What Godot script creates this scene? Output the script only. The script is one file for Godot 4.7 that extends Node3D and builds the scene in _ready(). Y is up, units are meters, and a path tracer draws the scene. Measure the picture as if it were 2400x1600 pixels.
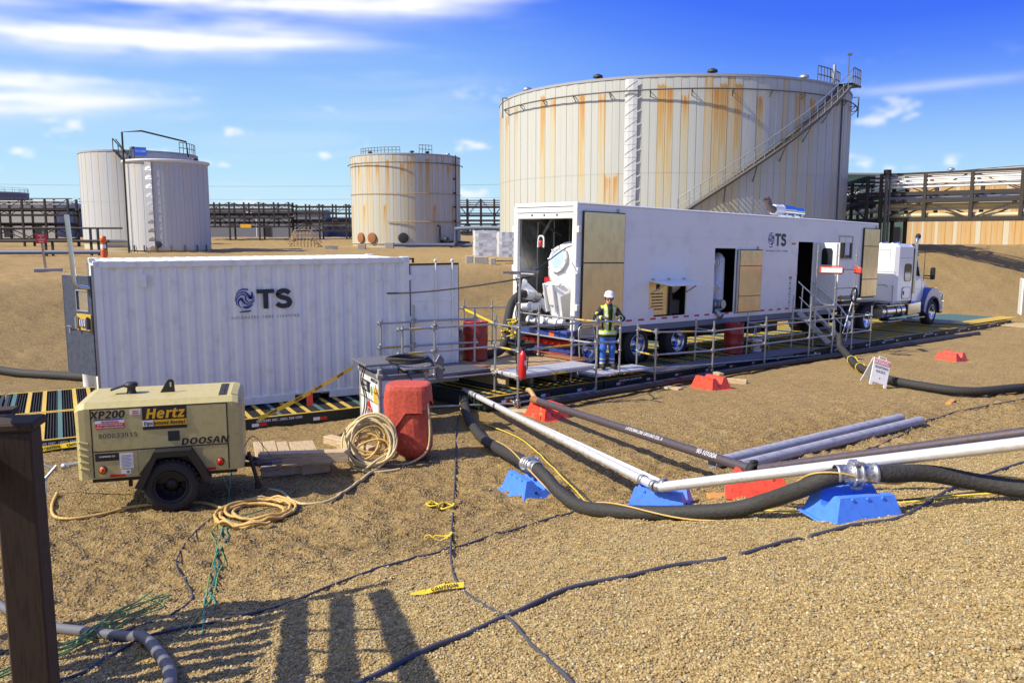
extends Node3D
# An oil storage yard on a sunny spring day: container, compressor, trailer with tractor, scaffolds, hoses and pipes on gravel, tanks behind.

const TYAW := 0.746
const TSLOPE := -0.0232
const TO := Vector3(1.542, 0.0, -20.08)
var TF := Transform3D()          # the trailer's row: x along the trailer from its tail, z towards the camera
var CF := Transform3D()          # the container's row
var M := {}
var rng := RandomNumberGenerator.new()
var nz := FastNoiseLite.new()

# ---------------------------------------------------------------- mesh building
class B:
	var v := PackedVector3Array()
	var n := PackedVector3Array()
	var t := PackedVector2Array()
	var c := PackedColorArray()
	var ix := PackedInt32Array()
	var tint := Color.WHITE
	var tinted := false
	func put(p: Vector3, nn: Vector3, uv := Vector2.ZERO) -> int:
		v.append(p); n.append(nn); t.append(uv); c.append(tint)
		return v.size() - 1
	func quad(a: Vector3, b: Vector3, d: Vector3, e: Vector3, ua := Vector2(0, 1), ub := Vector2(1, 1), ud := Vector2(1, 0), ue := Vector2(0, 0)) -> B:
		var nn := (b - a).cross(d - a)
		if nn.length_squared() < 1e-14:
			nn = (d - a).cross(e - a)
		nn = nn.normalized()
		var i := put(a, nn, ua)
		put(b, nn, ub); put(d, nn, ud); put(e, nn, ue)
		ix.append_array(PackedInt32Array([i, i + 2, i + 1, i, i + 3, i + 2]))
		return self
	func tri(a: Vector3, b: Vector3, d: Vector3) -> B:
		var nn := (b - a).cross(d - a).normalized()
		var i := put(a, nn)
		put(b, nn); put(d, nn)
		ix.append_array(PackedInt32Array([i, i + 2, i + 1]))
		return self
	func box(at: Vector3, s: Vector3, bs := Basis(), bev := 0.0) -> B:
		var h := s * 0.5
		bev = minf(bev, minf(h.x, minf(h.y, h.z)) * 0.9)
		var ax := [Vector3(1, 0, 0), Vector3(0, 1, 0), Vector3(0, 0, 1)]
		for k in 3:
			for sg in [-1.0, 1.0]:
				var w: Vector3 = ax[k] * sg
				var p: Vector3 = ax[(k + 1) % 3]
				var q: Vector3 = ax[(k + 2) % 3] * sg
				var hw := h[k]; var hp := h[(k + 1) % 3] - bev; var hq := h[(k + 2) % 3] - bev
				quad(at + bs * (w * hw - p * hp - q * hq), at + bs * (w * hw + p * hp - q * hq), at + bs * (w * hw + p * hp + q * hq), at + bs * (w * hw - p * hp + q * hq))
		if bev > 0.0:
			for k in 3:
				for s1 in [-1.0, 1.0]:
					for s2 in [-1.0, 1.0]:
						var w: Vector3 = ax[k]
						var p: Vector3 = ax[(k + 1) % 3] * s1
						var q: Vector3 = ax[(k + 2) % 3] * s2
						var hw := h[k] - bev; var hp := h[(k + 1) % 3]; var hq := h[(k + 2) % 3]
						var a1 := at + bs * (p * hp + q * (hq - bev) - w * hw)
						var a2 := at + bs * (p * (hp - bev) + q * hq - w * hw)
						var a3 := at + bs * (p * (hp - bev) + q * hq + w * hw)
						var a4 := at + bs * (p * hp + q * (hq - bev) + w * hw)
						if s1 * s2 > 0: quad(a1, a2, a3, a4)
						else: quad(a2, a1, a4, a3)
			for sx in [-1.0, 1.0]:
				for sy in [-1.0, 1.0]:
					for sz in [-1.0, 1.0]:
						var b1 := at + bs * Vector3(h.x * sx, (h.y - bev) * sy, (h.z - bev) * sz)
						var b2 := at + bs * Vector3((h.x - bev) * sx, h.y * sy, (h.z - bev) * sz)
						var b3 := at + bs * Vector3((h.x - bev) * sx, (h.y - bev) * sy, h.z * sz)
						if sx * sy * sz > 0: tri(b1, b2, b3)
						else: tri(b1, b3, b2)
		return self
	func span(a: Vector3, b: Vector3, w: float, hh: float, up := Vector3.UP, bev := 0.0) -> B:
		# a bar of rectangular section from a to b
		var x := (b - a).normalized()
		var z := x.cross(up)
		if z.length() < 0.01: z = x.cross(Vector3(0, 0, 1))
		z = z.normalized()
		return box((a + b) * 0.5, Vector3((b - a).length(), hh, w), Basis(x, z.cross(x).normalized(), z), bev)
	static func ring_axes(d: Vector3, ref := Vector3.ZERO) -> Array:
		var r := ref
		if r.length() < 0.01: r = Vector3.UP if absf(d.y) < 0.9 else Vector3(1, 0, 0)
		var x := (r - d * r.dot(d)).normalized()
		return [x, d.cross(x)]
	func tube(pts: Array, r, sides := 8, caps := true, flat_y := 1.0) -> B:
		var m := pts.size()
		var x := Vector3.ZERO
		var start := v.size()
		var run := 0.0
		for i in m:
			var p: Vector3 = pts[i]
			var d: Vector3 = ((pts[mini(i + 1, m - 1)] as Vector3) - (pts[maxi(i - 1, 0)] as Vector3)).normalized()
			var axs := ring_axes(d, x)
			x = axs[0]
			var rr: float = r[i] if r is Array else r
			if i > 0: run += p.distance_to(pts[i - 1])
			for k in sides + 1:
				var an := TAU * k / sides
				var o: Vector3 = axs[0] * cos(an) + (axs[1] as Vector3) * sin(an)
				var q := o * rr
				q.y *= flat_y
				put(p + q, o, Vector2(float(k) / sides, run))
		for i in m - 1:
			for k in sides:
				var a := start + i * (sides + 1) + k
				var b := a + sides + 1
				ix.append_array(PackedInt32Array([a, b, a + 1, b, b + 1, a + 1]))
		if caps:
			for e in 2:
				var i: int = 0 if e == 0 else m - 1
				var d: Vector3 = ((pts[1] as Vector3) - (pts[0] as Vector3)).normalized() * -1.0 if e == 0 else ((pts[m - 1] as Vector3) - (pts[m - 2] as Vector3)).normalized()
				var c0 := put(pts[i], d)
				var s0 := v.size()
				for k in sides + 1:
					put(v[start + i * (sides + 1) + k], d)
				for k in sides:
					if e == 0: ix.append_array(PackedInt32Array([c0, s0 + k, s0 + k + 1]))
					else: ix.append_array(PackedInt32Array([c0, s0 + k + 1, s0 + k]))
		return self
	func cyl(a: Vector3, b: Vector3, r1: float, r2 := -1.0, sides := 12, caps := true) -> B:
		return tube([a, b], [r1, r1 if r2 < 0 else r2], sides, caps)
	func lathe(o: Vector3, axis: Vector3, prof: Array, sides := 20, from := 0.0, to := TAU) -> B:
		# prof: Vector2(radius, along); a point repeated makes a sharp edge
		var axs := ring_axes(axis.normalized())
		var w := axis.normalized()
		for i in prof.size() - 1:
			var p: Vector2 = prof[i]
			var q: Vector2 = prof[i + 1]
			if p.distance_to(q) < 1e-6: continue
			var sl := Vector2(q.y - p.y, p.x - q.x).normalized()
			var n1 := sl; var n2 := sl
			if i > 0 and (prof[i - 1] as Vector2).distance_to(p) > 1e-6:
				n1 = (sl + Vector2(p.y - prof[i - 1].y, prof[i - 1].x - p.x).normalized()).normalized()
			if i < prof.size() - 2 and (prof[i + 2] as Vector2).distance_to(q) > 1e-6:
				n2 = (sl + Vector2(prof[i + 2].y - q.y, q.x - prof[i + 2].x).normalized()).normalized()
			var s0 := v.size()
			for k in sides + 1:
				var an := from + (to - from) * k / sides
				var d: Vector3 = (axs[0] as Vector3) * cos(an) + (axs[1] as Vector3) * sin(an)
				put(o + d * p.x + w * p.y, d * n1.x + w * n1.y, Vector2(float(k) / sides, p.y))
				put(o + d * q.x + w * q.y, d * n2.x + w * n2.y, Vector2(float(k) / sides, q.y))
			for k in sides:
				var a := s0 + k * 2
				ix.append_array(PackedInt32Array([a, a + 1, a + 2, a + 1, a + 3, a + 2]))
		return self
	func prism(poly: PackedVector2Array, z0: float, z1: float, xf := Transform3D()) -> B:
		# a polygon in x, y drawn out along z
		if Geometry2D.is_polygon_clockwise(poly):
			poly = poly.duplicate(); poly.reverse()
		# Geometry2D calls y-down clockwise; settle it by area
		var ar := 0.0
		for i in poly.size():
			ar += poly[i].cross(poly[(i + 1) % poly.size()])
		if ar < 0:
			poly = poly.duplicate(); poly.reverse()
		var tr := Geometry2D.triangulate_polygon(poly)
		for i in range(0, tr.size(), 3):
			var a := poly[tr[i]]; var b := poly[tr[i + 1]]; var d := poly[tr[i + 2]]
			if (b - a).cross(d - a) < 0:
				var k := b; b = d; d = k
			tri(xf * Vector3(a.x, a.y, z1), xf * Vector3(b.x, b.y, z1), xf * Vector3(d.x, d.y, z1))
			tri(xf * Vector3(a.x, a.y, z0), xf * Vector3(d.x, d.y, z0), xf * Vector3(b.x, b.y, z0))
		for i in poly.size():
			var a := poly[i]; var b := poly[(i + 1) % poly.size()]
			quad(xf * Vector3(a.x, a.y, z0), xf * Vector3(b.x, b.y, z0), xf * Vector3(b.x, b.y, z1), xf * Vector3(a.x, a.y, z1))
		return self
	func loft(rings: Array, closed_ends := true) -> B:
		# rings of equal length, each anticlockwise seen from the end the rings run towards
		var m: int = (rings[0] as Array).size()
		for i in rings.size() - 1:
			for k in m:
				var k2 := (k + 1) % m
				quad(rings[i][k], rings[i][k2], rings[i + 1][k2], rings[i + 1][k])
		if closed_ends:
			var a: Array = rings[0]
			var b: Array = rings[rings.size() - 1]
			for k in range(1, m - 1):
				tri(a[0], a[k + 1], a[k])
				tri(b[0], b[k], b[k + 1])
		return self
	func ball(at: Vector3, r: Vector3, seg := 12, rows := 8) -> B:
		var s0 := v.size()
		for j in rows + 1:
			var ph := PI * j / rows
			for i in seg + 1:
				var th := TAU * i / seg
				var d := Vector3(sin(ph) * cos(th), cos(ph), sin(ph) * sin(th))
				put(at + d * r, (d / r).normalized())
		for j in rows:
			for i in seg:
				var a := s0 + j * (seg + 1) + i
				var b := a + seg + 1
				ix.append_array(PackedInt32Array([a, b, a + 1, a + 1, b, b + 1]))
		return self
	func strip(pts: Array, wid: Array, z: float) -> B:
		# a flat ribbon in x, y facing +z: middle line and half widths
		for i in pts.size() - 1:
			var p: Vector2 = pts[i]; var q: Vector2 = pts[i + 1]
			var d0: Vector2 = (q - (pts[maxi(i - 1, 0)] as Vector2)).normalized().orthogonal()
			var d1: Vector2 = ((pts[mini(i + 2, pts.size() - 1)] as Vector2) - p).normalized().orthogonal()
			var a: Vector2 = p + d0 * wid[i]; var b: Vector2 = p - d0 * wid[i]
			var e: Vector2 = q + d1 * wid[i + 1]; var f: Vector2 = q - d1 * wid[i + 1]
			quad(Vector3(b.x, b.y, z), Vector3(f.x, f.y, z), Vector3(e.x, e.y, z), Vector3(a.x, a.y, z))
			if n[n.size() - 1].z < 0:
				var i0 := v.size() - 4
				for k in 4: n[i0 + k] = Vector3(0, 0, 1)
				ix.resize(ix.size() - 6)
				ix.append_array(PackedInt32Array([i0, i0 + 1, i0 + 2, i0, i0 + 2, i0 + 3]))
		return self
	func mesh() -> ArrayMesh:
		var a := []
		a.resize(Mesh.ARRAY_MAX)
		a[Mesh.ARRAY_VERTEX] = v
		a[Mesh.ARRAY_NORMAL] = n
		a[Mesh.ARRAY_TEX_UV] = t
		if tinted: a[Mesh.ARRAY_COLOR] = c
		a[Mesh.ARRAY_INDEX] = ix
		var m := ArrayMesh.new()
		m.add_surface_from_arrays(Mesh.PRIMITIVE_TRIANGLES, a)
		return m

# ---------------------------------------------------------------- scene tree
var taken := {}
func numbered(called: String) -> String:
	var k: int = taken.get(called, 0)
	taken[called] = k + 1
	return called if k == 0 else "%s_%03d" % [called, k]

func tag(o: Node3D, label: String, category: String, group := "") -> Node3D:
	o.set_meta("label", label)
	o.set_meta("category", category)
	if group != "": o.set_meta("group", group)
	return o

func thing(called: String, label: String, category: String, xf := Transform3D(), group := "") -> Node3D:
	var o := Node3D.new()
	o.name = numbered(called)
	add_child(o)
	o.transform = xf
	tag(o, label, category, group)
	return o

func obj(called: String, b, material: Material, parent: Node = null, xf := Transform3D()) -> MeshInstance3D:
	var o := MeshInstance3D.new()
	o.mesh = b.mesh() if b is B else b
	o.material_override = material
	if parent == null:
		o.name = numbered(called)
		add_child(o)
	else:
		var kids := 0
		for ch in parent.get_children():
			if String(ch.name).begins_with(called): kids += 1
		o.name = called if kids == 0 else "%s_%03d" % [called, kids]
		parent.add_child(o, true)
	o.transform = xf
	return o

func struct(called: String, b, material: Material) -> MeshInstance3D:
	var o := obj(called, b, material)
	o.set_meta("kind", "structure")
	return o

func stuff(o: Node) -> Node:
	o.set_meta("kind", "stuff")
	return o

func dup(root: Node3D, called: String, xf: Transform3D, label: String, group := "") -> Node3D:
	var r: Node3D = root.duplicate()
	r.name = numbered(called)
	add_child(r)
	r.transform = xf
	r.set_meta("label", label)
	if group != "": r.set_meta("group", group)
	return r

func words(parent: Node, text: String, height: float, material: Material, xf: Transform3D, bold := true, squeeze := 1.0, slant := 0.0, called := "lettering", depth := 0.004, font_name := "Droid Sans") -> MeshInstance3D:
	# xf: place and turn of the middle of the line, facing its z; height is that of a capital letter
	var f := SystemFont.new()
	f.font_names = PackedStringArray([font_name])
	f.font_weight = 700 if bold else 400
	var m := TextMesh.new()
	var fat := FontVariation.new()
	fat.base_font = f
	fat.variation_embolden = (.4 if height > .08 else .0) if bold else .0
	m.font = fat
	m.text = text
	m.font_size = 32
	m.pixel_size = height / 32.0 * 1.4
	m.depth = depth
	m.curve_step = 3.0
	var bs := Basis(Vector3(squeeze, 0, 0), Vector3(slant, 1, 0), Vector3(0, 0, 1))
	return obj(called, m, material, parent, xf * Transform3D(bs, Vector3.ZERO))

func at(x: float, y: float, z: float, yaw := 0.0) -> Transform3D:
	return Transform3D(Basis(Vector3.UP, yaw), Vector3(x, y, z))

func curve(pts: Array, step := 6) -> Array:
	# Catmull-Rom through the points
	var out := []
	for i in pts.size() - 1:
		var p0 = pts[maxi(i - 1, 0)]; var p1 = pts[i]; var p2 = pts[i + 1]; var p3 = pts[mini(i + 2, pts.size() - 1)]
		for k in step:
			out.append(p1.cubic_interpolate(p2, p0, p3, float(k) / step))
	out.append(pts[pts.size() - 1])
	return out

# ---------------------------------------------------------------- materials
func lin(r: float, g: float, b: float, a := 1.0) -> Color:
	var c := Color(r, g, b).linear_to_srgb()
	c.a = a
	return c

func mat(called: String, col: Color, rough := 0.6, metal := 0.0) -> StandardMaterial3D:
	var m := StandardMaterial3D.new()
	m.resource_name = called
	m.albedo_color = col
	m.roughness = rough
	m.metallic = metal
	M[called] = m
	return m

func noise(kind: int, freq: float, seed_: int, oct := 4) -> FastNoiseLite:
	var f := FastNoiseLite.new()
	f.noise_type = kind
	f.frequency = freq
	f.seed = seed_
	f.fractal_octaves = oct
	return f

func grain(f: FastNoiseLite, stops: Array, size := 512) -> ImageTexture:
	# a seamless noise picture through a row of colours: [offset, colour, ...]
	var im := f.get_seamless_image(size, size)
	im.convert(Image.FORMAT_L8)
	var src := im.get_data()
	var g := Gradient.new()
	var offs := PackedFloat32Array(); var cols := PackedColorArray()
	for i in range(0, stops.size(), 2):
		offs.append(stops[i]); cols.append(stops[i + 1])
	g.offsets = offs; g.colors = cols
	var lut := PackedByteArray()
	for i in 256:
		var c := g.sample(i / 255.0)
		lut.append_array(PackedByteArray([int(c.r * 255), int(c.g * 255), int(c.b * 255)]))
	var out := PackedByteArray()
	out.resize(size * size * 3)
	for i in size * size:
		var k: int = src[i] * 3
		out[i * 3] = lut[k]; out[i * 3 + 1] = lut[k + 1]; out[i * 3 + 2] = lut[k + 2]
	return ImageTexture.create_from_image(Image.create_from_data(size, size, false, Image.FORMAT_RGB8, out))

func relief(f: FastNoiseLite, size := 512) -> ImageTexture:
	var im := f.get_seamless_image(size, size)
	im.convert(Image.FORMAT_L8)
	return ImageTexture.create_from_image(im)

func tri(m: StandardMaterial3D, tex: Texture2D, metres: Vector3, bump: Texture2D = null, cm := 0.0, in_world := false) -> StandardMaterial3D:
	m.albedo_texture = tex
	m.uv1_triplanar = true
	m.uv1_world_triplanar = in_world
	m.uv1_triplanar_sharpness = 6.0
	m.uv1_scale = Vector3(1.0 / metres.x, 1.0 / metres.y, 1.0 / metres.z)
	if bump:
		m.heightmap_enabled = true
		m.heightmap_texture = bump
		m.heightmap_scale = cm
	return m

func make_materials() -> void:
	var simplex := FastNoiseLite.TYPE_SIMPLEX_SMOOTH
	var cell := FastNoiseLite.TYPE_CELLULAR
	# gravel and sand
	var gr := noise(cell, 0.055, 5, 1)
	gr.cellular_return_type = FastNoiseLite.RETURN_CELL_VALUE
	gr.fractal_type = FastNoiseLite.FRACTAL_NONE
	var gb := noise(cell, 0.055, 5, 1)
	gb.cellular_return_type = FastNoiseLite.RETURN_DISTANCE
	gb.fractal_type = FastNoiseLite.FRACTAL_NONE
	var gtex := grain(gr, [0.0, lin(0.186, 0.130, 0.052), 0.25, lin(0.284, 0.204, 0.086), 0.5, lin(0.344, 0.252, 0.108), 0.75, lin(0.388, 0.290, 0.130), 0.93, lin(0.425, 0.348, 0.193), 1.0, lin(0.246, 0.207, 0.133)], 1024)
	var m := mat("gravel", Color.WHITE, 0.92)
	m.vertex_color_use_as_albedo = true
	tri(m, gtex, Vector3(1.6, 1.6, 1.6), relief(gb, 1024), 1.6, true)
	m.metallic_specular = 0.3
	m = mat("pebble", Color.WHITE, 0.8)
	m.vertex_color_use_as_albedo = true
	m.metallic_specular = 0.35
	# paints
	var dust := noise(simplex, 0.012, 9, 5)
	var white_tex := grain(dust, [0.0, lin(.70, .695, .67), 0.35, lin(.81, .81, .80), 0.6, lin(.83, .83, .83), 1.0, lin(.85, .85, .85)])
	tri(mat("white_paint", lin(1, .995, .90), 0.42), white_tex, Vector3(1.7, 2.6, 1.7))
	tri(mat("white_trailer", lin(.98, .98, .92), 0.3), grain(dust, [0.0, lin(.74, .74, .74), 0.4, lin(.83, .83, .83), 1.0, lin(.85, .85, .85)]), Vector3(5.7, 4.9, 5.7))
	mat("white_gloss", lin(.78, .79, .80), 0.22).clearcoat_enabled = true
	tri(mat("white_plastic", lin(.95, .95, .95), 0.5), white_tex, Vector3(.9, .9, .9))
	tri(mat("dirty_white", lin(.80, .82, .84), 0.6), white_tex, Vector3(.8, 1.4, .8))
	var wear := noise(simplex, 0.02, 31, 5)
	var grey_tex := grain(wear, [0.0, lin(.5, .5, .5), 0.4, lin(.8, .8, .8), 1.0, lin(1, 1, 1)])
	tri(mat("khaki", lin(.50, .43, .185), 0.45), grain(dust, [0.0, lin(.78, .76, .72), 0.4, lin(.95, .95, .94), 1.0, Color.WHITE]), Vector3(.9, .9, .9))
	tri(mat("red_tarp", lin(.60, .092, .05), 0.6), grey_tex, Vector3(.7, .7, .7), relief(noise(simplex, .008, 4, 2)), .25)
	tri(mat("red_plastic", lin(.86, .085, .045), 0.42), grey_tex, Vector3(1.1, 1.1, 1.1))
	tri(mat("blue_plastic", lin(.075, .24, .90), 0.4), grain(wear, [0.0, lin(.75, .78, .8), 0.4, lin(.95, .95, .95), 1.0, Color.WHITE]), Vector3(1.1, 1.1, 1.1))
	M.blue_plastic.subsurf_scatter_enabled = true
	M.blue_plastic.subsurf_scatter_strength = .15
	tri(mat("red_drum", lin(.36, .03, .025), 0.4), grey_tex, Vector3(.6, .8, .6))
	mat("red_gloss", lin(.60, .02, .02), 0.3)
	mat("red_mark", lin(.55, .02, .02), 0.4)
	mat("white_mark", lin(.75, .75, .74), 0.4)
	mat("orange_gloss", lin(.70, .13, .02), 0.35)
	mat("yellow_paint", lin(.72, .43, .03), 0.5)
	tri(mat("tread_yellow", lin(.62, .42, .06), 0.6), grey_tex, Vector3(.5, .5, .5))
	mat("hertz_yellow", lin(.78, .42, .02), 0.4)
	mat("sign_black", lin(.02, .02, .022), 0.4)
	mat("tape_yellow", lin(.78, .60, .03), 0.4).backlight_enabled = true
	M.tape_yellow.backlight = lin(.3, .22, .01)
	mat("logo_blue", lin(.012, .035, .27), 0.4)
	mat("logo_dark", lin(.018, .02, .032), 0.4)
	mat("faint_grey", lin(.16, .17, .2), 0.5)
	mat("navy", lin(.016, .05, .26), 0.3).clearcoat_enabled = true
	tri(mat("door_grey", lin(.062, .075, .12), 0.4), grey_tex, Vector3(1.5, 1.5, 1.5))
	mat("black_paint", lin(.016, .016, .017), 0.45)
	mat("soft_black", lin(.02, .02, .02), 0.8)
	tri(mat("rubber", lin(.036, .035, .033), 0.75), grey_tex, Vector3(.6, .6, .6), relief(noise(simplex, .05, 8, 3), 256), 0.5)
	tri(mat("tyre", lin(.03, .029, .028), 0.82), grey_tex, Vector3(.5, .5, .5))
	tri(mat("steel_dark", lin(.045, .043, .045), 0.55, 0.3), grey_tex, Vector3(.8, .8, .8))
	mat("rack_steel", lin(.030, .024, .022), 0.7)
	tri(mat("mill_pipe", lin(.105, .088, .098), 0.5, 0.35), grain(noise(simplex, .018, 77, 4), [0.0, lin(.75, .5, .4), 0.45, lin(1, 1, 1), 1.0, lin(.85, .85, .95)]), Vector3(.9, .9, .9))
	tri(mat("galvanised", lin(.50, .51, .50), 0.42, 0.75), grey_tex, Vector3(.25, .25, .25))
	tri(mat("aluminium", lin(.74, .74, .73), 0.5, 0.45), grain(wear, [0.0, lin(.55, .55, .55), 0.3, lin(.88, .88, .88), 1.0, Color.WHITE]), Vector3(1.2, 1.2, 1.2))
	tri(mat("grey_pvc", lin(.40, .41, .46), 0.5), grey_tex, Vector3(2.2, 1.2, 1.2))
	mat("chrome", lin(.72, .72, .74), 0.08, 1.0)
	mat("polished", lin(.62, .62, .62), 0.22, 1.0)
	tri(mat("stainless", lin(.50, .51, .53), 0.34, 0.95), grey_tex, Vector3(1.5, 3, 1.5))
	tri(mat("deck_steel", lin(.20, .20, .22), 0.55, 0.3), grey_tex, Vector3(.8, .8, .8))
	tri(mat("mat_green", lin(.012, .022, .022), 0.55), grey_tex, Vector3(.7, .7, .7))
	mat("mat_ribs", lin(.008, .008, .009), 0.8)
	tri(mat("mat_teal", lin(.07, .16, .15), 0.55), grey_tex, Vector3(.8, .8, .8))
	tri(mat("bronze_sheet", lin(.78, .61, .36), 0.27, 0.8), grain(noise(simplex, .006, 55, 4), [0.0, lin(.80, .79, .78), 0.4, lin(.92, .92, .92), 0.7, Color.WHITE, 1.0, lin(.8, .82, .88)]), Vector3(1.6, 2.2, 1.6))
	# wood
	var wg := noise(simplex, 0.011, 21, 4)
	wg.domain_warp_enabled = true
	wg.domain_warp_amplitude = 18.0
	var wtex := grain(wg, [0.0, lin(.26, .19, .11), 0.35, lin(.44, .34, .21), 0.55, lin(.56, .45, .30), 0.8, lin(.50, .40, .26), 1.0, lin(.66, .55, .38)])
	tri(mat("timber", lin(1, .96, .88), 0.75), wtex, Vector3(1.6, .12, .12))
	tri(mat("timber_along", lin(.9, .86, .76), 0.8), wtex, Vector3(.14, .14, 1.6))
	tri(mat("plywood", lin(.86, .80, .66), 0.8), wtex, Vector3(2.2, 1, .5))
	mat("orange_wood", lin(.52, .25, .07), 0.8)
	tri(mat("post_wood", lin(.075, .055, .042), 0.85), wtex, Vector3(.12, 1.2, .12))
	tri(mat("rusty_mat", lin(.36, .15, .06), 0.9), grain(noise(cell, .04, 3, 2), [0.0, lin(.5, .45, .4), 0.5, lin(.8, .8, .8), 1.0, Color.WHITE]), Vector3(.4, .4, .4))
	tri(mat("concrete", lin(.42, .40, .35), 0.9), grey_tex, Vector3(.8, .8, .8))
	# hoses and wires
	tri(mat("yellow_hose", lin(.66, .43, .13), 0.55), grey_tex, Vector3(.4, .4, .4))
	tri(mat("pale_hose", lin(.70, .56, .28), 0.55), grey_tex, Vector3(.4, .4, .4))
	mat("cable_grey", lin(.062, .062, .076), 0.6)
	mat("hose_grey", lin(.12, .125, .15), 0.55)
	mat("green_wire", lin(.14, .30, .10), 0.5)
	mat("teal_wire", lin(.03, .22, .20), 0.5)
	mat("ground_wire", lin(.62, .50, .06), 0.5)
	# glass and lamps
	var g := mat("dark_glass", lin(.02, .022, .025), 0.06)
	g.metallic_specular = 0.7
	mat("amber", lin(.75, .28, .01), 0.25)
	mat("red_lens", lin(.62, .03, .01), 0.22)
	mat("glass_pale", lin(.36, .47, .64), 0.12)
	mat("lamp_face", lin(.86, .86, .82), 0.25)
	mat("wrap", lin(.72, .74, .76), 0.28).clearcoat_enabled = true
	M.wrap.heightmap_enabled = true
	tri(M.wrap, white_tex, Vector3(.9, .9, .9), relief(noise(simplex, .02, 14, 2), 256), .5)
	mat("skin", lin(.52, .27, .19), 0.55)
	tri(mat("overall_blue", lin(.03, .13, .50), 0.85), grey_tex, Vector3(.3, .3, .3))
	tri(mat("jacket", lin(.016, .017, .019), 0.8), grey_tex, Vector3(.3, .3, .3))
	mat("lime", lin(.55, .72, .03), 0.6)
	mat("silver_tape", lin(.62, .63, .62), 0.35)
	mat("glove", lin(.11, .10, .09), 0.8)
	mat("pipe_cream", lin(.50, .42, .24), 0.5)
	mat("pipe_white", lin(.70, .69, .66), 0.4)
	mat("pipe_blue", lin(.08, .11, .19), 0.5)
	mat("building_grey", lin(.20, .21, .22), 0.8)
	mat("building_blue", lin(.13, .15, .20), 0.7)
	mat("building_cream", lin(.45, .44, .38), 0.8)
	mat("tree_far", lin(.055, .058, .045), 0.95)
	mat("tank_dark", lin(.11, .13, .16), 0.7)
	mat("green_far", lin(.14, .24, .17), 0.8)
	mat("seam", lin(.22, .22, .22), 0.6)
	mat("roof_grey", lin(.32, .33, .35), 0.7)
	mat("stair_steel", lin(.12, .115, .11), 0.6, 0.3)
	# tank cladding: rust on pale sheet, drawn by streak_tex
	for i in 3: clad("clad_clean_%d" % i, i, 0.0, 0.0, .0)
	for i in 3: clad("clad_streak_%d" % i, 10 + i, 1.5, 0.20 + .13 * i, .06)
	for i in 2: clad("clad_heavy_%d" % i, 20 + i, 2.3, 0.42, .05)
	for i in 2: clad("clad_patch_%d" % i, 30 + i, 2.2, 0.16, .10)
	for i in 2: clad("clad_low_%d" % i, 50 + i, 1.5, .4, .55)
	for i in 3: clad("clad_drip_%d" % i, 40 + i, 1.1, .9, -0.15)
	for i in 3: clad("clad_cool_%d" % i, 80 + i, 0.18 * i, .3, .02, false, true)
	for i in 3: clad("rust_%d" % i, 60 + i, 1.9, 2.5, -.4, true)

func clad(called: String, sd: int, amount: float, reach: float, start: float, rusty := false, cool := false) -> void:
	var w := 40; var h := 320
	var im := Image.create(w, h, false, Image.FORMAT_RGB8)
	var f := noise(FastNoiseLite.TYPE_SIMPLEX_SMOOTH, .09, sd, 3)
	var f2 := noise(FastNoiseLite.TYPE_SIMPLEX_SMOOTH, .02, sd + 100, 4)
	var base := Color(.46, .48, .455) if not cool else Color(.45, .47, .49)
	for x in w:
		var col := f.get_noise_2d(x * 1.5, sd * 7.0) * .5 + .5
		var strand: float = clampf((col - .18) * 2.3, 0, 1)
		var len_ := reach * (.45 + 1.1 * (f.get_noise_2d(x * 2.2, 300.0 + sd) * .5 + .5))
		for y in h:
			var t := float(y) / h
			var mott := f2.get_noise_2d(x * 2.0, y * .35)
			var c := base * (1.0 + .07 * mott)
			var edge: float = smoothstep(.05, .0, minf(float(x) / w, 1.0 - float(x) / w))
			c = c.lerp(Color(.44, .38, .20), edge * (.38 + .3 * mott))
			if amount > 0.0:
				var on: float = smoothstep(start, start + .05, t + .03 * mott)
				var s := amount * strand * on * (exp(-maxf(0.0, t - start) / maxf(len_, .01)) + .9 * exp(-maxf(0.0, t - start) / .07)) * (.72 + .6 * mott) * (.6 + .4 * f.get_noise_2d(x * 5.0, y * .15) + .3)
				c = c.lerp(Color(.60, .37, .06), clampf(s * 1.0, 0, .84))
				c = c.lerp(Color(.42, .13, .022), clampf((s - .40) * 1.3, 0, .88))
				c = c.lerp(Color(.50, .44, .19), clampf(amount * on * .13 * (1.0 + 2.0 * mott), 0, .5))
			if rusty:
				c = c.lerp(Color(.42, .24, .08), .45)
			im.set_pixel(x, y, Color(c.r, c.g, c.b).linear_to_srgb())
	var m := mat(called, Color.WHITE, .55, .08)
	m.albedo_texture = ImageTexture.create_from_image(im)
	m.texture_repeat = false

# ---------------------------------------------------------------- land
func ss(a: float, b: float, x: float) -> float:
	return smoothstep(a, b, x)

func land_base(x: float, z: float) -> float:
	var u := (x - TO.x) * cos(TYAW) - (z - TO.z) * sin(TYAW)
	return -.2 - .0232 * clampf(u, 0, 30)

func land(x: float, z: float) -> float:
	var b := land_base(x, z)
	var s := (x + 2.7) * .473 + (z + 8.28) * .881
	var berm: float = minf(.26 * log(1.0 + exp(clampf(s / .6, -40, 30))) * .6, 2.6)
	var s2 := (x + 12.9) * -.487 + (z + 20.7) * -.873
	var top := 1.7 + .8 * ss(12, 32, x) * (1.0 - ss(60, 110, -z))
	top += .9 * ss(112, 132, -z) * (1.0 - ss(150, 190, -z))
	var t := clampf((s2 + .5) / 13.5, 0, 1)
	t = t * t * (3.0 - 2.0 * t) * .5 + t * .5
	return lerpf(b, top, t) + berm

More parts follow.
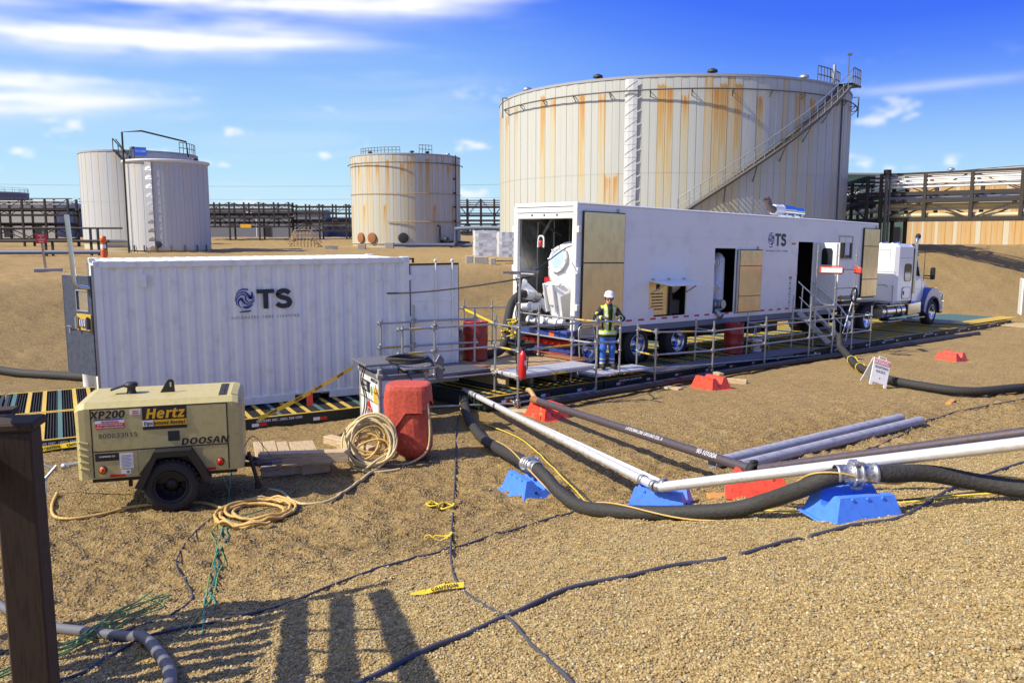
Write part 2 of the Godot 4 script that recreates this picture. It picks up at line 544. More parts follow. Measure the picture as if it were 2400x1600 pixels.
func bumps(x: float, z: float) -> float:
	# rough ground: trodden lumps below the slope and on the bank, none under the mats
	var s := (x + 2.7) * .473 + (z + 8.28) * .881
	var s2 := (x + 12.9) * -.487 + (z + 20.7) * -.873
	var rough := .55 + .55 * exp(-pow((s + 1.1) / 2.2, 2.0))
	var a := nz.get_noise_2d(x * 9.0, z * 9.0)
	var b := nz.get_noise_2d(x * 34.0 + 90.0, z * 34.0)
	var c := nz.get_noise_2d(x * 1.6 - 40.0, z * 1.6)
	var e := (.045 * a + (.034 + .05 * exp(-pow((s + 1.4) / 2.4, 2.0))) * b + .016 * nz.get_noise_2d(x * 85.0, z * 85.0 + 30.0)) * rough
	e *= 1.0 - .85 * exp(-(pow(x + 3.3, 2.0) + pow(z + 10.3, 2.0)) / .35)      # trodden flat where the hose coil lies
	if s2 > 0.0: e = .05 * a + .02 * b + .12 * c * ss(0, 6, s2)
	return e

func ground(x: float, z: float) -> float:
	return land(x, z) + bumps(x, z)

func on_ground(pts: Array, lift := 0.0) -> Array:
	# [x, z] pairs to points lying on the ground, smoothed
	var flat := []
	for p in pts: flat.append(Vector2(p[0], p[1]))
	var out := []
	for p in curve(flat, 8):
		out.append(Vector3(p.x, ground(p.x, p.y), p.y))
	for k in 14:
		for i in range(1, out.size() - 1): out[i].y = (out[i - 1].y + out[i].y + out[i + 1].y) / 3.0
	for i in out.size(): out[i].y = maxf(out[i].y + lift * 1.2, ground(out[i].x, out[i].z) + lift * .2)
	return out

func make_land() -> void:
	nz.noise_type = FastNoiseLite.TYPE_SIMPLEX_SMOOTH
	nz.frequency = .1
	nz.fractal_octaves = 3
	nz.seed = 12
	var damp := noise(FastNoiseLite.TYPE_SIMPLEX_SMOOTH, .35, 91, 4)
	var b := B.new()
	b.tinted = true
	# one sheet: rows at growing distance, columns fanning out
	var rows := 620
	var cols := 400
	for j in rows:
		var f := float(j) / (rows - 1)
		var d := 1.2 + 2.0 * f + 36.0 * pow(f, 2.1) + 2000.0 * pow(f, 17.0)
		for i in cols:
			var e := (float(i) / (cols - 1) - .5) * 2.0
			var z := 2.6 - d
			var x := e * (3.5 + d * .95)
			var y := ground(x, z)
			b.put(Vector3(x, y, z), Vector3.UP)
			var s := (x + 2.7) * .473 + (z + 8.28) * .881
			var s2 := (x + 12.9) * -.487 + (z + 20.7) * -.873
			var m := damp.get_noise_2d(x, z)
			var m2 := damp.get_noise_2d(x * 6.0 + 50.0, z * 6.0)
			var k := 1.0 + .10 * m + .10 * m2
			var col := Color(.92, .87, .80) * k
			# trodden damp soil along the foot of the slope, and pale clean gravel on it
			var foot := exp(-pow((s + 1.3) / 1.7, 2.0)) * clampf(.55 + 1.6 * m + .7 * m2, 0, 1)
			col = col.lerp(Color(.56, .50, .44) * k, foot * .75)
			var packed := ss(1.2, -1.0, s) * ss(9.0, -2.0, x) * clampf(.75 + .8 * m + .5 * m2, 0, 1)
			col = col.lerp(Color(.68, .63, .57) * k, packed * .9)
			col = col.lerp(Color(.62, .60, .57) * k, ss(.0, -6.0, x + z * .12 + 3.0) * ss(1.5, -1.5, s) * (.55 + .5 * m + .3 * m2))  # left ground darker: damp soil, plus lens vignetting put into the colour
			var oil := exp(-(pow((x + 1.15 + .3 * m2) / 1.2, 2.0) + pow((z + 8.9 + .35 * s * 0.0) / .5, 2.0))) * clampf(.7 + m2, 0, 1)
			col = col.lerp(Color(.30, .29, .28), oil * .75)
			col = col.lerp(Color(1.10, 1.05, .97) * k, ss(.2, 2.2, s) * .7)
			col = col.lerp(Color(1.0, .92, .84) * k, ss(8, 14, s2))
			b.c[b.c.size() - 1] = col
	for j in rows:
		for i in cols:
			var a := j * cols + i
			var dx := b.v[j * cols + mini(i + 1, cols - 1)] - b.v[j * cols + maxi(i - 1, 0)]
			var dz := b.v[mini(j + 1, rows - 1) * cols + i] - b.v[maxi(j - 1, 0) * cols + i]
			b.n[a] = dx.cross(dz).normalized()
			if i < cols - 1 and j < rows - 1:
				b.ix.append_array(PackedInt32Array([a, a + cols, a + 1, a + 1, a + cols, a + cols + 1]))
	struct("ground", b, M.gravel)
	# loose pebbles on the slope and before the mats
	var peb := B.new()
	peb.ball(Vector3.ZERO, Vector3(1, .72, .86), 6, 4)
	var mm := MultiMesh.new()
	mm.transform_format = MultiMesh.TRANSFORM_3D
	mm.use_colors = true
	mm.mesh = peb.mesh()
	var xs := []
	var cs := []
	var tones := [Color(0.405, 0.306, 0.133), Color(0.363, 0.268, 0.111), Color(0.314, 0.229, 0.097), Color(0.447, 0.362, 0.183), Color(0.266, 0.184, 0.077), Color(0.489, 0.438, 0.277), Color(0.231, 0.209, 0.150), Color(0.419, 0.278, 0.111)]
	rng.seed = 41
	var want := 190000
	while xs.size() < want:
		var q := rng.randf()
		var d := 2.9 + 14.0 * pow(q, 1.35)
		var z := -d
		var x := rng.randf_range(-.70, .70) * d + .02
		var s := (x + 2.7) * .473 + (z + 8.28) * .881
		var keep := .30 + .70 * ss(-.6, 1.2, s + .8 * damp.get_noise_2d(x * 2.0, z * 2.0))
		keep *= .55 + .75 * clampf(.6 + 1.3 * damp.get_noise_2d(x * 3.0 + 20.0, z * 3.0), 0, 1)
		if rng.randf() > keep: continue
		var r := .0052 + .0065 * pow(rng.randf(), 2.2) + (.010 * rng.randf() if rng.randf() < .012 else 0.0)
		if d > 8.0: r *= 1.12
		var bs := Basis(Vector3(rng.randf() - .5, 1, rng.randf() - .5).normalized(), rng.randf() * TAU).scaled(Vector3(r, r * rng.randf_range(.75, 1.1), r * rng.randf_range(.8, 1.3)))
		xs.append(Transform3D(bs, Vector3(x, ground(x, z) + r * rng.randf_range(.0, .5), z)))
		var c: Color = tones[rng.randi() % 5] if rng.randf() < .86 else tones[5 + rng.randi() % 3]
		cs.append(c * rng.randf_range(.78, 1.15))
	mm.instance_count = xs.size()
	for i in xs.size():
		mm.set_instance_transform(i, xs[i])
		mm.set_instance_color(i, cs[i])
	var o := MultiMeshInstance3D.new()
	o.name = "loose_gravel"
	o.multimesh = mm
	o.material_override = M.pebble
	add_child(o)
	tag(stuff(o), "tan and brown pebbles strewn over the near gravel slope", "gravel")

# ---------------------------------------------------------------- tanks and the far side of the yard
func storage_tank(label: String, cx: float, cz: float, yg: float, r: float, hgt: float, panels: int, tier: float, skirt: float, pick: Callable) -> Node3D:
	var face := atan2(-cx, -cz)      # the angle that looks at the camera
	var root := thing("storage_tank", label, "storage tank", Transform3D(Basis(Vector3.UP, face), Vector3(cx, yg, cz)))
	var core := B.new()
	core.lathe(Vector3.ZERO, Vector3.UP, [Vector2(r - .09, -.8), Vector2(r - .09, hgt - .03)], 96)
	obj("shell", core, M.seam, root)
	var base := B.new()
	base.lathe(Vector3.ZERO, Vector3.UP, [Vector2(r - .05, -.3), Vector2(r - .05, skirt - .02)], 96)
	base.lathe(Vector3.ZERO, Vector3.UP, [Vector2(r + .06, skirt - .05), Vector2(r + .06, skirt), Vector2(r + .06, skirt), Vector2(r - .06, skirt)], 96)
	obj("base_ring", base, M["clad_patch_0"], root)
	var roof := B.new()
	roof.lathe(Vector3.ZERO, Vector3.UP, [Vector2(r + .05, hgt - .16), Vector2(r + .05, hgt), Vector2(r + .05, hgt), Vector2(r * .5, hgt + r * .02), Vector2(.01, hgt + r * .028)], 96)
	obj("roof", roof, M.roof_grey, root)
	var da := TAU / panels
	var meshes := []
	for lv in 2:
		var y0 := skirt if lv == 0 else tier + .012
		var y1 := tier if lv == 0 else hgt - .16
		var v0 := (hgt - y1) / (hgt - skirt); var v1 := (hgt - y0) / (hgt - skirt)
		for out in 2:
			var b := B.new()
			var rr := r + .012 * out
			var n := 4
			for k in n:
				var a0 := -da * .5 + da * .015 + da * .97 * k / n
				var a1 := a0 + da * .97 / n
				var p0 := Vector3(sin(a0) * rr, y0, cos(a0) * rr)
				var p1 := Vector3(sin(a1) * rr, y0, cos(a1) * rr)
				var u0 := float(k) / n; var u1 := float(k + 1) / n
				b.quad(p0, p1, p1 + Vector3(0, y1 - y0, 0), p0 + Vector3(0, y1 - y0, 0), Vector2(u0, v1), Vector2(u1, v1), Vector2(u1, v0), Vector2(u0, v0))
			for e in [-1.0, 1.0]:
				# the turned edge of the sheet
				var ae: float = e * da * .485
				var q := Vector3(sin(ae) * rr, y0, cos(ae) * rr)
				var qi := Vector3(sin(ae) * (r - .08), y0, cos(ae) * (r - .08))
				if e < 0: b.quad(qi, q, q + Vector3(0, y1 - y0, 0), qi + Vector3(0, y1 - y0, 0), Vector2(0, v1), Vector2(0, v1), Vector2(0, v0), Vector2(0, v0))
				else: b.quad(q, qi, qi + Vector3(0, y1 - y0, 0), q + Vector3(0, y1 - y0, 0), Vector2(1, v1), Vector2(1, v1), Vector2(1, v0), Vector2(1, v0))
			meshes.append(b.mesh())
	var back := B.new()
	back.lathe(Vector3.ZERO, Vector3.UP, [Vector2(r, skirt), Vector2(r, hgt - .16)], 48, -PI * .5 + 1.72, PI * 1.5 - 1.72)
	for i in panels:
		var an := (i - panels / 2) * da
		if absf(an) > 1.62: continue
		var mt: Material = pick.call(an, i)
		for lv in 2:
			obj("cladding_panel", meshes[lv * 2 + (i % 2)], mt, root, Transform3D(Basis(Vector3.UP, an), Vector3.ZERO))
	var bo := B.new()
	bo.lathe(Vector3.ZERO, Vector3.UP, [Vector2(r, skirt), Vector2(r, hgt - .16)], 60)
	obj("back_cladding", bo, M["clad_clean_0"], root, Transform3D(Basis.from_scale(Vector3(.997, 1, .997)), Vector3.ZERO))
	return root

func pt(r: float, an: float, y: float) -> Vector3:
	return Vector3(sin(an) * r, y, cos(an) * r)

func arc(r: float, a0: float, a1: float, y: float, n := 40) -> Array:
	var o := []
	for k in n + 1: o.append(pt(r, lerpf(a0, a1, float(k) / n), y))
	return o

func rim_rail(root: Node3D, r: float, a0: float, a1: float, y: float, n: int, hh := 1.0) -> void:
	var b := B.new()
	for lv in [.5, 1.0]: b.tube(arc(r, a0, a1, y + hh * lv, n * 2), .035, 5)
	for k in n + 1:
		var an := lerpf(a0, a1, float(k) / n)
		b.tube([pt(r, an, y - .1), pt(r, an, y + hh)], .035, 5)
	obj("rim_railing", b, M.stair_steel, root)

func vent(root: Node3D, an: float, r: float, y: float, s := 1.0, m := "galvanised") -> void:
	var b := B.new()
	b.lathe(pt(r, an, y), Vector3.UP, [Vector2(.22 * s, -.2), Vector2(.22 * s, .25 * s), Vector2(.22 * s, .25 * s), Vector2(.52 * s, .22 * s), Vector2(.52 * s, .3 * s), Vector2(.45 * s, .46 * s), Vector2(.2 * s, .58 * s), Vector2(.01, .6 * s)], 14)
	obj("roof_vent", b, M[m], root)

func make_tanks() -> void:
	rng.seed = 7
	# the big tank behind the trailer
	var sx := [75, 112, 172, 260, 440, 500, 670, 775, 1105, 1200, 1310, 1370, 1425, 1450, 1475, 1575, 1700, 1790, 1865, 2015, 2080, 2120, 2170]
	var sk := [2, 1, 3, 1, 2, 1, 2, 1, 2, 3, 5, 2, 5, 2, 5, 3, 5, 1, 3, 5, 5, 1, 2]
	var r := 12.98
	var spots := []
	for i in sx.size():
		spots.append(asin(clampf((1150 + sx[i] / 2.613 - 1580) / 407.0, -.995, .995)))
	var pick := func(an: float, i: int) -> Material:
		for k in spots.size():
			if absf(an - spots[k]) < TAU / 172 * (.62 if sk[k] < 3 else .55):
				return M[["", "clad_streak_%d" % (i % 3), "clad_heavy_%d" % (i % 2), "clad_patch_%d" % (i % 2), "", "clad_drip_%d" % (i % 3)][sk[k]]]
		if absf(an + .28) < .03 or (absf(an) > 1.05 and i % 3 == 0): return M["clad_low_%d" % (i % 2)] if absf(an) < 1 else M["clad_drip_%d" % (i % 3)]
		return M["clad_clean_%d" % ((i * 7 + i / 3) % 3)]
	var big := storage_tank("huge pale ribbed tank streaked with rust and crossed by a stair, behind the long trailer", 12.05, -64.9, 1.6, r, 11.45, 172, 5.5, .9, pick)
	var hh := 11.45
	var ring := B.new()
	ring.tube(arc(r + .38, -1.05, 1.45, hh - .95, 60), .05, 5)
	obj("stiffening_ring", ring, M.stair_steel, big)
	for k in 14:
		var an := -1.05 + 2.5 * k / 13.0
		var br := B.new()
		br.tube([pt(r + .4, an, hh - .95), pt(r, an, hh - 1.0), pt(r, an, hh - 1.3), pt(r + .36, an, hh - .97)], .03, 5)
		obj("ring_bracket", br, M.stair_steel, big)
	# foil-wrapped strip up the front
	var pa := asin((1508.0 - 1580.0) / 407.0)
	for k in 13:
		var y0 := .9 + (hh - 1.1) / 13.0 * k
		var w := B.new()
		var h2 := (hh - 1.1) / 13.0
		var rr := r + .16
		for j in 3:
			var a0 := pa - .030 + .020 * j; var a1 := a0 + .020
			var bulge0 := .10 * (1.0 - absf(j - 1.5) / 1.5); var bulge1 := .10 * (1.0 - absf(j - .5) / 1.5)
			w.quad(pt(rr + bulge0, a0, y0 + .012), pt(rr + bulge1, a1, y0 + .012), pt(rr + bulge1 + .03, a1, y0 + h2 - .012), pt(rr + bulge0 + .03, a0, y0 + h2 - .012))
			w.quad(pt(rr + bulge0 + .05, a0, y0 + h2 * (.22 + .22 * j)), pt(rr + bulge1 + .05, a1, y0 + h2 * (.44 + .22 * j)), pt(rr + bulge1 + .05, a1, y0 + h2 * (.52 + .22 * j)), pt(rr + bulge0 + .05, a0, y0 + h2 * (.30 + .22 * j)))
		obj("foil_wrap", w, M.wrap, big)
	# the stair round the side
	var sa0 := asin((1620.0 - 1580.0) / 407.0); var sa1 := asin((1925.0 - 1580.0) / 407.0)
	var y_lo := 2.9; var y_hi := hh
	sa0 -= .05
	var steps := 62
	for k in steps:
		var f := (k + .5) / steps
		var an := lerpf(sa0, sa1, f)
		var st := B.new()
		var y := lerpf(y_lo, y_hi, f)
		st.quad(pt(r + .12, an - .006, y), pt(r + .85, an - .006, y), pt(r + .85, an + .006, y), pt(r + .12, an + .006, y))
		st.quad(pt(r + .85, an - .006, y - .03), pt(r + .85, an + .006, y - .03), pt(r + .85, an + .006, y + .01), pt(r + .85, an - .006, y + .01))
		obj("stair_tread", st, M.galvanised, big)
	var str_ := B.new()
	var rail := B.new()
	for rr in [r + .12, r + .88]:
		var p := []; var q := []; var q2 := []
		for k in 41:
			var f := k / 40.0
			p.append(pt(rr, lerpf(sa0, sa1, f), lerpf(y_lo, y_hi, f) - .05))
			q.append(pt(rr, lerpf(sa0, sa1, f), lerpf(y_lo, y_hi, f) + 1.0))
			q2.append(pt(rr, lerpf(sa0, sa1, f), lerpf(y_lo, y_hi, f) + .5))
		str_.tube(p, .11, 4)
		if rr > r + .5:
			rail.tube(q, .03, 5); rail.tube(q2, .025, 5)
			for k in range(0, 41, 2): rail.tube([p[k], q[k]], .025, 4)
	obj("stair_stringer", str_, M.stair_steel, big)
	obj("stair_handrail", rail, M.galvanised, big)
	for k in 7:
		var f := .06 + .15 * k
		var an := lerpf(sa0, sa1, f)
		var y := lerpf(y_lo, y_hi, f)
		var br := B.new()
		br.tube([pt(r + .02, an + .02, y - 1.0), pt(r + .85, an + .005, y - .1)], .04, 4)
		obj("stair_brace", br, M.stair_steel, big)
	# landing at the head of the stair
	var ld := B.new()
	var la := sa1
	ld.quad(pt(r - .6, la - .02, hh + .04), pt(r + 1.0, la - .02, hh + .04), pt(r + 1.0, la + .11, hh + .04), pt(r - .6, la + .11, hh + .04))
	ld.quad(pt(r - .6, la - .02, hh - .04), pt(r - .6, la + .11, hh - .04), pt(r + 1.0, la + .11, hh - .04), pt(r + 1.0, la - .02, hh - .04))
	ld.quad(pt(r + 1.0, la - .02, hh - .04), pt(r + 1.0, la + .11, hh - .04), pt(r + 1.0, la + .11, hh + .04), pt(r + 1.0, la - .02, hh + .04))
	obj("landing", ld, M.stair_steel, big)
	rim_rail(big, r - .4, la - .17, la + .02, hh, 6, 1.05)
	rim_rail(big, r + .9, la, la + .11, hh, 4, 1.05)
	rim_rail(big, r - .5, la - .02, la + .13, hh, 5, 1.1)
	var lamp := B.new()
	lamp.tube([pt(r + .2, la + .085, hh), pt(r + .2, la + .085, hh + 2.1)], .03, 5)
	lamp.box(pt(r + .2, la + .095, hh + 2.15), Vector3(.28, .12, .2))
	obj("lamp_mast", lamp, M.stair_steel, big)
	var pnl := B.new()
	pnl.box(pt(r - .3, la - .01, hh + .8), Vector3(.22, 1.1, .15), Basis(Vector3.UP, la), .02)
	obj("control_panel", pnl, M.galvanised, big)
	var cond := B.new()
	cond.tube([pt(r + .06, asin((1935.0 - 1580.0) / 407.0), .5), pt(r + .06, asin((1935.0 - 1580.0) / 407.0), hh)], .06, 6)
	obj("conduit", cond, M.stair_steel, big)
	for a in [[1263, "galvanised"], [1433, "steel_dark"], [1664, "steel_dark"], [1855, "galvanised"], [1972, "galvanised"], [1182, "galvanised"]]:
		vent(big, asin(clampf((a[0] - 1580.0) / 407.0, -.98, .985)), r - .5, hh + .02, .62, a[1])
	for s in [[.97 - .02, .0], [-1.06, 0.0]]:
		var hk := B.new()
		hk.tube([pt(r + .45, s[0] + .45 if s[0] > 0 else s[0], hh - 1.5), pt(r + .45, s[0] + .45 if s[0] > 0 else s[0], hh - .1), pt(r + .1, s[0] + .45 if s[0] > 0 else s[0], hh - .1)], .05, 5)
		obj("hooked_pipe", hk, M.stair_steel, big)

	# the rust-stained tank in the middle distance
	var r2 := 6.85
	var heavy := [-.98, -.72, -.58, -.35, .05, .30, .42, .85, 1.1]
	var pick2 := func(an: float, i: int) -> Material:
		for k in heavy.size():
			if absf(sin(an) - heavy[k] * .9) < .022:
				return M["clad_heavy_%d" % (i % 2)] if k % 3 == 0 else M["clad_streak_%d" % (i % 3)]
		return M[["clad_drip_0", "clad_clean_1", "clad_patch_1", "clad_drip_2", "clad_clean_0", "clad_low_1", "clad_drip_1"][(i * 5) % 7]]
	var mid := storage_tank("mid-sized rust-stained tank standing alone beyond the white container", -13.44, -105.96, 1.65, r2, 11.1, 98, 6.4, .5, pick2)
	var rg := B.new()
	rg.tube(arc(r2 + .3, -1.6, 1.6, 10.0, 50), .06, 5)
	obj("stiffening_ring", rg, M.stair_steel, mid)
	rg = B.new()
	rg.tube(arc(r2 + .10, -1.55, 1.55, 6.42, 50), .035, 4)
	rg.tube(arc(r2 + .14, -.33, 1.4, 3.05, 40), .06, 4)
	obj("seam_band", rg, M["rust_0"], mid)
	rim_rail(mid, r2 - .3, -.95, -.1, 11.1, 12, .7)
	rim_rail(mid, r2 - .3, .25, .5, 11.1, 4, 1.0)
	for a in [-.72, .12, .42, .95]: vent(mid, a, r2 - .5, 11.1, .55, "steel_dark" if a < .5 else "galvanised")
	var an_ := asin(.86)
	var lad := B.new()
	lad.tube([pt(r2 + .22, an_, .4), pt(r2 + .22, an_, 11.2)], .07, 5)
	for k in 6: lad.tube([pt(r2, an_, 1.5 + k * 1.7), pt(r2 + .3, an_ - .03, 1.5 + k * 1.7)], .12, 5)
	obj("downpipe", lad, M.rack_steel, mid)
	for a in [[-.92, .45], [-.64, .5], [-.06, .5]]:
		var mh := B.new()
		mh.lathe(pt(r2, a[0], 1.15), pt(1, a[0], 0), [Vector2(.62, -.1), Vector2(.62, .22), Vector2(.62, .22), Vector2(.5, .26), Vector2(.01, .26)], 18)
		obj("manhole", mh, M.rusty_mat if a[0] < -.5 else M.steel_dark, mid)
	var val := B.new()
	val.tube([pt(r2, .58, 2.6), pt(r2 + .4, .58, 2.6), pt(r2 + .4, .58, .5)], .12, 6)
	val.tube([pt(r2, .66, .7), pt(r2 + 1.6, .66, .7), pt(r2 + 2.2, 1.0, .5)], .2, 8)
	val.ball(pt(r2 + .9, .66, .9), Vector3(.35, .4, .35))
	obj("outlet_valve", val, M.steel_dark, mid)
	# the two pale tanks on the left
	var pale := func(_an: float, i: int) -> Material: return M["clad_cool_%d" % ((i * 5 + i / 4) % 3)]
	var lf := storage_tank("small grey-white tank in front of the larger one at far left", -30.9, -74.96, 1.65, 3.46, 7.95, 58, 7.4, .3, pale)
	rim_rail(lf, 3.2, -1.5, -.9, 7.95, 4, .9)
	var wr := B.new()
	for k in 10:
		wr.quad(pt(3.56, -.50, .3 + k * .75), pt(3.56, -.35, .3 + k * .75), pt(3.62, -.35, 1.03 + k * .75), pt(3.62, -.50, 1.03 + k * .75))
		wr.quad(pt(3.66, -.50, .45 + k * .75), pt(3.66, -.35, .75 + k * .75), pt(3.66, -.35, .82 + k * .75), pt(3.66, -.50, .52 + k * .75))
	wr.lathe(Vector3.ZERO, Vector3.UP, [Vector2(3.50, .3), Vector2(3.58, .3), Vector2(3.58, 7.9), Vector2(3.5, 7.9)], 4, -.50 - PI * .5, -.35 - PI * .5)
	obj("foil_wrap", wr, M.wrap, lf)
	var mh2 := B.new()
	mh2.lathe(pt(3.46, -.28, .75), pt(1, -.28, 0), [Vector2(.28, -.1), Vector2(.28, .12), Vector2(.28, .12), Vector2(.01, .14)], 16)
	obj("manhole", mh2, M.steel_dark, lf)
	for k in 7:
		var a := -.95 + .32 * k
		var bo := B.new()
		bo.box(pt(3.6, a, .4), Vector3(.06, .6, .12), Basis(Vector3.UP, a))
		obj("anchor_chair", bo, M.stair_steel, lf)
	var eave := B.new()
	eave.lathe(Vector3.ZERO, Vector3.UP, [Vector2(3.5, 7.75), Vector2(3.66, 7.85), Vector2(3.66, 8.0), Vector2(3.5, 8.02)], 60)
	obj("eave_ring", eave, M.dirty_white, lf)
	var riser := B.new()
	riser.tube([pt(3.75, -1.12, -.2), pt(3.75, -1.12, 10.3), pt(3.2, -.6, 10.35), pt(3.0, .6, 9.6), pt(3.0, .65, 8.3)], .08, 6)
	obj("riser_pipe", riser, M.rack_steel, lf)
	var valve := B.new()
	for k in 2: valve.tube([pt(3.4, -1.35, .6 + .45 * k), pt(3.4, -1.35, .6 + .45 * k) + Vector3(-2.2, 0, .9)], .14, 8)
	obj("outlet_pipe", valve, M.galvanised, lf)
	vent(lf, .9, 3.0, 7.95, .6, "steel_dark")
	var lb := storage_tank("taller grey tank with a caged stair, half hidden at far left", -36.52, -82.26, 1.65, 5.34, 9.3, 76, 4.6, .9, pale)
	rim_rail(lb, 5.2, .75, 1.35, 9.3, 6, 1.0)
	vent(lb, -.1, 4.8, 9.3, .6, "steel_dark")
	var cs := B.new()
	for side in [5.5, 6.2]:
		for up in [0.0, 1.0]:
			var p := []
			for k in 16: p.append(pt(side, -.35 + .036 * k, 9.2 - .27 * k + up))
			cs.tube(p, .05, 4)
	for k in 16: cs.tube([pt(5.45, -.35 + .036 * k, 9.2 - .27 * k), pt(6.25, -.35 + .036 * k, 9.2 - .27 * k)], .05, 4)
	for k in range(0, 16, 2): cs.tube([pt(6.2, -.35 + .036 * k, 9.1 - .27 * k), pt(6.2, -.35 + .036 * k, 10.2 - .27 * k)], .04, 4)
	obj("stair", cs, M.rack_steel, lb)
	var bp := B.new()
	bp.box(pt(5.75, .02, 9.15), Vector3(1.0, .75, .06), Basis(Vector3.UP, .02))
	var board := obj("number_board", bp, M.blue_plastic, lb)
	words(board, "TK-3208", .17, M.white_mark, Transform3D(Basis(Vector3.UP, .02), pt(5.79, .02, 9.17)))
	# rust-red squat tank at right
	var pick3 := func(_an: float, i: int) -> Material: return M["rust_%d" % ((i * 5) % 3)] if (i * 7) % 5 else M["clad_drip_%d" % (i % 3)]
	var rt := storage_tank("wide squat rust-orange tank behind the pipe rack at right", 61.6, -78.9, 1.9, 22.0, 7.0, 260, 3.6, .15, pick3)
	var cone := B.new()
	cone.lathe(Vector3.ZERO, Vector3.UP, [Vector2(22.1, 7.0), Vector2(.01, 8.4)], 80)
	obj("cone_roof", cone, M.roof_grey, rt)
	for a in [-.8, -.35, .1]: vent(rt, a, 21.6, 7.05, .6)
	# dark tank at the far left edge
	var dk := thing("storage_tank", "distant dark blue-grey tank at the left edge above the pipe rack", "storage tank", at(-137.8, 1.6, -220.5))
	var sh := B.new()
	sh.lathe(Vector3.ZERO, Vector3.UP, [Vector2(8.9, 0), Vector2(8.9, 12.2)], 40)
	obj("shell", sh, M.tank_dark, dk)
	sh = B.new()
	sh.lathe(Vector3.ZERO, Vector3.UP, [Vector2(9, 12.0), Vector2(9, 12.3), Vector2(9, 12.3), Vector2(.01, 12.7)], 40)
	obj("roof", sh, M.roof_grey, dk)
	rim_rail(dk, 8.8, -3, 3, 12.3, 26, 1.1)
	# trees on the horizon, buildings
	var hz := B.new()
	rng.seed = 3
	for k in 900:
		var x := -520.0 + k * 1.1 + rng.randf() * 2.0
		var hgt := rng.randf_range(2.5, 6.5) + 3.0 * nz.get_noise_1d(x * .4)
		var z := -480.0 - rng.randf() * 60.0
		var y := ground(x, z) - .3
		for q in 7:
			var o := Vector3(rng.randf_range(-1.4, 1.4), hgt * rng.randf_range(.3, 1.0), rng.randf_range(-1, 1))
			var s := rng.randf_range(.5, 1.5)
			hz.tri(Vector3(x, y, z) + o + Vector3(-s, -s * .6, 0), Vector3(x, y, z) + o + Vector3(s, -s * .5, .3), Vector3(x, y, z) + o + Vector3(.2 * s, s, 0))
		hz.tri(Vector3(x - .9, y, z), Vector3(x + .9, y, z), Vector3(x, y + hgt * .8, z))
	var wood := obj("tree_line", hz, M.tree_far)
	tag(stuff(wood), "bare dark trees along the far horizon between the tanks", "trees")
	for a in [[-62.0, -160.0, 52.0, 5.2, "building_grey", "long low grey shed far off behind the left pipe rack"], [-39.0, -170.0, 24.0, 4.4, "building_blue", "flat blue-grey shed beyond the sand bank, behind the left rack"], [-88.0, -150.0, 16.0, 6.2, "building_cream", "small cream building under the pipe rack at far left"], [52.0, -120.0, 20.0, 9.5, "green_far", "pale green plant building beyond the truck"]]:
		var yb := ground(a[0], a[1])
		var hs := thing("shed", a[5], "building", at(a[0], yb - .3, a[1], .1))
		var w := B.new()
		w.box(Vector3(0, a[3] * .5, 0), Vector3(a[2], a[3], 12))
		obj("wall", w, M[a[4]], hs)
		w = B.new()
		w.box(Vector3(0, a[3] + .12, 0), Vector3(a[2] + .6, .24, 12.6))
		obj("roof", w, M.roof_grey, hs)
		for k in 3:
			w = B.new()
			w.box(Vector3(a[2] * (-.3 + .3 * k), 1.3, 6.03), Vector3(1.4, 2.4, .1))
			obj("door", w, M.steel_dark, hs)

# ---------------------------------------------------------------- pipe racks and things on the plain
func pipe_rack(label: String, a: Vector2, b: Vector2, y0: float, top: float, bays: int, levels: Array, pipes: Array, wide := 2.4, spread := 2) -> Node3D:
	# levels: heights of the longitudinal beams; pipes: [height, offset across, radius, material]
	var d := b - a
	var ln := d.length()
	var root := thing("pipe_rack", label, "pipe rack", Transform3D(Basis(Vector3.UP, atan2(-d.y, d.x)), Vector3(a.x, y0, a.y)), "steel pipe racks round the tank yard")
	var low: float = levels[0]
	for k in bays + 1:
		var x := ln * k / bays
		for s in [-.5, .5]:
			var c := B.new()
			c.box(Vector3(x, (top - .6) * .5 if k % spread == 0 or bays < 4 else (low + top) * .5, s * wide), Vector3(.22, top + .6 if k % spread == 0 or bays < 4 else top - low, .22))
			obj("column", c, M.rack_steel, root)
		for lv in levels:
			var c := B.new()
			c.box(Vector3(x, lv, 0), Vector3(.16, .18, wide))
			obj("cross_beam", c, M.rack_steel, root)
		if k < bays:
			var up := (k % 2) == 0
			for s in [-.5, .5]:
				var br := B.new()
				br.span(Vector3(x, levels[0] if up else levels[1], s * wide), Vector3(x + ln / bays, levels[1] if up else levels[0], s * wide), .1, .1)
				if levels.size() > 2:
					obj("brace", br, M.rack_steel, root)
					br = B.new()
					br.span(Vector3(x, levels[levels.size() - 2] if not up else top, s * wide), Vector3(x + ln / bays, top if not up else levels[levels.size() - 2], s * wide), .07, .07)
				obj("brace", br, M.rack_steel, root)
	for lv in levels:
		for s in [-.5, .5]:
			var bm := B.new()
			bm.box(Vector3(ln * .5, lv, s * wide + .02), Vector3(ln + .2, .24, .14))
			obj("beam", bm, M.rack_steel, root)
	for p in pipes:
		var q := B.new()
		q.cyl(Vector3(-.4, p[0], p[1]), Vector3(ln + .4, p[0], p[1]), p[2], p[2], 8)
		obj("pipe", q, M[p[3]], root)
	return root

func block(label: String, x: float, z: float, s: Vector3, yaw: float) -> void:
	var b := B.new()
	b.box(Vector3(0, s.y * .5 - .05, 0), s, Basis(), .03)
	var o := obj("concrete_block", b, M.concrete, null, at(x, ground(x, z), z, yaw))
	tag(o, label, "concrete block", "concrete weights on the tank plain")

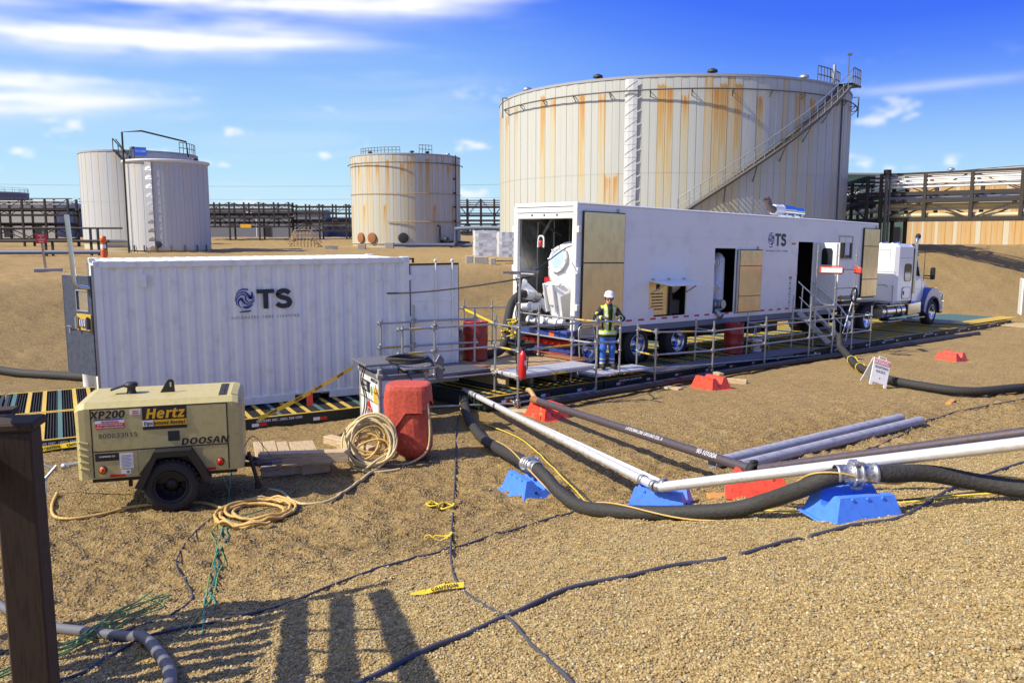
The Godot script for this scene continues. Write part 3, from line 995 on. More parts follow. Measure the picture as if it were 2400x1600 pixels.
func make_far() -> void:
	var dark := [[2.8, .6, .16, "rack_steel"], [2.75, -.3, .2, "steel_dark"], [4.55, .5, .22, "rack_steel"], [4.5, -.4, .14, "steel_dark"], [5.2, .9, .07, "galvanised"], [5.6, .9, .07, "galvanised"], [5.9, .9, .05, "rack_steel"]]
	pipe_rack("black steel pipe rack at far left, running in behind the grey tanks", Vector2(-72, -104), Vector2(-55.4, -105), 1.7, 5.9, 6, [.9, 2.2, 3.9, 4.6], dark)
	pipe_rack("thin run of black pipes between the left rack and the tall grey tank", Vector2(-55.0, -106), Vector2(-46.0, -116), 1.7, 5.6, 3, [3.9, 4.6], dark.slice(2))
	pipe_rack("black steel pipe rack right of the grey tanks, above the sand bank", Vector2(-46.5, -125), Vector2(-33.2, -125), 1.9, 6.0, 6, [2.4, 3.7, 5.0, 5.6], [[4.2, .5, .22, "rack_steel"], [3.0, .4, .18, "steel_dark"], [5.3, .9, .07, "galvanised"], [3.9, -.5, .25, "hose_grey"]])
	pipe_rack("black steel pipe rack just left of the rust-stained tank", Vector2(-33.2, -127), Vector2(-21.0, -127), 1.9, 5.8, 6, [1.8, 3.0, 4.4, 5.4], [[3.3, .5, .22, "rack_steel"], [4.9, .9, .07, "galvanised"], [2.6, .4, .15, "pipe_cream"]])
	pipe_rack("stacked pipe rack between the rust-stained tank and the huge tank", Vector2(-8.2, -118), Vector2(-.6, -118), 1.8, 6.3, 4, [1.6, 2.8, 4.0, 5.2], [[2.4, .9, .16, "pipe_cream"], [3.3, .9, .16, "pipe_cream"], [4.3, .9, .10, "galvanised"], [5.5, .9, .08, "galvanised"], [5.8, .9, .08, "galvanised"], [6.1, .9, .08, "galvanised"]])
	var rails := []
	for k in 4: rails.append([4.45 - .26 * k, 1.32, .075, "pipe_white"])
	for k in 3: rails.append([4.4 - .3 * k, .5, .08, "pipe_white"])
	pipe_rack("pipe rack with white and cream pipes at right, in front of the rust-orange tank", Vector2(26.1, -58.0), Vector2(40.5, -44.8), 2.75, 4.55, 7, [1.55, 2.75, 3.25, 4.5], rails + [[2.45, .9, .17, "pipe_cream"], [1.8, 1.0, .17, "pipe_cream"], [2.9, .2, .2, "galvanised"], [2.25, .2, .1, "pipe_white"]], 2.6, 7)
	pipe_rack("further stretch of white-piped rack beside the huge tank's right edge", Vector2(29.9, -78.0), Vector2(26.2, -58.3), 2.2, 5.1, 4, [2.1, 3.3, 3.9, 5.0], [[4.95, -1.3, .075, "pipe_white"], [4.7, -1.3, .075, "pipe_white"], [4.45, -1.3, .075, "pipe_white"], [4.2, -1.3, .075, "pipe_white"], [2.9, -1.0, .17, "pipe_cream"], [2.2, -1.0, .17, "pipe_cream"]], 2.6)
	# lamp post by the right rack
	var lp := thing("lamp_post", "tall square lamp post rising past the right pipe rack above the truck", "lamp post", at(25.2, 1.5, -56.2))
	var b := B.new()
	b.box(Vector3(0, 2.9, 0), Vector3(.16, 5.8, .16)); b.box(Vector3(.22, 2.9, 0), Vector3(.1, 5.6, .1))
	obj("post", b, M.stair_steel, lp)
	b = B.new()
	b.box(Vector3(0, 5.95, 0), Vector3(.4, .3, .35), Basis(), .03)
	obj("lamp_head", b, M.rack_steel, lp)
	lp = thing("lamp_post", "slim white street lamp with a curved arm before the left pipe rack", "lamp post", at(-45.5, ground(-45.5, -148), -148))
	b = B.new()
	b.tube(curve([Vector3(0, 0, 0), Vector3(0, 3.0, 0), Vector3(-.2, 3.8, 0), Vector3(-1.2, 4.3, 0)]), .09, 6)
	obj("post", b, M.pipe_white, lp)
	b = B.new()
	b.box(Vector3(-1.4, 4.3, 0), Vector3(.7, .15, .3), Basis(), .04)
	obj("lamp_head", b, M.pipe_white, lp)
	var ys := B.new()
	ys.box(Vector3.ZERO, Vector3(1.6, .5, .08), Basis(), .01)
	tag(obj("clearance_sign", ys, M.hertz_yellow, null, at(-39.6, 4.4, -123.6)), "yellow clearance board hung under the pipe rack right of the grey tanks", "sign")
	# walk-over stair, blocks, wrapped loads
	var wo := thing("walkover_stair", "brown steel walk-over stair with railings beyond the container roof", "stair", at(-25.2, ground(-25.2, -100), -100, .1))
	for s in [-.45, .45]:
		b = B.new()
		for lv in [1.15, 1.7]: b.tube([Vector3(-1.6, lv - 1.1, s), Vector3(-.9, lv + .35, s), Vector3(.9, lv + .35, s), Vector3(2.2, lv - 1.2, s)], .045, 5)
		for k in 9: b.tube([Vector3(-1.5 + k * .4, 0.0, s), Vector3(-1.5 + k * .4, 1.9 - maxf(0, absf(k - 3.5) - 2.4) * .7, s)], .035, 4)
		obj("railing", b, M.rust_1, wo)
	for k in 9:
		b = B.new()
		var x := -1.5 + .44 * k
		b.box(Vector3(x, .9 - maxf(0, absf(k - 3.5) - 2.0) * .33, 0), Vector3(.4, .06, .9))
		obj("tread", b, M.steel_dark, wo)
	block("pale concrete block nearest the walk-over stair, left of the rust-stained tank", -19.5, -88, Vector3(.75, .5, .6), .1)
	block("small cream concrete block right beside the one near the walk-over stair", -18.6, -87, Vector3(.6, .5, .6), .2)
	block("concrete block at the left foot of the rust-stained tank", -15.6, -86, Vector3(.8, .6, .6), .05)
	block("concrete block at the middle of the rust-stained tank's foot", -13.3, -90, Vector3(.9, .7, .6), 0)
	block("concrete block under the left corner of the plastic-wrapped load", -2.35, -45.5, Vector3(.4, .45, .4), .1)
	block("wider concrete block under the middle of the plastic-wrapped load", -1.7, -45.0, Vector3(.75, .42, .5), .1)
	block("concrete block under the right end of the plastic-wrapped load", -1.05, -44.6, Vector3(.3, .4, .5), .1)
	for a in [[-1.55, -50.0, Vector3(1.55, 1.5, 1.2), "big grey load wrapped in clear plastic on concrete blocks left of the trailer"], [-.25, -45.5, Vector3(1.1, 1.35, 1.0), "white plastic-wrapped load half hidden by the trailer's tail"]]:
		var w := B.new()
		rng.seed = int(absf(a[0]) * 100)
		var s: Vector3 = a[2]
		var rings := []
		for j in 9:
			var ring := []
			for k in 24:
				var an := TAU * k / 24.0
				var p := Vector3(clampf(cos(an) * 1.35, -1, 1) * s.x * .5, s.y * j / 8.0, clampf(-sin(an) * 1.35, -1, 1) * s.z * .5)
				ring.append(p + Vector3(rng.randf_range(-.014, .014), rng.randf_range(-.02, .02) if j > 0 else 0.0, rng.randf_range(-.014, .014)))
			rings.append(ring)
		w.loft(rings)
		tag(obj("wrapped_load", w, M.wrap, null, at(a[0], ground(a[0], a[1]) + .35, a[1], .15)), a[3], "wrapped load", "plastic-wrapped loads by the trailer's tail")
	var bp := B.new()
	bp.tube(curve([Vector3(-7.3, 1.9, -98), Vector3(-6.6, 2.2, -97), Vector3(-6.5, 3.6, -96.5), Vector3(-6.0, 3.9, -96), Vector3(-1.6, 3.95, -93), Vector3(-1.2, 3.6, -92.8), Vector3(-1.2, 1.9, -92.5)]), .24, 8)
	tag(obj("looped_pipe", bp, M.pipe_blue), "blue-grey pipe looping up between the rust-stained tank and the huge tank", "pipe")
	bp = B.new()
	bp.tube([Vector3(-14.5, 2.0, -97), Vector3(-7.4, 2.0, -97.5), Vector3(-2, 2.0, -96)], .2, 8)
	tag(obj("ground_pipe", bp, M.pipe_blue), "blue-grey pipe lying along the foot of the rust-stained tank", "pipe")
	# danger sign, orange marker, frames and stair at left
	var gy := ground(-19.96, -35.3)
	var ds := thing("danger_sign", "red notice board on a leaning timber stake in a concrete foot, upper left", "sign", at(-19.96, gy, -35.3, .5))
	b = B.new()
	b.box(Vector3(-.02, .6, 0), Vector3(.1, 1.25, .1), Basis(Vector3(0, 0, 1), .06))
	obj("stake", b, M.timber, ds)
	b = B.new()
	b.box(Vector3(-.08, 1.4, .08), Vector3(.42, .40, .02), Basis(Vector3(0, 0, 1), .06))
	var bd := obj("board", b, M.red_gloss, ds)
	for k in 4: words(bd, ["ENTRY", "BY", "PERMIT", "ONLY"][k], .055, M.white_mark, Transform3D(Basis(Vector3(0, 0, 1), .06), Vector3(-.08, 1.53 - .088 * k, .094)))
	b = B.new()
	b.box(Vector3(.1, .06, 0), Vector3(1.1, .16, .35), Basis(), .02)
	obj("foot", b, M.concrete, ds)
	var om := thing("marker_post", "orange marker post with a white band behind the container's left end", "marker post", at(-22.2, 1.6, -45))
	b = B.new()
	b.lathe(Vector3.ZERO, Vector3.UP, [Vector2(.17, 0), Vector2(.15, .9), Vector2(.15, .9), Vector2(.11, .95), Vector2(.11, 1.3), Vector2(.11, 1.3), Vector2(.16, 1.32), Vector2(.15, 1.62), Vector2(.01, 1.66)], 14)
	obj("post", b, M.orange_gloss, om)
	b = B.new()
	b.lathe(Vector3(0, .98, 0), Vector3.UP, [Vector2(.13, 0), Vector2(.13, .2)], 14)
	obj("band", b, M.white_mark, om)
	var fr := thing("pipe_gantry", "black goal-post pipe frames in front of the grey tanks at far left", "pipe gantry", at(-34.5, 1.6, -62))
	for a in [[-.4, 2.1], [3.0, 2.1], [3.55, 2.1], [.1, 1.2], [1.4, 1.2], [4.1, 1.2]]:
		b = B.new()
		b.box(Vector3(a[0], a[1] * .5 - .1, 0), Vector3(.14, a[1] + .2, .14))
		obj("leg", b, M.rack_steel, fr)
	b = B.new()
	b.tube([Vector3(-9, 2.15, 0), Vector3(5.4, 2.15, 0)], .07, 6)
	obj("top_pipe", b, M.rack_steel, fr)
	b = B.new()
	b.tube([Vector3(-9, 1.2, .1), Vector3(4.4, 1.2, .1)], .1, 6)
	obj("middle_pipe", b, M.rack_steel, fr)
	b = B.new()
	b.tube([Vector3(-6.5, .35, .4), Vector3(9.5, .4, .6)], .16, 8)
	tag(obj("ground_pipe", b, M.pipe_blue, null, at(-40, 1.6, -62)), "pale blue pipe lying low under the black pipe frames at far left", "pipe")
	var sr := thing("access_stair", "black steel stair running down to the sand at far left", "stair", at(-37.4, 1.55, -58))
	for s in [0.0, .8]:
		b = B.new()
		b.span(Vector3(-4.2, 1.6, s), Vector3(-.8, 0, s), .08, .22)
		obj("stringer", b, M.rack_steel, sr)
		b = B.new()
		b.tube([Vector3(-4.2, 2.6, s), Vector3(-.5, .75, s)], .035, 5); b.tube([Vector3(-4.2, 2.1, s), Vector3(-.5, .3, s)], .03, 5)
		for k in 4: b.tube([Vector3(-4.1 + k * 1.1, 1.5 - k * .5, s), Vector3(-4.1 + k * 1.1, 2.55 - k * .55, s)], .03, 5)
		obj("handrail", b, M.rack_steel, sr)
	for k in 7:
		b = B.new()
		b.box(Vector3(-3.9 + .46 * k, 1.5 - .21 * k, .4), Vector3(.3, .04, .8))
		obj("tread", b, M.rack_steel, sr)
	# power lines
	for k in 3:
		b = B.new()
		var pts := []
		for i in 21: pts.append(Vector3(-190.0 + i * 12.0, 17.5 - k * 3.4 - 1.5 * sin(PI * i / 20.0), -230.0 - k * 4.0))
		b.tube(pts, .035, 3, false)
		tag(obj("power_line", b, M.rack_steel), ["highest thin power line across the sky above the left racks", "middle thin power line above the left racks", "lowest thin power line above the left racks"][k], "power line", "power lines beyond the racks")
	# white van with its door open at the right edge
	var vx := 27.0; var vz := -38.6
	var vn := thing("van", "white vehicle with its brown-lined door open, cut off by the right edge", "van", at(vx, ground(vx, vz), vz, -.9))
	b = B.new()
	var rings := []
	for q in [[-2.2, .92], [-2.1, 1.0], [2.1, 1.0], [2.2, .95]]:
		var ring := []
		for p in [[-.9, .45], [.9, .45], [.95, 1.1], [.85, 1.95], [.7, 2.15], [-.7, 2.15], [-.85, 1.95], [-.95, 1.1]]:
			ring.append(Vector3(q[0], .3 + (p[1] - .3) * q[1], -p[0] * q[1]))
		ring.reverse()
		rings.append(ring)
	b.loft(rings)
	obj("body", b, M.white_gloss, vn)
	for x in [-1.3, 1.35]:
		for z in [-.85, .85]:
			b = B.new()
			b.lathe(Vector3(x, .36, z - .11), Vector3(0, 0, 1), [Vector2(.2, 0), Vector2(.36, .02), Vector2(.36, .2), Vector2(.2, .22)], 18)
			obj("wheel", b, M.tyre, vn)
	b = B.new()
	b.box(Vector3(-2.3, 1.25, 1.35), Vector3(.08, 1.75, .85), Basis(Vector3.UP, .5), .03)
	var dr := obj("door", b, M.white_gloss, vn)
	b = B.new()
	b.box(Vector3(-2.26, 1.15, 1.37), Vector3(.06, 1.2, .62), Basis(Vector3.UP, .5), .02)
	obj("door_lining", b, M.rusty_mat, dr)
	b = B.new()
	b.box(Vector3.ZERO, Vector3(1.8, .04, 1.2), Basis(), .01)
	tag(obj("board", b, M.plywood, null, at(23.4, ground(23.4, -37.6) + .06, -37.6, .6)), "loose pale board lying on the ground at the right edge", "board")

# ---------------------------------------------------------------- logo and container
func swirl(parent: Node, r: float, xf: Transform3D) -> void:
	# the round whirl emblem: ribbons in a unit circle, y up
	var b := B.new()
	var arcs := [
		[[[-.86, .5], [-.55, .86], [-.12, 1.0], [.34, .93]], [.02, .055, .075, .08]],
		[[[-.98, -.2], [-.88, .28], [-.56, .62], [-.16, .72], [.16, .6], [.42, .22]], [.03, .045, .05, .06, .09, .12]],
		[[[.30, .40], [.50, .15], [.66, .24], [.72, .48], [.70, .76]], [.10, .19, .17, .11, .02]],
		[[[-.80, -.64], [-.86, -.14], [-.70, .22], [-.30, .50], [.06, .36], [.07, -.04], [.34, -.34], [.72, -.18], [.95, .27]], [.03, .05, .055, .06, .07, .07, .065, .05, .03]],
		[[[-.42, -.93], [-.66, -.5], [-.62, -.14], [-.34, .13]], [.03, .06, .09, .05]],
		[[[-.56, -.05], [-.36, .02], [-.14, -.30], [.07, -.50], [.43, -.55], [.80, -.32], [.98, -.09]], [.10, .14, .11, .07, .06, .05, .025]],
		[[[-.20, -.80], [.08, -.86], [.40, -.78], [.80, -.55]], [.07, .15, .12, .02]]]
	for a in arcs:
		var p := []; var w := []
		for i in a[0].size(): p.append(Vector2(a[0][i][0], a[0][i][1]) * r)
		var cp := curve(p, 5)
		for i in cp.size():
			var f: float = float(i) / 5.0
			var k := mini(int(f), a[1].size() - 2)
			w.append(lerpf(a[1][k], a[1][k + 1], f - k) * r)
		b.strip(cp, w, 0)
	obj("swirl_emblem", b, M.logo_blue, parent, xf)
	var e := B.new()
	var pe := []; var we := []
	for i in 13:
		var x := -1.0 + i / 6.0
		pe.append(Vector2(x * .64 * r, (-1.27 + .05 * x) * r)); we.append(sqrt(maxf(0.0, 1.0 - x * x)) * .075 * r + .0004)
	e.strip(pe, we, 0)
	obj("emblem_underline", e, M.logo_dark, parent, xf)

func logo(parent: Node, xf: Transform3D, s: float, faint: bool) -> void:
	# s: height of the two big letters
	swirl(parent, s * .50, xf * Transform3D(Basis(), Vector3(-s * 1.33, .03 * s, 0)))
	var b := B.new()
	b.prism(PackedVector2Array([Vector2(-.44, .5), Vector2(-.44, .29), Vector2(-.13, .29), Vector2(-.13, -.5), Vector2(.13, -.5), Vector2(.13, .29), Vector2(.44, .29), Vector2(.44, .5)]), 0, .004, Transform3D(Basis.from_scale(Vector3(s, s, 1)), Vector3(-s * .30, 0, 0)))
	obj("letter", b, M.logo_dark, parent, xf)
	b = B.new()
	var sp := curve([Vector2(.30, .26), Vector2(.17, .36), Vector2(0, .39), Vector2(-.20, .35), Vector2(-.28, .22), Vector2(-.18, .09), Vector2(.02, .03), Vector2(.22, -.05), Vector2(.30, -.20), Vector2(.22, -.35), Vector2(.02, -.40), Vector2(-.20, -.37), Vector2(-.36, -.25)], 5)
	var w := []
	for i in sp.size(): w.append(.125 * s); sp[i] = sp[i] * s
	b.strip(sp, w, .003)
	obj("letter", b, M.logo_dark, parent, xf * Transform3D(Basis(), Vector3(s * .62, 0, 0)))
	words(parent, "A U T O M A T E D    T A N K    C L E A N I N G", s * .125, M.faint_grey if not faint else M.faint_grey, xf * Transform3D(Basis(), Vector3(-s * .32, -s * .92, 0)), false, 1.0 if not faint else .98)

func make_container() -> void:
	CF = Transform3D(Basis(Vector3.UP, .5016), Vector3(-7.52, .016, -14.811))
	var L := 6.06; var H := 2.896; var W := 2.44
	var c := thing("shipping_container", "white ribbed shipping container with dark blue swirl and TS lettering, door open at right", "shipping container", CF)
	var b := B.new()
	# near and far walls: folded sheet
	for side in 2:
		b = B.new()
		var zo := -.02 if side == 0 else -W + .02
		var sg := -1.0 if side == 0 else 1.0
		var x := .12
		var prof := []
		while x < L - .18:
			for q in [[0.0, 0.0], [.105, 0.0], [.150, .036], [.245, .036], [.290, 0.0]]:
				if x + q[0] < L - .14: prof.append(Vector2(x + q[0], zo + sg * q[1]))
			x += .290
		prof.append(Vector2(L - .12, zo))
		for i in prof.size() - 1:
			var p: Vector2 = prof[i]; var q: Vector2 = prof[i + 1]
			if p.distance_to(q) < .001: continue
			if side == 0: b.quad(Vector3(p.x, .16, p.y), Vector3(q.x, .16, q.y), Vector3(q.x, H - .12, q.y), Vector3(p.x, H - .12, p.y))
			else: b.quad(Vector3(q.x, .16, q.y), Vector3(p.x, .16, p.y), Vector3(p.x, H - .12, p.y), Vector3(q.x, H - .12, q.y))
		obj("side_wall", b, M.white_paint, c)
	# roof: shallow pressed ribs
	b = B.new()
	var x := .12
	var pr := [Vector2(.1, H - .035)]
	while x < L - .3:
		for q in [[.0, 0.0], [.09, 0.0], [.12, .028], [.20, .028], [.23, 0.0]]: pr.append(Vector2(x + q[0], H - .035 + q[1]))
		x += .235
	pr.append(Vector2(L - .1, H - .035))
	for i in pr.size() - 1:
		var p: Vector2 = pr[i]; var q: Vector2 = pr[i + 1]
		if p.distance_to(q) < .001: continue
		b.quad(Vector3(p.x, p.y, -.09), Vector3(q.x, q.y, -.09), Vector3(q.x, q.y, -W + .09), Vector3(p.x, p.y, -W + .09))
	for q in pr.size() / 5:
		pass
	obj("roof", b, M.white_paint, c)
	for z in [-.045, -W + .045]:
		b = B.new()
		b.box(Vector3(L * .5, H - .07, z), Vector3(L - .3, .12, .09), Basis(), .008)
		obj("top_rail", b, M.white_paint, c)
		b = B.new()
		b.box(Vector3(1.84, .08, z), Vector3(3.38, .16, .085), Basis(), .008)
		b.box(Vector3(5.08, .08, z), Vector3(1.66, .16, .085), Basis(), .008)
		b.box(Vector3(3.89, .145, z), Vector3(.72, .03, .085))
		obj("bottom_rail", b, M.white_paint, c)
		for u in [.065, L - .065]:
			b = B.new()
			b.box(Vector3(u, H * .5, z * .98 - (.0 if z > -1 else .06)), Vector3(.13, H - .24, .10), Basis(), .01)
			obj("corner_post", b, M.white_paint, c)
			for y in [.06, H - .06]:
				b = B.new()
				b.box(Vector3(u + (.015 if u < 1 else -.015), y, z - (.03 if z > -1 else -.03)), Vector3(.178, .122, .162), Basis(), .012)
				var cc := obj("corner_casting", b, M.white_paint, c)
				b = B.new()
				b.box(Vector3(u, y, z + (.052 if z > -1 else -.052)), Vector3(.06, .08, .006))
				obj("casting_hole", b, M.dirty_white, cc)
	b = B.new()
	b.box(Vector3(3.89, .065, -.35), Vector3(.36, .12, .55))
	obj("fork_pocket", b, M.soft_black, c)
	b = B.new()
	b.box(Vector3(L * .5, .13, -W * .5), Vector3(L - .2, .1, W - .2))
	obj("floor", b, M.timber, c)
	for u in [.82, 5.35]:
		b = B.new()
		b.box(Vector3(u, 2.52, .005), Vector3(.10, .24, .05), Basis(), .01)
		obj("wall_vent", b, M.white_paint, c)
	# end wall at left, with a lighter frame
	b = B.new()
	b.box(Vector3(.02, H * .5, -W * .5), Vector3(.04, H - .2, W - .2))
	obj("end_wall", b, M.white_paint, c)
	for z in [-.02, -W + .02]:
		b = B.new()
		b.box(Vector3(-.02, H * .5, z), Vector3(.04, H - .15, .05))
		obj("door_jamb", b, M.galvanised, c)
	# dark grey man door standing open at left, seen well from the side
	var dr := B.new()
	var dx := Transform3D(Basis(Vector3.UP, -1.1), Vector3(-.04, .80, -.06))
	panel(dr, -.95, .0, .0, 1.19, 0, .05, .006); panel(dr, -.95, .0, 1.55, 1.82, 0, .05, .006); panel(dr, -.95, -.50, 1.19, 1.55, 0, .05); panel(dr, -.12, .0, 1.19, 1.55, 0, .05)
	var door := obj("grey_door", dr, M.door_grey, c, dx)
	b = B.new()
	panel(b, -.52, -.10, 1.17, 1.195, .03, .01); panel(b, -.52, -.10, 1.545, 1.57, .03, .01); panel(b, -.52, -.495, 1.17, 1.57, .03, .01); panel(b, -.125, -.10, 1.17, 1.57, .03, .01)
	obj("window_frame", b, M.galvanised, door)
	b = B.new()
	b.quad(Vector3(-.5, 1.19, 0), Vector3(-.12, 1.19, 0), Vector3(-.12, 1.55, 0), Vector3(-.5, 1.55, 0))
	var pane := mat("clear_pane", lin(.6, .65, .7, .12), 0.05)
	pane.transparency = BaseMaterial3D.TRANSPARENCY_ALPHA
	obj("window_pane", b, pane, door)
	b = B.new()
	panel(b, -.965, -.952, .0, 1.82, 0, .06); panel(b, -.95, .0, 1.82, 1.833, 0, .06)
	obj("edge_trim", b, M.faint_grey, door)
	b = B.new()
	b.box(Vector3(-.80, .82, .03), Vector3(.05, .16, .012)); b.tube([Vector3(-.80, .88, .03), Vector3(-.80, .88, .08), Vector3(-.62, .88, .08)], .012, 6)
	obj("handle", b, M.faint_grey, door)
	b = B.new()
	b.box(Vector3(-.26, .98, .035), Vector3(.48, .30, .02), Basis(), .004)
	var holder := obj("bottle_holder", b, M.tread_yellow, door)
	for k in 2:
		b = B.new()
		b.cyl(Vector3(-.44 + .37 * k, .86, .08), Vector3(-.44 + .37 * k, 1.06, .08), .035, .035, 10)
		b.cyl(Vector3(-.44 + .37 * k, 1.06, .08), Vector3(-.44 + .37 * k, 1.09, .08), .035, .015, 10)
		obj("eyewash_bottle", b, M.door_grey if k else M.galvanised, holder)
	for k in 5:
		b = B.new()
		b.box(Vector3(-.33 + .036 * k, .97, .07), Vector3(.028, .12 + .02 * (k % 2), .03), Basis(), .004)
		obj("blue_vial", b, M.logo_blue if k % 2 else M.white_mark, holder)
	# galvanised flue at the left end
	b = B.new()
	b.tube(curve([Vector3(.0, 2.42, -.10), Vector3(-.17, 2.42, -.10), Vector3(-.27, 2.48, -.10), Vector3(-.31, 2.62, -.10), Vector3(-.33, 3.1, -.10), Vector3(-.36, 3.72, -.10)], 5), .042, 10)
	obj("flue_pipe", b, M.polished, c)
	# right end: dark seal, one door swung right round in line with the wall
	b = B.new()
	b.box(Vector3(L + .01, H * .5 - .05, -.03), Vector3(.025, H - .25, .05)); b.box(Vector3(L + .07, H - .05, -.08), Vector3(.14, .03, .05)); b.box(Vector3(L + .12, H - .09, -.08), Vector3(.03, .1, .05))
	obj("door_seal", b, M.soft_black, c)
	b = B.new()
	b.box(Vector3(L + .60, 1.40, -.06), Vector3(1.14, 2.62, .05), Basis(), .006)
	var od := obj("cargo_door", b, M.white_paint, c)
	b = B.new()
	b.box(Vector3(L + .60, 2.725, -.05), Vector3(1.16, .035, .07)); b.box(Vector3(L + 1.18, 1.4, -.07), Vector3(.02, 2.62, .04))
	obj("gasket", b, M.soft_black, od)
	for y in [1.95, 1.0]:
		for k in 2:
			b = B.new()
			b.box(Vector3(L + .33 + .55 * k, y, -.033), Vector3(.44, .07, .02), Basis(), .008)
			b.box(Vector3(L + .33 + .55 * k, y - .42, -.033), Vector3(.44, .012, .016))
			obj("door_swage", b, M.white_paint, od)
	for u in [.62, 1.02]:
		b = B.new()
		b.tube([Vector3(L + u, .12, -.005), Vector3(L + u, 2.80, -.005)], .018, 8)
		b.box(Vector3(L + u, 2.80, -.01), Vector3(.07, .06, .05), Basis(), .01); b.box(Vector3(L + u, 2.6, -.02), Vector3(.08, .05, .05), Basis(), .01)
		b.box(Vector3(L + u, 1.0, -.015), Vector3(.07, .05, .04), Basis(), .01)
		obj("lock_rod", b, M.white_paint, od)
	for y in [2.45, 1.55, .6]:
		b = B.new()
		b.box(Vector3(L + .02, y, .0), Vector3(.16, .10, .03), Basis(), .006)
		b.cyl(Vector3(L + .0, y - .06, .0), Vector3(L + .0, y + .06, .0), .018, .018, 8)
		obj("hinge", b, M.white_paint, od)
	b = B.new()
	b.box(Vector3(L + .45, .42, -.026), Vector3(.25, .26, .012))
	obj("grey_plate", b, M.faint_grey, od)
	logo(c, Transform3D(Basis(), Vector3(3.13, 2.105, .0)), .385, false)

func rig_mat() -> Node3D:
	# a steel-framed black mat with yellow tread strips, corner at the origin: x along, z towards the near edge
	var L := 3.62; var W := 2.46
	var m := thing("ground_mat", "", "ground mat")
	var b := B.new()
	b.box(Vector3(L * .5, -.125, W - .03), Vector3(L, .25, .06), Basis(), .008)
	b.box(Vector3(L * .5, -.125, .03), Vector3(L, .25, .06), Basis(), .008)
	b.box(Vector3(.03, -.125, W * .5), Vector3(.06, .25, W - .12)); b.box(Vector3(L - .03, -.125, W * .5), Vector3(.06, .25, W - .12))
	obj("frame", b, M.mat_green, m)
	b = B.new()
	b.box(Vector3(L * .5, .006, W - .035), Vector3(L - .02, .012, .06)); b.box(Vector3(L * .5, .006, .035), Vector3(L - .02, .012, .06))
	obj("yellow_edge", b, M.tread_yellow, m)
	b = B.new()
	b.box(Vector3(L * .5, -.10, W * .5), Vector3(L - .12, .04, W - .12))
	for k in 78: b.box(Vector3(.08 + k * .0444, -.035, W * .5), Vector3(.016, .07, W - .14))
	stuff(obj("grating", b, M.mat_ribs, m))
	for k in 13:
		b = B.new()
		b.box(Vector3(.16 + k * .275, .004, W * .5), Vector3(.075, .016, W - .14))
		obj("tread_strip", b, M.tread_yellow if k % 3 else M.mat_teal, m)
	for k in 3:
		b = B.new()
		b.box(Vector3(.5 + k * 1.15, -.12, W + .002), Vector3(.13, .06, .006))
		obj("white_reflector", b, M.white_mark, m)
		b = B.new()
		b.box(Vector3(.64 + k * 1.15, -.12, W + .002), Vector3(.13, .06, .006))
		obj("red_reflector", b, M.red_mark, m)
	words(m, "SYSTEMS INC. (403) 350-1390", .045, M.white_mark, at(.95, -.055, W + .002), true)
	return m

func make_mats() -> void:
	var proto := rig_mat()
	var g := "steel-framed mats laid edge to edge under the container and trailer"
	var first := true
	var nth := ["first", "second", "third", "fourth", "fifth", "sixth", "seventh", "eighth", "ninth"]
	for row in 2:
		for k in 5:
			var xf := CF * at(-9.0 + k * 3.66 - .0, -.02, 1.2 - 2.46 - row * 2.5)
			if -9.0 + k * 3.66 > 4: continue
			var lb := "black mat with yellow strips, %s from the left in the %s row by the container" % [nth[k], ["near", "back"][row]]
			if first:
				first = false
				proto.transform = xf; proto.set_meta("label", lb); proto.set_meta("group", g)
			else: dup(proto, "ground_mat", xf, lb, g)
	for row in 2:
		for k in 9:
			var xf := TF * at(-4.05 + k * 3.66, 0, 1.32 - 2.46 - row * 2.5)
			dup(proto, "ground_mat", xf, "black mat with dull strips, %s from the tail in the %s row under the trailer" % [nth[k], ["near", "back"][row]], g)
	var b := B.new()
	b.box(Vector3.ZERO, Vector3(6.5, .02, 4.7), Basis(), .004)
	tag(obj("teal_sheet", b, M.mat_teal, null, TF * at(26.4, .035, -1.2)), "flat teal sheet laid on the mats ahead of the truck", "ground sheet")
	b = B.new()
	b.box(Vector3.ZERO, Vector3(6.5, .02, .75), Basis(), .004)
	tag(obj("yellow_strip", b, M.tread_yellow, null, TF * at(26.8, .06, .85)), "dull yellow walkway strip along the teal sheet's near edge", "ground sheet")

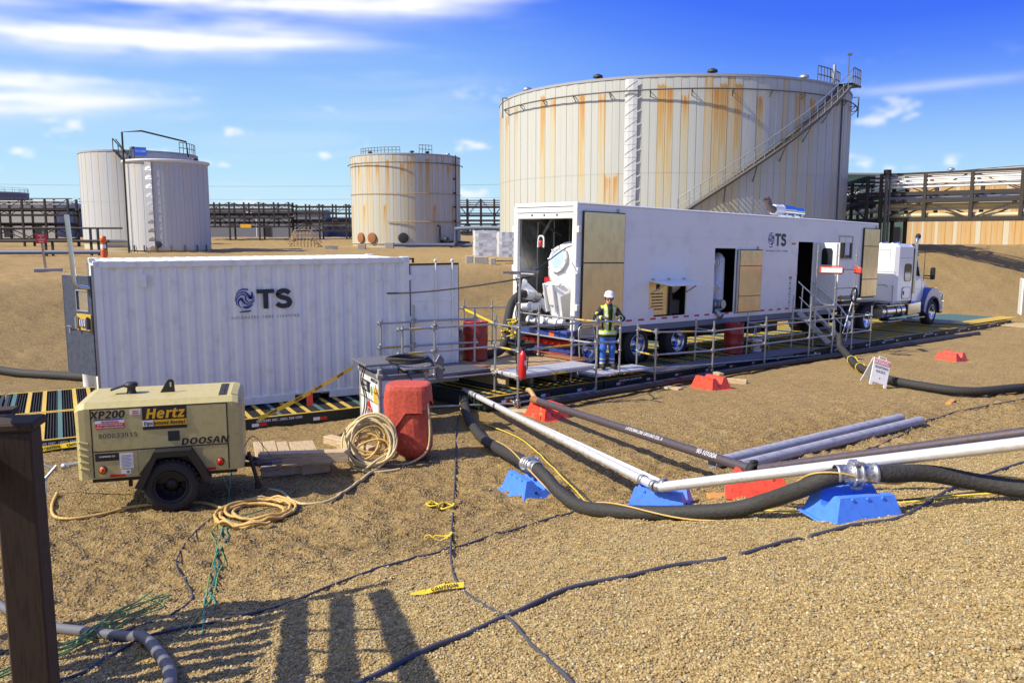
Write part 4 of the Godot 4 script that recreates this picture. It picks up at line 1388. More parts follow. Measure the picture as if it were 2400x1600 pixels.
# ---------------------------------------------------------------- trailer and tractor (in the frame TF)
func wheel_set(parent: Node, called: String, x: float, y: float, z: float, r: float, bright: Material, hub_blue: bool) -> void:
	var ax := Vector3(0, 0, 1)
	var o := Vector3(x, y, z)
	var b := B.new()
	b.lathe(o - ax * .34, ax, [Vector2(r * .56, 0), Vector2(r * .9, .0), Vector2(r * .99, .05), Vector2(r, .09), Vector2(r, .26), Vector2(r * .99, .29), Vector2(r * .92, .335), Vector2(r * .66, .345), Vector2(r * .60, .32)], 36)
	for k in 30:
		var an := TAU * k / 30
		b.box(o + Vector3(cos(an) * (r + .002), sin(an) * (r + .002), -.17), Vector3(.018, .045, .26), Basis(Vector3(0, 0, 1), an))
	var w := obj(called, b, M.tyre, parent)
	b = B.new()
	b.lathe(o - ax * .34, ax, [Vector2(r * .60, .325), Vector2(r * .60, .345), Vector2(r * .56, .345), Vector2(r * .54, .30), Vector2(r * .50, .16), Vector2(r * .30, .13), Vector2(r * .28, .17), Vector2(r * .22, .22), Vector2(.01, .23)], 32)
	obj("rim", b, bright, w)
	b = B.new()
	for k in 10:
		var an := TAU * k / 10
		b.cyl(o + Vector3(cos(an) * r * .38, sin(an) * r * .38, -.21), o + Vector3(cos(an) * r * .38, sin(an) * r * .38, -.165), .016, .014, 6)
		b.cyl(o + Vector3(cos(an + .3) * r * .47, sin(an + .3) * r * .47, -.19), o + Vector3(cos(an + .3) * r * .47, sin(an + .3) * r * .47, -.17), .03, .03, 8)
	obj("wheel_nuts", b, M.soft_black, w)
	if hub_blue:
		b = B.new()
		b.box(o + Vector3(.04, -.1, -.09), Vector3(.10, .17, .05), Basis(Vector3(0, 0, 1), -.5), .02)
		obj("nut_marker", b, M.blue_plastic, w)

func panel(b: B, u0: float, u1: float, y0: float, y1: float, z: float, d := .04, bev := .006) -> B:
	return b.box(Vector3((u0 + u1) * .5, (y0 + y1) * .5, z), Vector3(u1 - u0, y1 - y0, d), Basis(), bev)

func make_trailer() -> void:
	var t := thing("process_trailer", "very long white trailer with open bronze-backed doors and a vacuum tank in its tail", "trailer", TF)
	var L := 16.75; var y0 := 1.04; var y1 := 4.16; var W := 2.2
	var b := B.new()
	# near side, built round its openings
	var top := 3.39
	panel(b, 0.0, L, 3.39, y1 - .06, -.02)
	panel(b, .0, 2.87, y0, top, -.02); panel(b, 2.87, 4.56, 2.21, top, -.02); panel(b, 2.87, 4.56, y0, 1.23, -.02)
	panel(b, 4.56, 5.9, y0, top, -.02); panel(b, 5.9, 7.02, 3.11, top, -.02); panel(b, 5.9, 7.02, y0, 1.2, -.02)
	panel(b, 7.02, 10.75, y0, top, -.02); panel(b, 11.8, 13.45, y0, top, -.02)
	panel(b, 10.75, 11.8, y0, 1.12, -.02); panel(b, 10.75, 11.8, top - .02, top, -.02)
	panel(b, 13.45, 13.63, 1.48, top, -.02); panel(b, 13.63, 14.64, 1.48, 2.83, -.02); panel(b, 14.64, L, 1.48, top, -.02)
	obj("near_wall", b, M.white_trailer, t)
	b = B.new()
	panel(b, 0, L, y0, y1 - .06, -W + .02)
	b.box(Vector3(L - .02, 2.82, -W * .5), Vector3(.04, 2.66, W - .08))
	obj("far_wall", b, M.white_trailer, t)
	b = B.new()
	b.box(Vector3(L * .5, y1 - .03, -W * .5), Vector3(L + .02, .06, W + .02), Basis(), .025)
	obj("roof", b, M.white_trailer, t)
	b = B.new()
	b.box(Vector3(6.7, y0 - .01, -W * .5), Vector3(13.4, .06, W - .1)); b.box(Vector3(15.1, 1.46, -W * .5), Vector3(3.3, .06, W - .1))
	obj("floor", b, M.deck_steel, t)
	b = B.new()
	panel(b, .05, 13.45, .87, y0 - .005, -.04, .06); panel(b, 13.45, L, 1.35, 1.475, -.04, .06); b.box(Vector3(13.45, 1.15, -W * .5), Vector3(.06, .6, W - .1))
	obj("under_rail", b, M.faint_grey, t)
	# tail frame
	b = B.new()
	b.box(Vector3(-.02, y1 - .20, -W * .5), Vector3(.09, .40, W + .02), Basis(), .02)
	for z in [-.06, -W + .06]: b.box(Vector3(-.02, 2.55, z), Vector3(.10, 3.05, .15), Basis(), .015)
	obj("tail_frame", b, M.white_trailer, t)
	b = B.new()
	for k in 2: b.box(Vector3(-.07, y1 - .10 - .14 * k, -W * .5), Vector3(.012, .02, W - .2))
	for k in 3: b.box(Vector3(-.075, y1 - .30, -W * (.3 + .2 * k)), Vector3(.03, .05, .06), Basis(), .01)
	obj("header_trim", b, M.faint_grey, t)
	for z in [.05, -W - .05]:
		for y in [1.6, 2.5, 3.5]:
			b = B.new()
			b.box(Vector3(-.01, y, z), Vector3(.11, .16, .06), Basis(), .01)
			obj("hinge", b, M.white_trailer, t)
	# bronze-backed doors folded flat on the side
	for d in [[.13, 1.71, 1.06, 3.95, .05], [7.15, 8.45, 1.17, 3.09, .045], [15.45, 16.78, 1.40, 3.95, .05]]:
		b = B.new()
		panel(b, d[0], d[1], d[2], d[3], d[4] * .5 + .012, d[4], .008)
		var door := obj("door_frame", b, M.black_paint, t)
		var parts := [[.0, .56], [.57, 1.0]] if d[0] < 5 else [[.0, .25], [.26, .74], [.75, 1.0]]
		for q in parts:
			b = B.new()
			panel(b, d[0] + .025, d[1] - .025, lerpf(d[2] + .025, d[3] - .025, q[0]), lerpf(d[2] + .025, d[3] - .025, q[1]), d[4] + .016, .01, .002)
			obj("bronze_panel", b, M.bronze_sheet, door)
		b = B.new()
		b.box(Vector3(d[1] - .25, d[3] + .05, .03), Vector3(.05, .1, .05), Basis(), .01)
		if d[0] > 5 and d[0] < 10: panel(b, d[0] - .10, d[0] - .01, d[2], d[3], .04, .06, .01)
		obj("door_catch", b, M.galvanised, door)
	# tail interior: stainless wall sheets
	for k in 5:
		b = B.new()
		panel(b, .12 + .62 * k, .12 + .62 * k + .605, y0 + .03, y1 - .12, -W + .055, .02, .004)
		obj("liner_sheet", b, M.stainless, t)
		b = B.new()
		b.box(Vector3(.115 + .62 * k, 2.55, -W + .075), Vector3(.035, 2.9, .03), Basis(), .008)
		obj("liner_batten", b, M.galvanised, t)
	b = B.new()
	b.span(Vector3(.15, 3.95, -W + .1), Vector3(1.6, 3.4, -W + .1), .04, .06); b.span(Vector3(.8, 4.05, -1.5), Vector3(.8, 3.3, -W + .15), .04, .06); b.box(Vector3(1.0, 4.03, -1.1), Vector3(.06, .08, 2.0))
	obj("roof_brace", b, M.galvanised, t)
	b = B.new()
	b.box(Vector3(5.2, 2.6, -W * .5), Vector3(.05, 3.0, W - .1)); b.box(Vector3(5.75, 2.6, -1.3), Vector3(.05, 3.0, 1.6)); b.box(Vector3(9.0, 2.6, -1.2), Vector3(.05, 3.0, 1.9)); b.box(Vector3(13.2, 2.6, -1.2), Vector3(.05, 2.8, 1.9))
	panel(b, 5.2, 13.3, 1.1, 4.0, -W + .06, .03)
	obj("bulkhead", b, M.steel_dark, t)
	# the vacuum vessel with its hatch and rams
	var cy := 2.44; var cz := -.80; var r := .72
	b = B.new()
	b.lathe(Vector3(4.6, cy, cz), Vector3(-1, 0, 0), [Vector2(r, 0), Vector2(r, 3.9), Vector2(r, 3.9), Vector2(r + .05, 3.9), Vector2(r + .05, 4.0), Vector2(r, 4.0), Vector2(r * .9, 4.13), Vector2(r * .66, 4.24), Vector2(r * .3, 4.31), Vector2(.01, 4.33)], 40)
	var ves := obj("vacuum_vessel", b, M.white_gloss, t)
	b = B.new()
	var hx := Vector3(-.97, .20, -.12).normalized()
	var ho := Vector3(.36, cy + .30, cz - .12)
	b.lathe(ho, hx, [Vector2(.27, -.05), Vector2(.27, .05), Vector2(.34, .05), Vector2(.34, .10), Vector2(.34, .10), Vector2(.28, .11), Vector2(.26, .07)], 28)
	for k in 8:
		var axs := B.ring_axes(hx)
		var q: Vector3 = ho + ((axs[0] as Vector3) * cos(TAU * k / 8) + (axs[1] as Vector3) * sin(TAU * k / 8)) * .32
		b.cyl(q + hx * .08, q + hx * .15, .022, .02, 6)
	var hatch := obj("hatch_ring", b, M.white_gloss, ves)
	b = B.new()
	b.lathe(ho, hx, [Vector2(.27, .07), Vector2(.2, .085), Vector2(.01, .09)], 24)
	obj("hatch_glass", b, M.glass_pale, hatch)
	b = B.new()
	b.prism(PackedVector2Array([Vector2(-.20, .0), Vector2(.16, .0), Vector2(.30, .72), Vector2(.22, .86), Vector2(-.16, .86), Vector2(-.30, .66)]), 0, .34, Transform3D(Basis(Vector3(0, 0, -1), Vector3(-.34, .94, 0), Vector3(-1, -.30, 0)), Vector3(.46, 1.32, cz + .06)))
	for e in [-.13, .10]: b.cyl(Vector3(.16, 1.36, cz + e), Vector3(-.12, 2.12, cz + e), .055, .055, 10)
	b.box(Vector3(.0, 2.14, cz), Vector3(.16, .06, .5), Basis(Vector3(0, 0, 1), .35), .02)
	obj("hopper", b, M.white_gloss, ves)
	b = B.new()
	for k in 2: b.tube([Vector3(.0, 1.45, cz + .12 - .30 * k), Vector3(-.24 + .0, 2.15, cz + .22 - .30 * k)], .045, 8)
	b.box(Vector3(-.08, 1.85, cz + .07), Vector3(.12, .5, .3), Basis(Vector3(0, 0, 1), .3), .03)
	obj("ram", b, M.white_gloss, ves)
	b = B.new()
	b.cyl(Vector3(.10, 1.75, cz - .68), Vector3(-.22, 2.08, cz - .86), .13, .13, 12); b.cyl(Vector3(-.22, 2.08, cz - .86), Vector3(-.28, 2.14, cz - .90), .16, .16, 12); b.cyl(Vector3(.15, 1.70, cz - .62), Vector3(.3, 1.45, cz - .45), .10, .10, 12)
	b.cyl(Vector3(.05, 1.55, cz - .50), Vector3(-.35, 1.52, cz - .78), .10, .10, 12); b.cyl(Vector3(-.12, 1.53, cz - .63), Vector3(-.18, 1.53, cz - .66), .14, .14, 12)
	obj("filling_pipe", b, M.white_gloss, ves)
	b = B.new()
	b.cyl(Vector3(-.05, 1.17, cz - .85), Vector3(-.05, 1.20, cz + .45), .07, .07, 10)
	for k in 4: b.cyl(Vector3(-.05, 1.18, cz - .80 + .33 * k), Vector3(-.05, 1.18, cz - .72 + .33 * k), .12, .12, 12)
	b.cyl(Vector3(-.1, 1.2, cz - .18), Vector3(-.25, 1.23, cz - .18), .09, .11, 12)
	obj("valve_manifold", b, M.dirty_white, ves)
	b = B.new()
	b.tube(curve([Vector3(.25, 3.05, -1.62), Vector3(.25, 3.30, -1.60), Vector3(.25, 3.34, -1.50), Vector3(.25, 3.28, -1.42), Vector3(.25, 3.05, -1.42)], 4), .025, 6)
	var lg := obj("lamp_guard", b, M.white_mark, ves)
	b = B.new()
	b.lathe(Vector3(.25, 3.06, -1.52), Vector3.UP, [Vector2(.07, 0), Vector2(.07, .12), Vector2(.05, .17), Vector2(.01, .18)], 12)
	obj("beacon", b, M.red_drum, lg)
	b = B.new()
	b.box(Vector3(.30, 2.22, cz - .52), Vector3(.015, .14, .14), Basis(Vector3.UP, .55))
	obj("warning_sticker", b, M.red_mark, ves)
	b = B.new()
	for k in 6: b.cyl(Vector3(.7 + .5 * k, 3.5, -.5 - .2 * (k % 3)), Vector3(.7 + .5 * k, 3.15, -.5 - .2 * (k % 3)), .06, .06, 8)
	b.tube(curve([Vector3(.5, 3.65, -.3), Vector3(.9, 3.75, -.6), Vector3(1.5, 3.5, -1.2), Vector3(2.5, 3.6, -1.6)]), .06, 8)
	obj("roof_plumbing", b, M.steel_dark, ves)
	# control hatch with its lifted flap
	b = B.new()
	panel(b, 2.89, 3.84, 1.26, 2.18, -.10, .03, .004)
	var cp := obj("control_panel", b, M.bronze_sheet, t)
	b = B.new()
	for i in 6:
		for j in 6: b.box(Vector3(3.13 + .085 * i, 1.42 + .085 * j, -.08), Vector3(.05, .035, .02), Basis(), .006)
	b.box(Vector3(3.36, 2.03, -.08), Vector3(.15, .15, .02), Basis(), .01)
	obj("switches", b, M.soft_black, cp)
	b = B.new()
	panel(b, 3.86, 3.93, 1.23, 2.21, -.06, .08); panel(b, 3.93, 4.55, 1.25, 2.2, -.45, .04); b.box(Vector3(4.2, 1.45, -.28), Vector3(.5, .4, .3), Basis(), .02); b.box(Vector3(4.05, 1.9, -.40), Vector3(.12, .3, .06))
	obj("electrics_box", b, M.steel_dark, t)
	b = B.new()
	b.box(Vector3(3.02, 1.34, -.04), Vector3(.24, .24, .02), Basis(), .004)
	obj("clipboard", b, M.white_mark, cp)
	b = B.new()
	b.box(Vector3(3.72, 2.16, .36), Vector3(1.74, .03, .74), Basis(Vector3(1, 0, 0), .14), .006)
	var flap := obj("hatch_flap", b, M.white_trailer, t)
	b = B.new()
	for u in [2.92, 4.50]: b.span(Vector3(u, 1.85, .0), Vector3(u, 2.12, .45), .02, .025)
	for u in [3.0, 3.7, 4.4]: b.box(Vector3(u, 2.24, .02), Vector3(.10, .06, .05), Basis(), .01)
	obj("flap_stay", b, M.galvanised, flap)
	# pump bay
	b = B.new()
	b.lathe(Vector3(6.15, 1.95, -.55), Vector3.UP, [Vector2(.01, -.62), Vector2(.2, -.6), Vector2(.33, -.45), Vector2(.36, 0), Vector2(.33, .45), Vector2(.2, .6), Vector2(.01, .62)], 20)
	b.lathe(Vector3(6.80, 2.15, -.50), Vector3.UP, [Vector2(.22, -.9), Vector2(.22, .65), Vector2(.12, .8), Vector2(.01, .84)], 20)
	b.cyl(Vector3(5.92, 2.68, -.38), Vector3(6.55, 2.72, -.38), .11, .11, 14); b.cyl(Vector3(6.40, 2.71, -.38), Vector3(6.46, 2.71, -.38), .17, .17, 16); b.cyl(Vector3(6.52, 2.72, -.38), Vector3(6.56, 2.72, -.38), .17, .17, 16)
	b.cyl(Vector3(6.5, 1.9, -.4), Vector3(6.5, 2.05, -.2), .10, .14, 14)
	obj("pump_vessel", b, M.dirty_white, t)
	b = B.new()
	b.cyl(Vector3(5.95, 1.45, -.2), Vector3(6.7, 1.45, -.2), .09, .09, 12); b.cyl(Vector3(6.1, 1.45, -.2), Vector3(6.15, 1.45, -.2), .15, .15, 14); b.cyl(Vector3(6.3, 1.45, -.2), Vector3(6.35, 1.45, -.2), .15, .15, 14); b.cyl(Vector3(6.5, 1.45, -.2), Vector3(6.5, 1.45, -.02), .13, .13, 14)
	b.cyl(Vector3(6.2, 1.25, -.1), Vector3(6.2, 1.1, .12), .10, .10, 12)
	obj("pump_valve", b, M.galvanised, t)
	# side doorway, grey door swung out, steps inside
	b = B.new()
	b.box(Vector3(11.86, 2.24, .46), Vector3(.05, 2.24, .90), Basis(Vector3.UP, -.06), .01)
	var gd := obj("side_door", b, M.dirty_white, t)
	b = B.new()
	var oval := PackedVector2Array()
	for k in 20:
		var an := TAU * k / 20
		oval.append(Vector2(clampf(cos(an) * 1.3, -1, 1) * .19, clampf(sin(an) * 1.2, -1, 1) * .33))
	b.prism(oval, -.01, .01, Transform3D(Basis(Vector3(0, 0, 1), Vector3.UP, Vector3(-1, 0, 0)), Vector3(11.82, 2.85, .48)))
	obj("door_window", b, M.dark_glass, gd)
	b = B.new()
	b.box(Vector3(11.81, 2.0, .86), Vector3(.05, .14, .04), Basis(), .01)
	obj("door_handle", b, M.galvanised, gd)
	b = B.new()
	for k in 3: b.cyl(Vector3(11.0 + .2 * k, 3.1, -.4), Vector3(11.0 + .2 * k, 2.9, -.42), .06, .06, 10)
	b.tube(curve([Vector3(11.0, 3.0, -.3), Vector3(11.2, 2.5, -.35), Vector3(11.5, 2.3, -.4)]), .03, 6); b.box(Vector3(11.35, 1.9, -.9), Vector3(.9, 1.4, .4), Basis(), .03)
	obj("cabin_fittings", b, M.galvanised, t)
	# window
	b = B.new()
	panel(b, 13.59, 14.68, 2.79, 2.84, .0, .05); panel(b, 13.59, 14.68, 3.59, 3.64, .0, .05); panel(b, 13.59, 13.64, 2.8, 3.63, .0, .048); panel(b, 14.63, 14.68, 2.8, 3.63, .0, .048); panel(b, 14.10, 14.13, 2.82, 3.62, -.01, .03)
	var wf := obj("window_frame", b, M.galvanised, t)
	b = B.new()
	panel(b, 13.63, 14.64, 2.83, 3.60, -.03, .006, 0)
	obj("window_pane", b, M.dark_glass, wf)
	b = B.new()
	panel(b, 14.15, 14.50, 2.95, 3.55, -.024, .004, 0)
	obj("paper_notice", b, M.dirty_white, wf)
	# marks
	logo(t, Transform3D(Basis(), Vector3(9.52, 3.415, .004)), .39, true)
	b = B.new()
	for k in 24:
		var u := .4 + .51 * k
		if u < 1.85 or (u > 7.1 and u < 8.4) or (u > 10.6 and u < 11.9): continue
		panel(b, u, u + .24, 1.155, 1.205, .003, .006, 0)
	obj("red_reflectors", b, M.red_mark, t)
	b = B.new()
	for u in [10.35, 10.47]: b.box(Vector3(u, 3.30, .02), Vector3(.1, .06, .04), Basis(), .01)
	obj("marker_lamp", b, M.orange_gloss, t)
	for k in 11:
		b = B.new()
		var y := 2.20 - .092 * k
		var wd := .18 if k < 1 else .12
		panel(b, 10.33 - wd * .5, 10.33 + wd * .5, y - (.05 if k == 0 else .03), y + .03, .002, .006, 0)
		obj("notice", b, [M.red_mark, M.white_mark, M.faint_grey, M.logo_dark][[0, 1, 2, 1, 3, 1, 2, 1, 1, 2, 1][k]], t)
		words(t, ["NO", "PPE", "AIR", "EYE", "EXIT", "LOCK", "STOP", "WASH", "FIRE", "GAS", "OIL"][k], .03, M.white_mark if k in [0, 2, 4, 6, 9] else M.logo_dark, Transform3D(Basis(), Vector3(10.33, y - .005, .006)))
	b = B.new()
	for k in 2: b.cyl(Vector3(14.0, 1.42, -.01), Vector3(14.0, 1.42, .01), .10, .10, 16)
	obj("round_sticker", b, M.hertz_yellow, t)
	# roof exhaust
	b = B.new()
	b.cyl(Vector3(10.25, 4.42, -.7), Vector3(10.75, 4.42, -.7), .17, .17, 18)
	var ex := obj("silencer", b, M.white_gloss, t)
	b = B.new()
	b.cyl(Vector3(10.75, 4.42, -.7), Vector3(11.45, 4.42, -.7), .18, .18, 18); b.cyl(Vector3(11.45, 4.40, -.7), Vector3(12.1, 4.40, -.7), .15, .15, 18); b.ball(Vector3(12.1, 4.40, -.7), Vector3(.12, .15, .15))
	for x in [10.9, 11.4, 11.9]: b.box(Vector3(x, 4.22, -.7), Vector3(.06, .16, .3))
	obj("exhaust_pipe", b, M.chrome, ex)
	b = B.new()
	b.tube(curve([Vector3(10.3, 4.42, -.7), Vector3(10.05, 4.44, -.7), Vector3(9.9, 4.56, -.7), Vector3(9.82, 4.70, -.7)], 4), .13, 12)
	b.cyl(Vector3(9.80, 4.70, -.7), Vector3(9.95, 4.84, -.7), .13, .02, 12)
	obj("exhaust_elbow", b, M.mill_pipe, ex)
	# running gear
	for u in [.58, 2.48, 4.28]:
		wheel_set(t, "wheel", u, .5, -.02, .5, M.polished, true)
		b = B.new()
		b.cyl(Vector3(u, .5, -.3), Vector3(u, .5, -W + .1), .08, .08, 10)
		b.lathe(Vector3(u, .5, -W), Vector3(0, 0, 1), [Vector2(.2, 0), Vector2(.46, .0), Vector2(.5, .06), Vector2(.5, .3), Vector2(.2, .34)], 28)
		obj("axle", b, M.tyre, t)
		b = B.new()
		b.lathe(Vector3(u, .5, -.40), Vector3(0, 0, 1), [Vector2(.585, 0), Vector2(.585, .40), Vector2(.585, .40), Vector2(.56, .40)], 20, PI * .12 - PI * .5 + PI, PI * .88 - PI * .5 + PI)
		obj("mudguard", b, M.black_paint, t)
	for z in [-.75, -1.45]:
		b = B.new()
		b.box(Vector3(6.9, .80, z), Vector3(13.2, .28, .14))
		obj("chassis_beam", b, M.black_paint, t)
	b = B.new()
	for u in [8.6, 9.6]: b.box(Vector3(u, .62, -.5), Vector3(.7, .35, .7), Basis(), .03)
	b.box(Vector3(12.6, .5, -.45), Vector3(.12, .9, .12)); b.box(Vector3(8.2, .58, -1.95), Vector3(5.6, .66, .36), Basis(), .03)  # long far-side box is added to keep the gap under the trailer dark
	obj("under_box", b, M.black_paint, t)
	# tail bumper: navy box with red lamps
	b = B.new()
	b.box(Vector3(-.20, .93, -W * .5), Vector3(.34, .20, W + .1), Basis(), .02); b.box(Vector3(-.02, .7, -W * .5), Vector3(.06, .5, W))
	var bump := obj("tail_platform", b, M.navy, t)
	b = B.new()
	b.box(Vector3(-.12, .70, -W * .5 + .2), Vector3(.10, .14, W - .5), Basis(), .02)
	obj("lamp_bar", b, M.red_mark, bump)
	for k in 6:
		b = B.new()
		b.lathe(Vector3(-.17, .70, -.35 - .23 * k), Vector3(-1, 0, 0), [Vector2(.055, 0), Vector2(.055, .02), Vector2(.03, .03), Vector2(.01, .032)], 12)
		obj("tail_lamp", b, M.red_lens, bump)
	b = B.new()
	b.box(Vector3(-.16, .36, -W * .5 + .1), Vector3(.12, .16, W - .3), Basis(), .02)
	obj("under_run_bar", b, M.red_mark, bump)
	b = B.new()
	b.box(Vector3(-.225, .36, -.55), Vector3(.01, .10, .3))
	obj("number_plate", b, M.white_mark, bump)
	b = B.new()
	b.box(Vector3(-.376, .93, -.45), Vector3(.006, .13, .18), Basis(), .001)
	obj("crest_sticker", b, M.orange_gloss, bump)
	b = B.new()
	b.box(Vector3(-.24, 1.10, -1.05), Vector3(.36, .10, 1.5), Basis(), .02)
	obj("black_tray", b, M.black_paint, bump)

func make_tractor() -> void:
	var k := thing("tractor_unit", "white tractor unit with navy wing and chrome front guard, coupled to the long trailer", "truck", TF)
	var b := B.new()
	# sleeper
	b.box(Vector3(19.55, 2.22, -1.15), Vector3(1.62, 2.42, 2.3), Basis(), .13)
	obj("sleeper", b, M.white_gloss, k)
	b = B.new()
	b.box(Vector3(18.735, 2.3, -1.15), Vector3(.012, .012, 2.1)); b.box(Vector3(18.735, 3.18, -.55), Vector3(.012, .012, .5)); b.box(Vector3(18.735, 2.9, -.32), Vector3(.012, .5, .012))
	b.box(Vector3(19.5, 2.86, .002), Vector3(1.3, .012, .01))
	obj("body_seam", b, M.faint_grey, k)
	for q in [[19.44, 20.08, 1.93, 2.62, "dark_glass", "sleeper_window"], [19.30, 20.10, 1.22, 1.68, "white_gloss", "locker_door"]]:
		b = B.new()
		var o := PackedVector2Array()
		for i in 24:
			var an := TAU * i / 24
			o.append(Vector2((q[0] + q[1]) * .5 + clampf(cos(an) * 1.25, -1, 1) * (q[1] - q[0]) * .5, (q[2] + q[3]) * .5 + clampf(sin(an) * 1.25, -1, 1) * (q[3] - q[2]) * .5))
		b.prism(o, .0, .015)
		var w := obj(q[5], b, M[q[4]], k)
		b = B.new()
		for i in 24:
			var p := o[i]; var p2 := o[(i + 1) % 24]
			b.span(Vector3(p.x, p.y, .012), Vector3(p2.x, p2.y, .012), .02, .02, Vector3(0, 0, 1))
		obj("surround", b, M.faint_grey if q[5] == "locker_door" else M.black_paint, w)
		if q[5] == "locker_door":
			b = B.new()
			b.box(Vector3(19.42, 1.45, .02), Vector3(.08, .16, .03), Basis(), .012)
			obj("latch", b, M.soft_black, w)
	b = B.new()
	b.cyl(Vector3(18.72, 1.72, -.35), Vector3(18.45, 1.78, -.35), .02, .02, 6); b.cyl(Vector3(18.45, 1.78, -.35), Vector3(18.45, 1.78, -.85), .02, .02, 6)
	b.tube([Vector3(18.70, 1.1, -.12), Vector3(18.70, 1.75, -.12), Vector3(18.60, 1.75, -.12)], .02, 6)
	obj("grab_rail", b, M.galvanised, k)
	b = B.new()
	b.box(Vector3(18.70, 1.45, -1.75), Vector3(.06, .4, .4), Basis(), .02)
	obj("vent_grille", b, M.soft_black, k)
	# cab with door, screen, bonnet
	b = B.new()
	b.prism(PackedVector2Array([Vector2(20.35, 1.05), Vector2(21.85, 1.05), Vector2(21.95, 1.95), Vector2(21.55, 2.12), Vector2(20.98, 3.05), Vector2(20.35, 3.22)]), -2.12, -.16)
	obj("cab", b, M.white_gloss, k)
	b = B.new()
	b.prism(PackedVector2Array([Vector2(20.72, 2.14), Vector2(21.42, 2.10), Vector2(20.98, 2.85), Vector2(20.72, 2.9)]), -.17, -.145)
	obj("door_window", b, M.dark_glass, k)
	b = B.new()
	b.quad(Vector3(21.60, 2.14, -.25), Vector3(21.60, 2.14, -2.02), Vector3(21.03, 3.02, -2.02), Vector3(21.03, 3.02, -.25))
	obj("windscreen", b, M.dark_glass, k)
	b = B.new()
	b.box(Vector3(21.18, 3.02, -1.14), Vector3(.34, .05, 1.9), Basis(Vector3(0, 0, 1), -.35), .015)
	obj("sun_visor", b, M.navy, k)
	b = B.new()
	b.box(Vector3(21.15, 1.95, -.15), Vector3(.10, .03, .03), Basis(), .01); b.box(Vector3(21.0, 1.55, -.158), Vector3(1.1, .010, .01)); b.box(Vector3(20.62, 1.95, -.158), Vector3(.010, 1.7, .01)); b.box(Vector3(21.72, 1.5, -.158), Vector3(.010, .85, .01))
	obj("door_seam", b, M.faint_grey, k)
	b = B.new()
	b.box(Vector3(20.42, 2.0, -.10), Vector3(.16, 2.1, .10), Basis(), .03)
	obj("side_fairing", b, M.pipe_cream, k)
	b = B.new()
	b.box(Vector3(20.33, 2.1, -.08), Vector3(.05, 2.3, .12))
	obj("gap_seal", b, M.soft_black, k)
	b = B.new()
	var rings := []
	for q in [[21.75, .92, 2.10, 1.05], [22.4, .84, 1.98, 1.15], [23.1, .74, 1.80, 1.2], [23.55, .62, 1.60, 1.2]]:
		var ring := []
		var z: float = q[1]
		for p in [[-z, q[3]], [-z, q[2] - .22], [-z + .18, q[2]], [z - .18, q[2]], [z, q[2] - .22], [z, q[3]]]:
			ring.append(Vector3(q[0], p[1], -1.14 + p[0]))
		rings.append(ring)
	b.loft(rings)
	obj("bonnet", b, M.white_gloss, k)
	b = B.new()
	b.box(Vector3(23.60, 1.18, -1.14), Vector3(.10, .85, 1.1), Basis(), .04)
	obj("grille", b, M.polished, k)
	for z in [-.20, -2.08]:
		b = B.new()
		var pr := PackedVector2Array()
		for i in 13:
			var an := PI * (1.06 - 1.08 * i / 12.0)
			pr.append(Vector2(22.6 + cos(an) * .60, .58 + sin(an) * .60))
		for i in 13:
			var an := PI * (.02 + .98 * i / 12.0)
			var rr := .98 if i > 3 else .90
			pr.append(Vector2(22.6 + cos(an) * (1.06 if i < 5 else .98), .62 + sin(an) * rr))
		b.prism(pr, z - .24, z + .24)
		var wing := obj("wing", b, M.navy, k)
		b = B.new()
		var lp := []
		for i in 15:
			var an := PI * (1.04 - 1.06 * i / 14.0)
			lp.append(Vector3(22.6 + cos(an) * .62, .58 + sin(an) * .62, z + (.25 if z > -1 else -.25)))
		b.tube(lp, .045, 6)
		obj("wing_edge", b, M.black_paint, wing)
		b = B.new()
		b.box(Vector3(23.52, 1.34, z - .05), Vector3(.22, .18, .26), Basis(Vector3.UP, -.3), .05)
		obj("headlamp", b, M.glass_pale, wing)
		b = B.new()
		b.ball(Vector3(23.2, 1.56, z + .1), Vector3(.07, .05, .05))
		obj("indicator", b, M.amber, wing)
	b = B.new()
	b.box(Vector3(23.75, .62, -1.14), Vector3(.24, .34, 2.3), Basis(), .07)
	obj("bumper", b, M.polished, k)
	b = B.new()
	for z in [-.22, -.75, -1.5, -2.06]: b.tube(curve([Vector3(23.85, .62, z), Vector3(24.25, .62, z), Vector3(24.33, .85, z), Vector3(24.26, 1.22, z), Vector3(24.02, 1.36, z), Vector3(23.7, 1.36, z)], 4), .04, 8)
	for y in [.62, .95, 1.2]: b.tube([Vector3(24.30 - (.05 if y != .95 else 0.0), y, -.15), Vector3(24.30 - (.05 if y != .95 else 0.0), y, -2.13)], .035, 8)
	obj("front_guard", b, M.chrome, k)
	for z in [.16, -2.44]:
		b = B.new()
		b.box(Vector3(21.95, 2.22, z), Vector3(.10, .52, .20), Basis(), .04)
		b.tube([Vector3(21.75, 2.12, z + (-.3 if z > -1 else .3)), Vector3(21.93, 2.12, z)], .025, 6); b.tube([Vector3(21.75, 2.02, z + (-.3 if z > -1 else .3)), Vector3(21.93, 2.0, z)], .02, 6)
		obj("mirror", b, M.black_paint, k)
	b = B.new()
	b.tube(curve([Vector3(20.55, 1.4, -.05), Vector3(20.55, 3.35, -.05), Vector3(20.57, 3.55, -.05), Vector3(20.66, 3.68, -.05)], 5), .075, 12)
	obj("exhaust_stack", b, M.polished, k)
	b = B.new()
	b.ball(Vector3(20.68, 3.74, -.05), Vector3(.11, .13, .11))
	obj("stack_end", b, M.soft_black, k)
	b = B.new()
	b.cyl(Vector3(20.9, 3.15, -.5), Vector3(20.9, 3.2, -.5), .16, .16, 14)
	var bc := obj("beacon_base", b, M.black_paint, k)
	b = B.new()
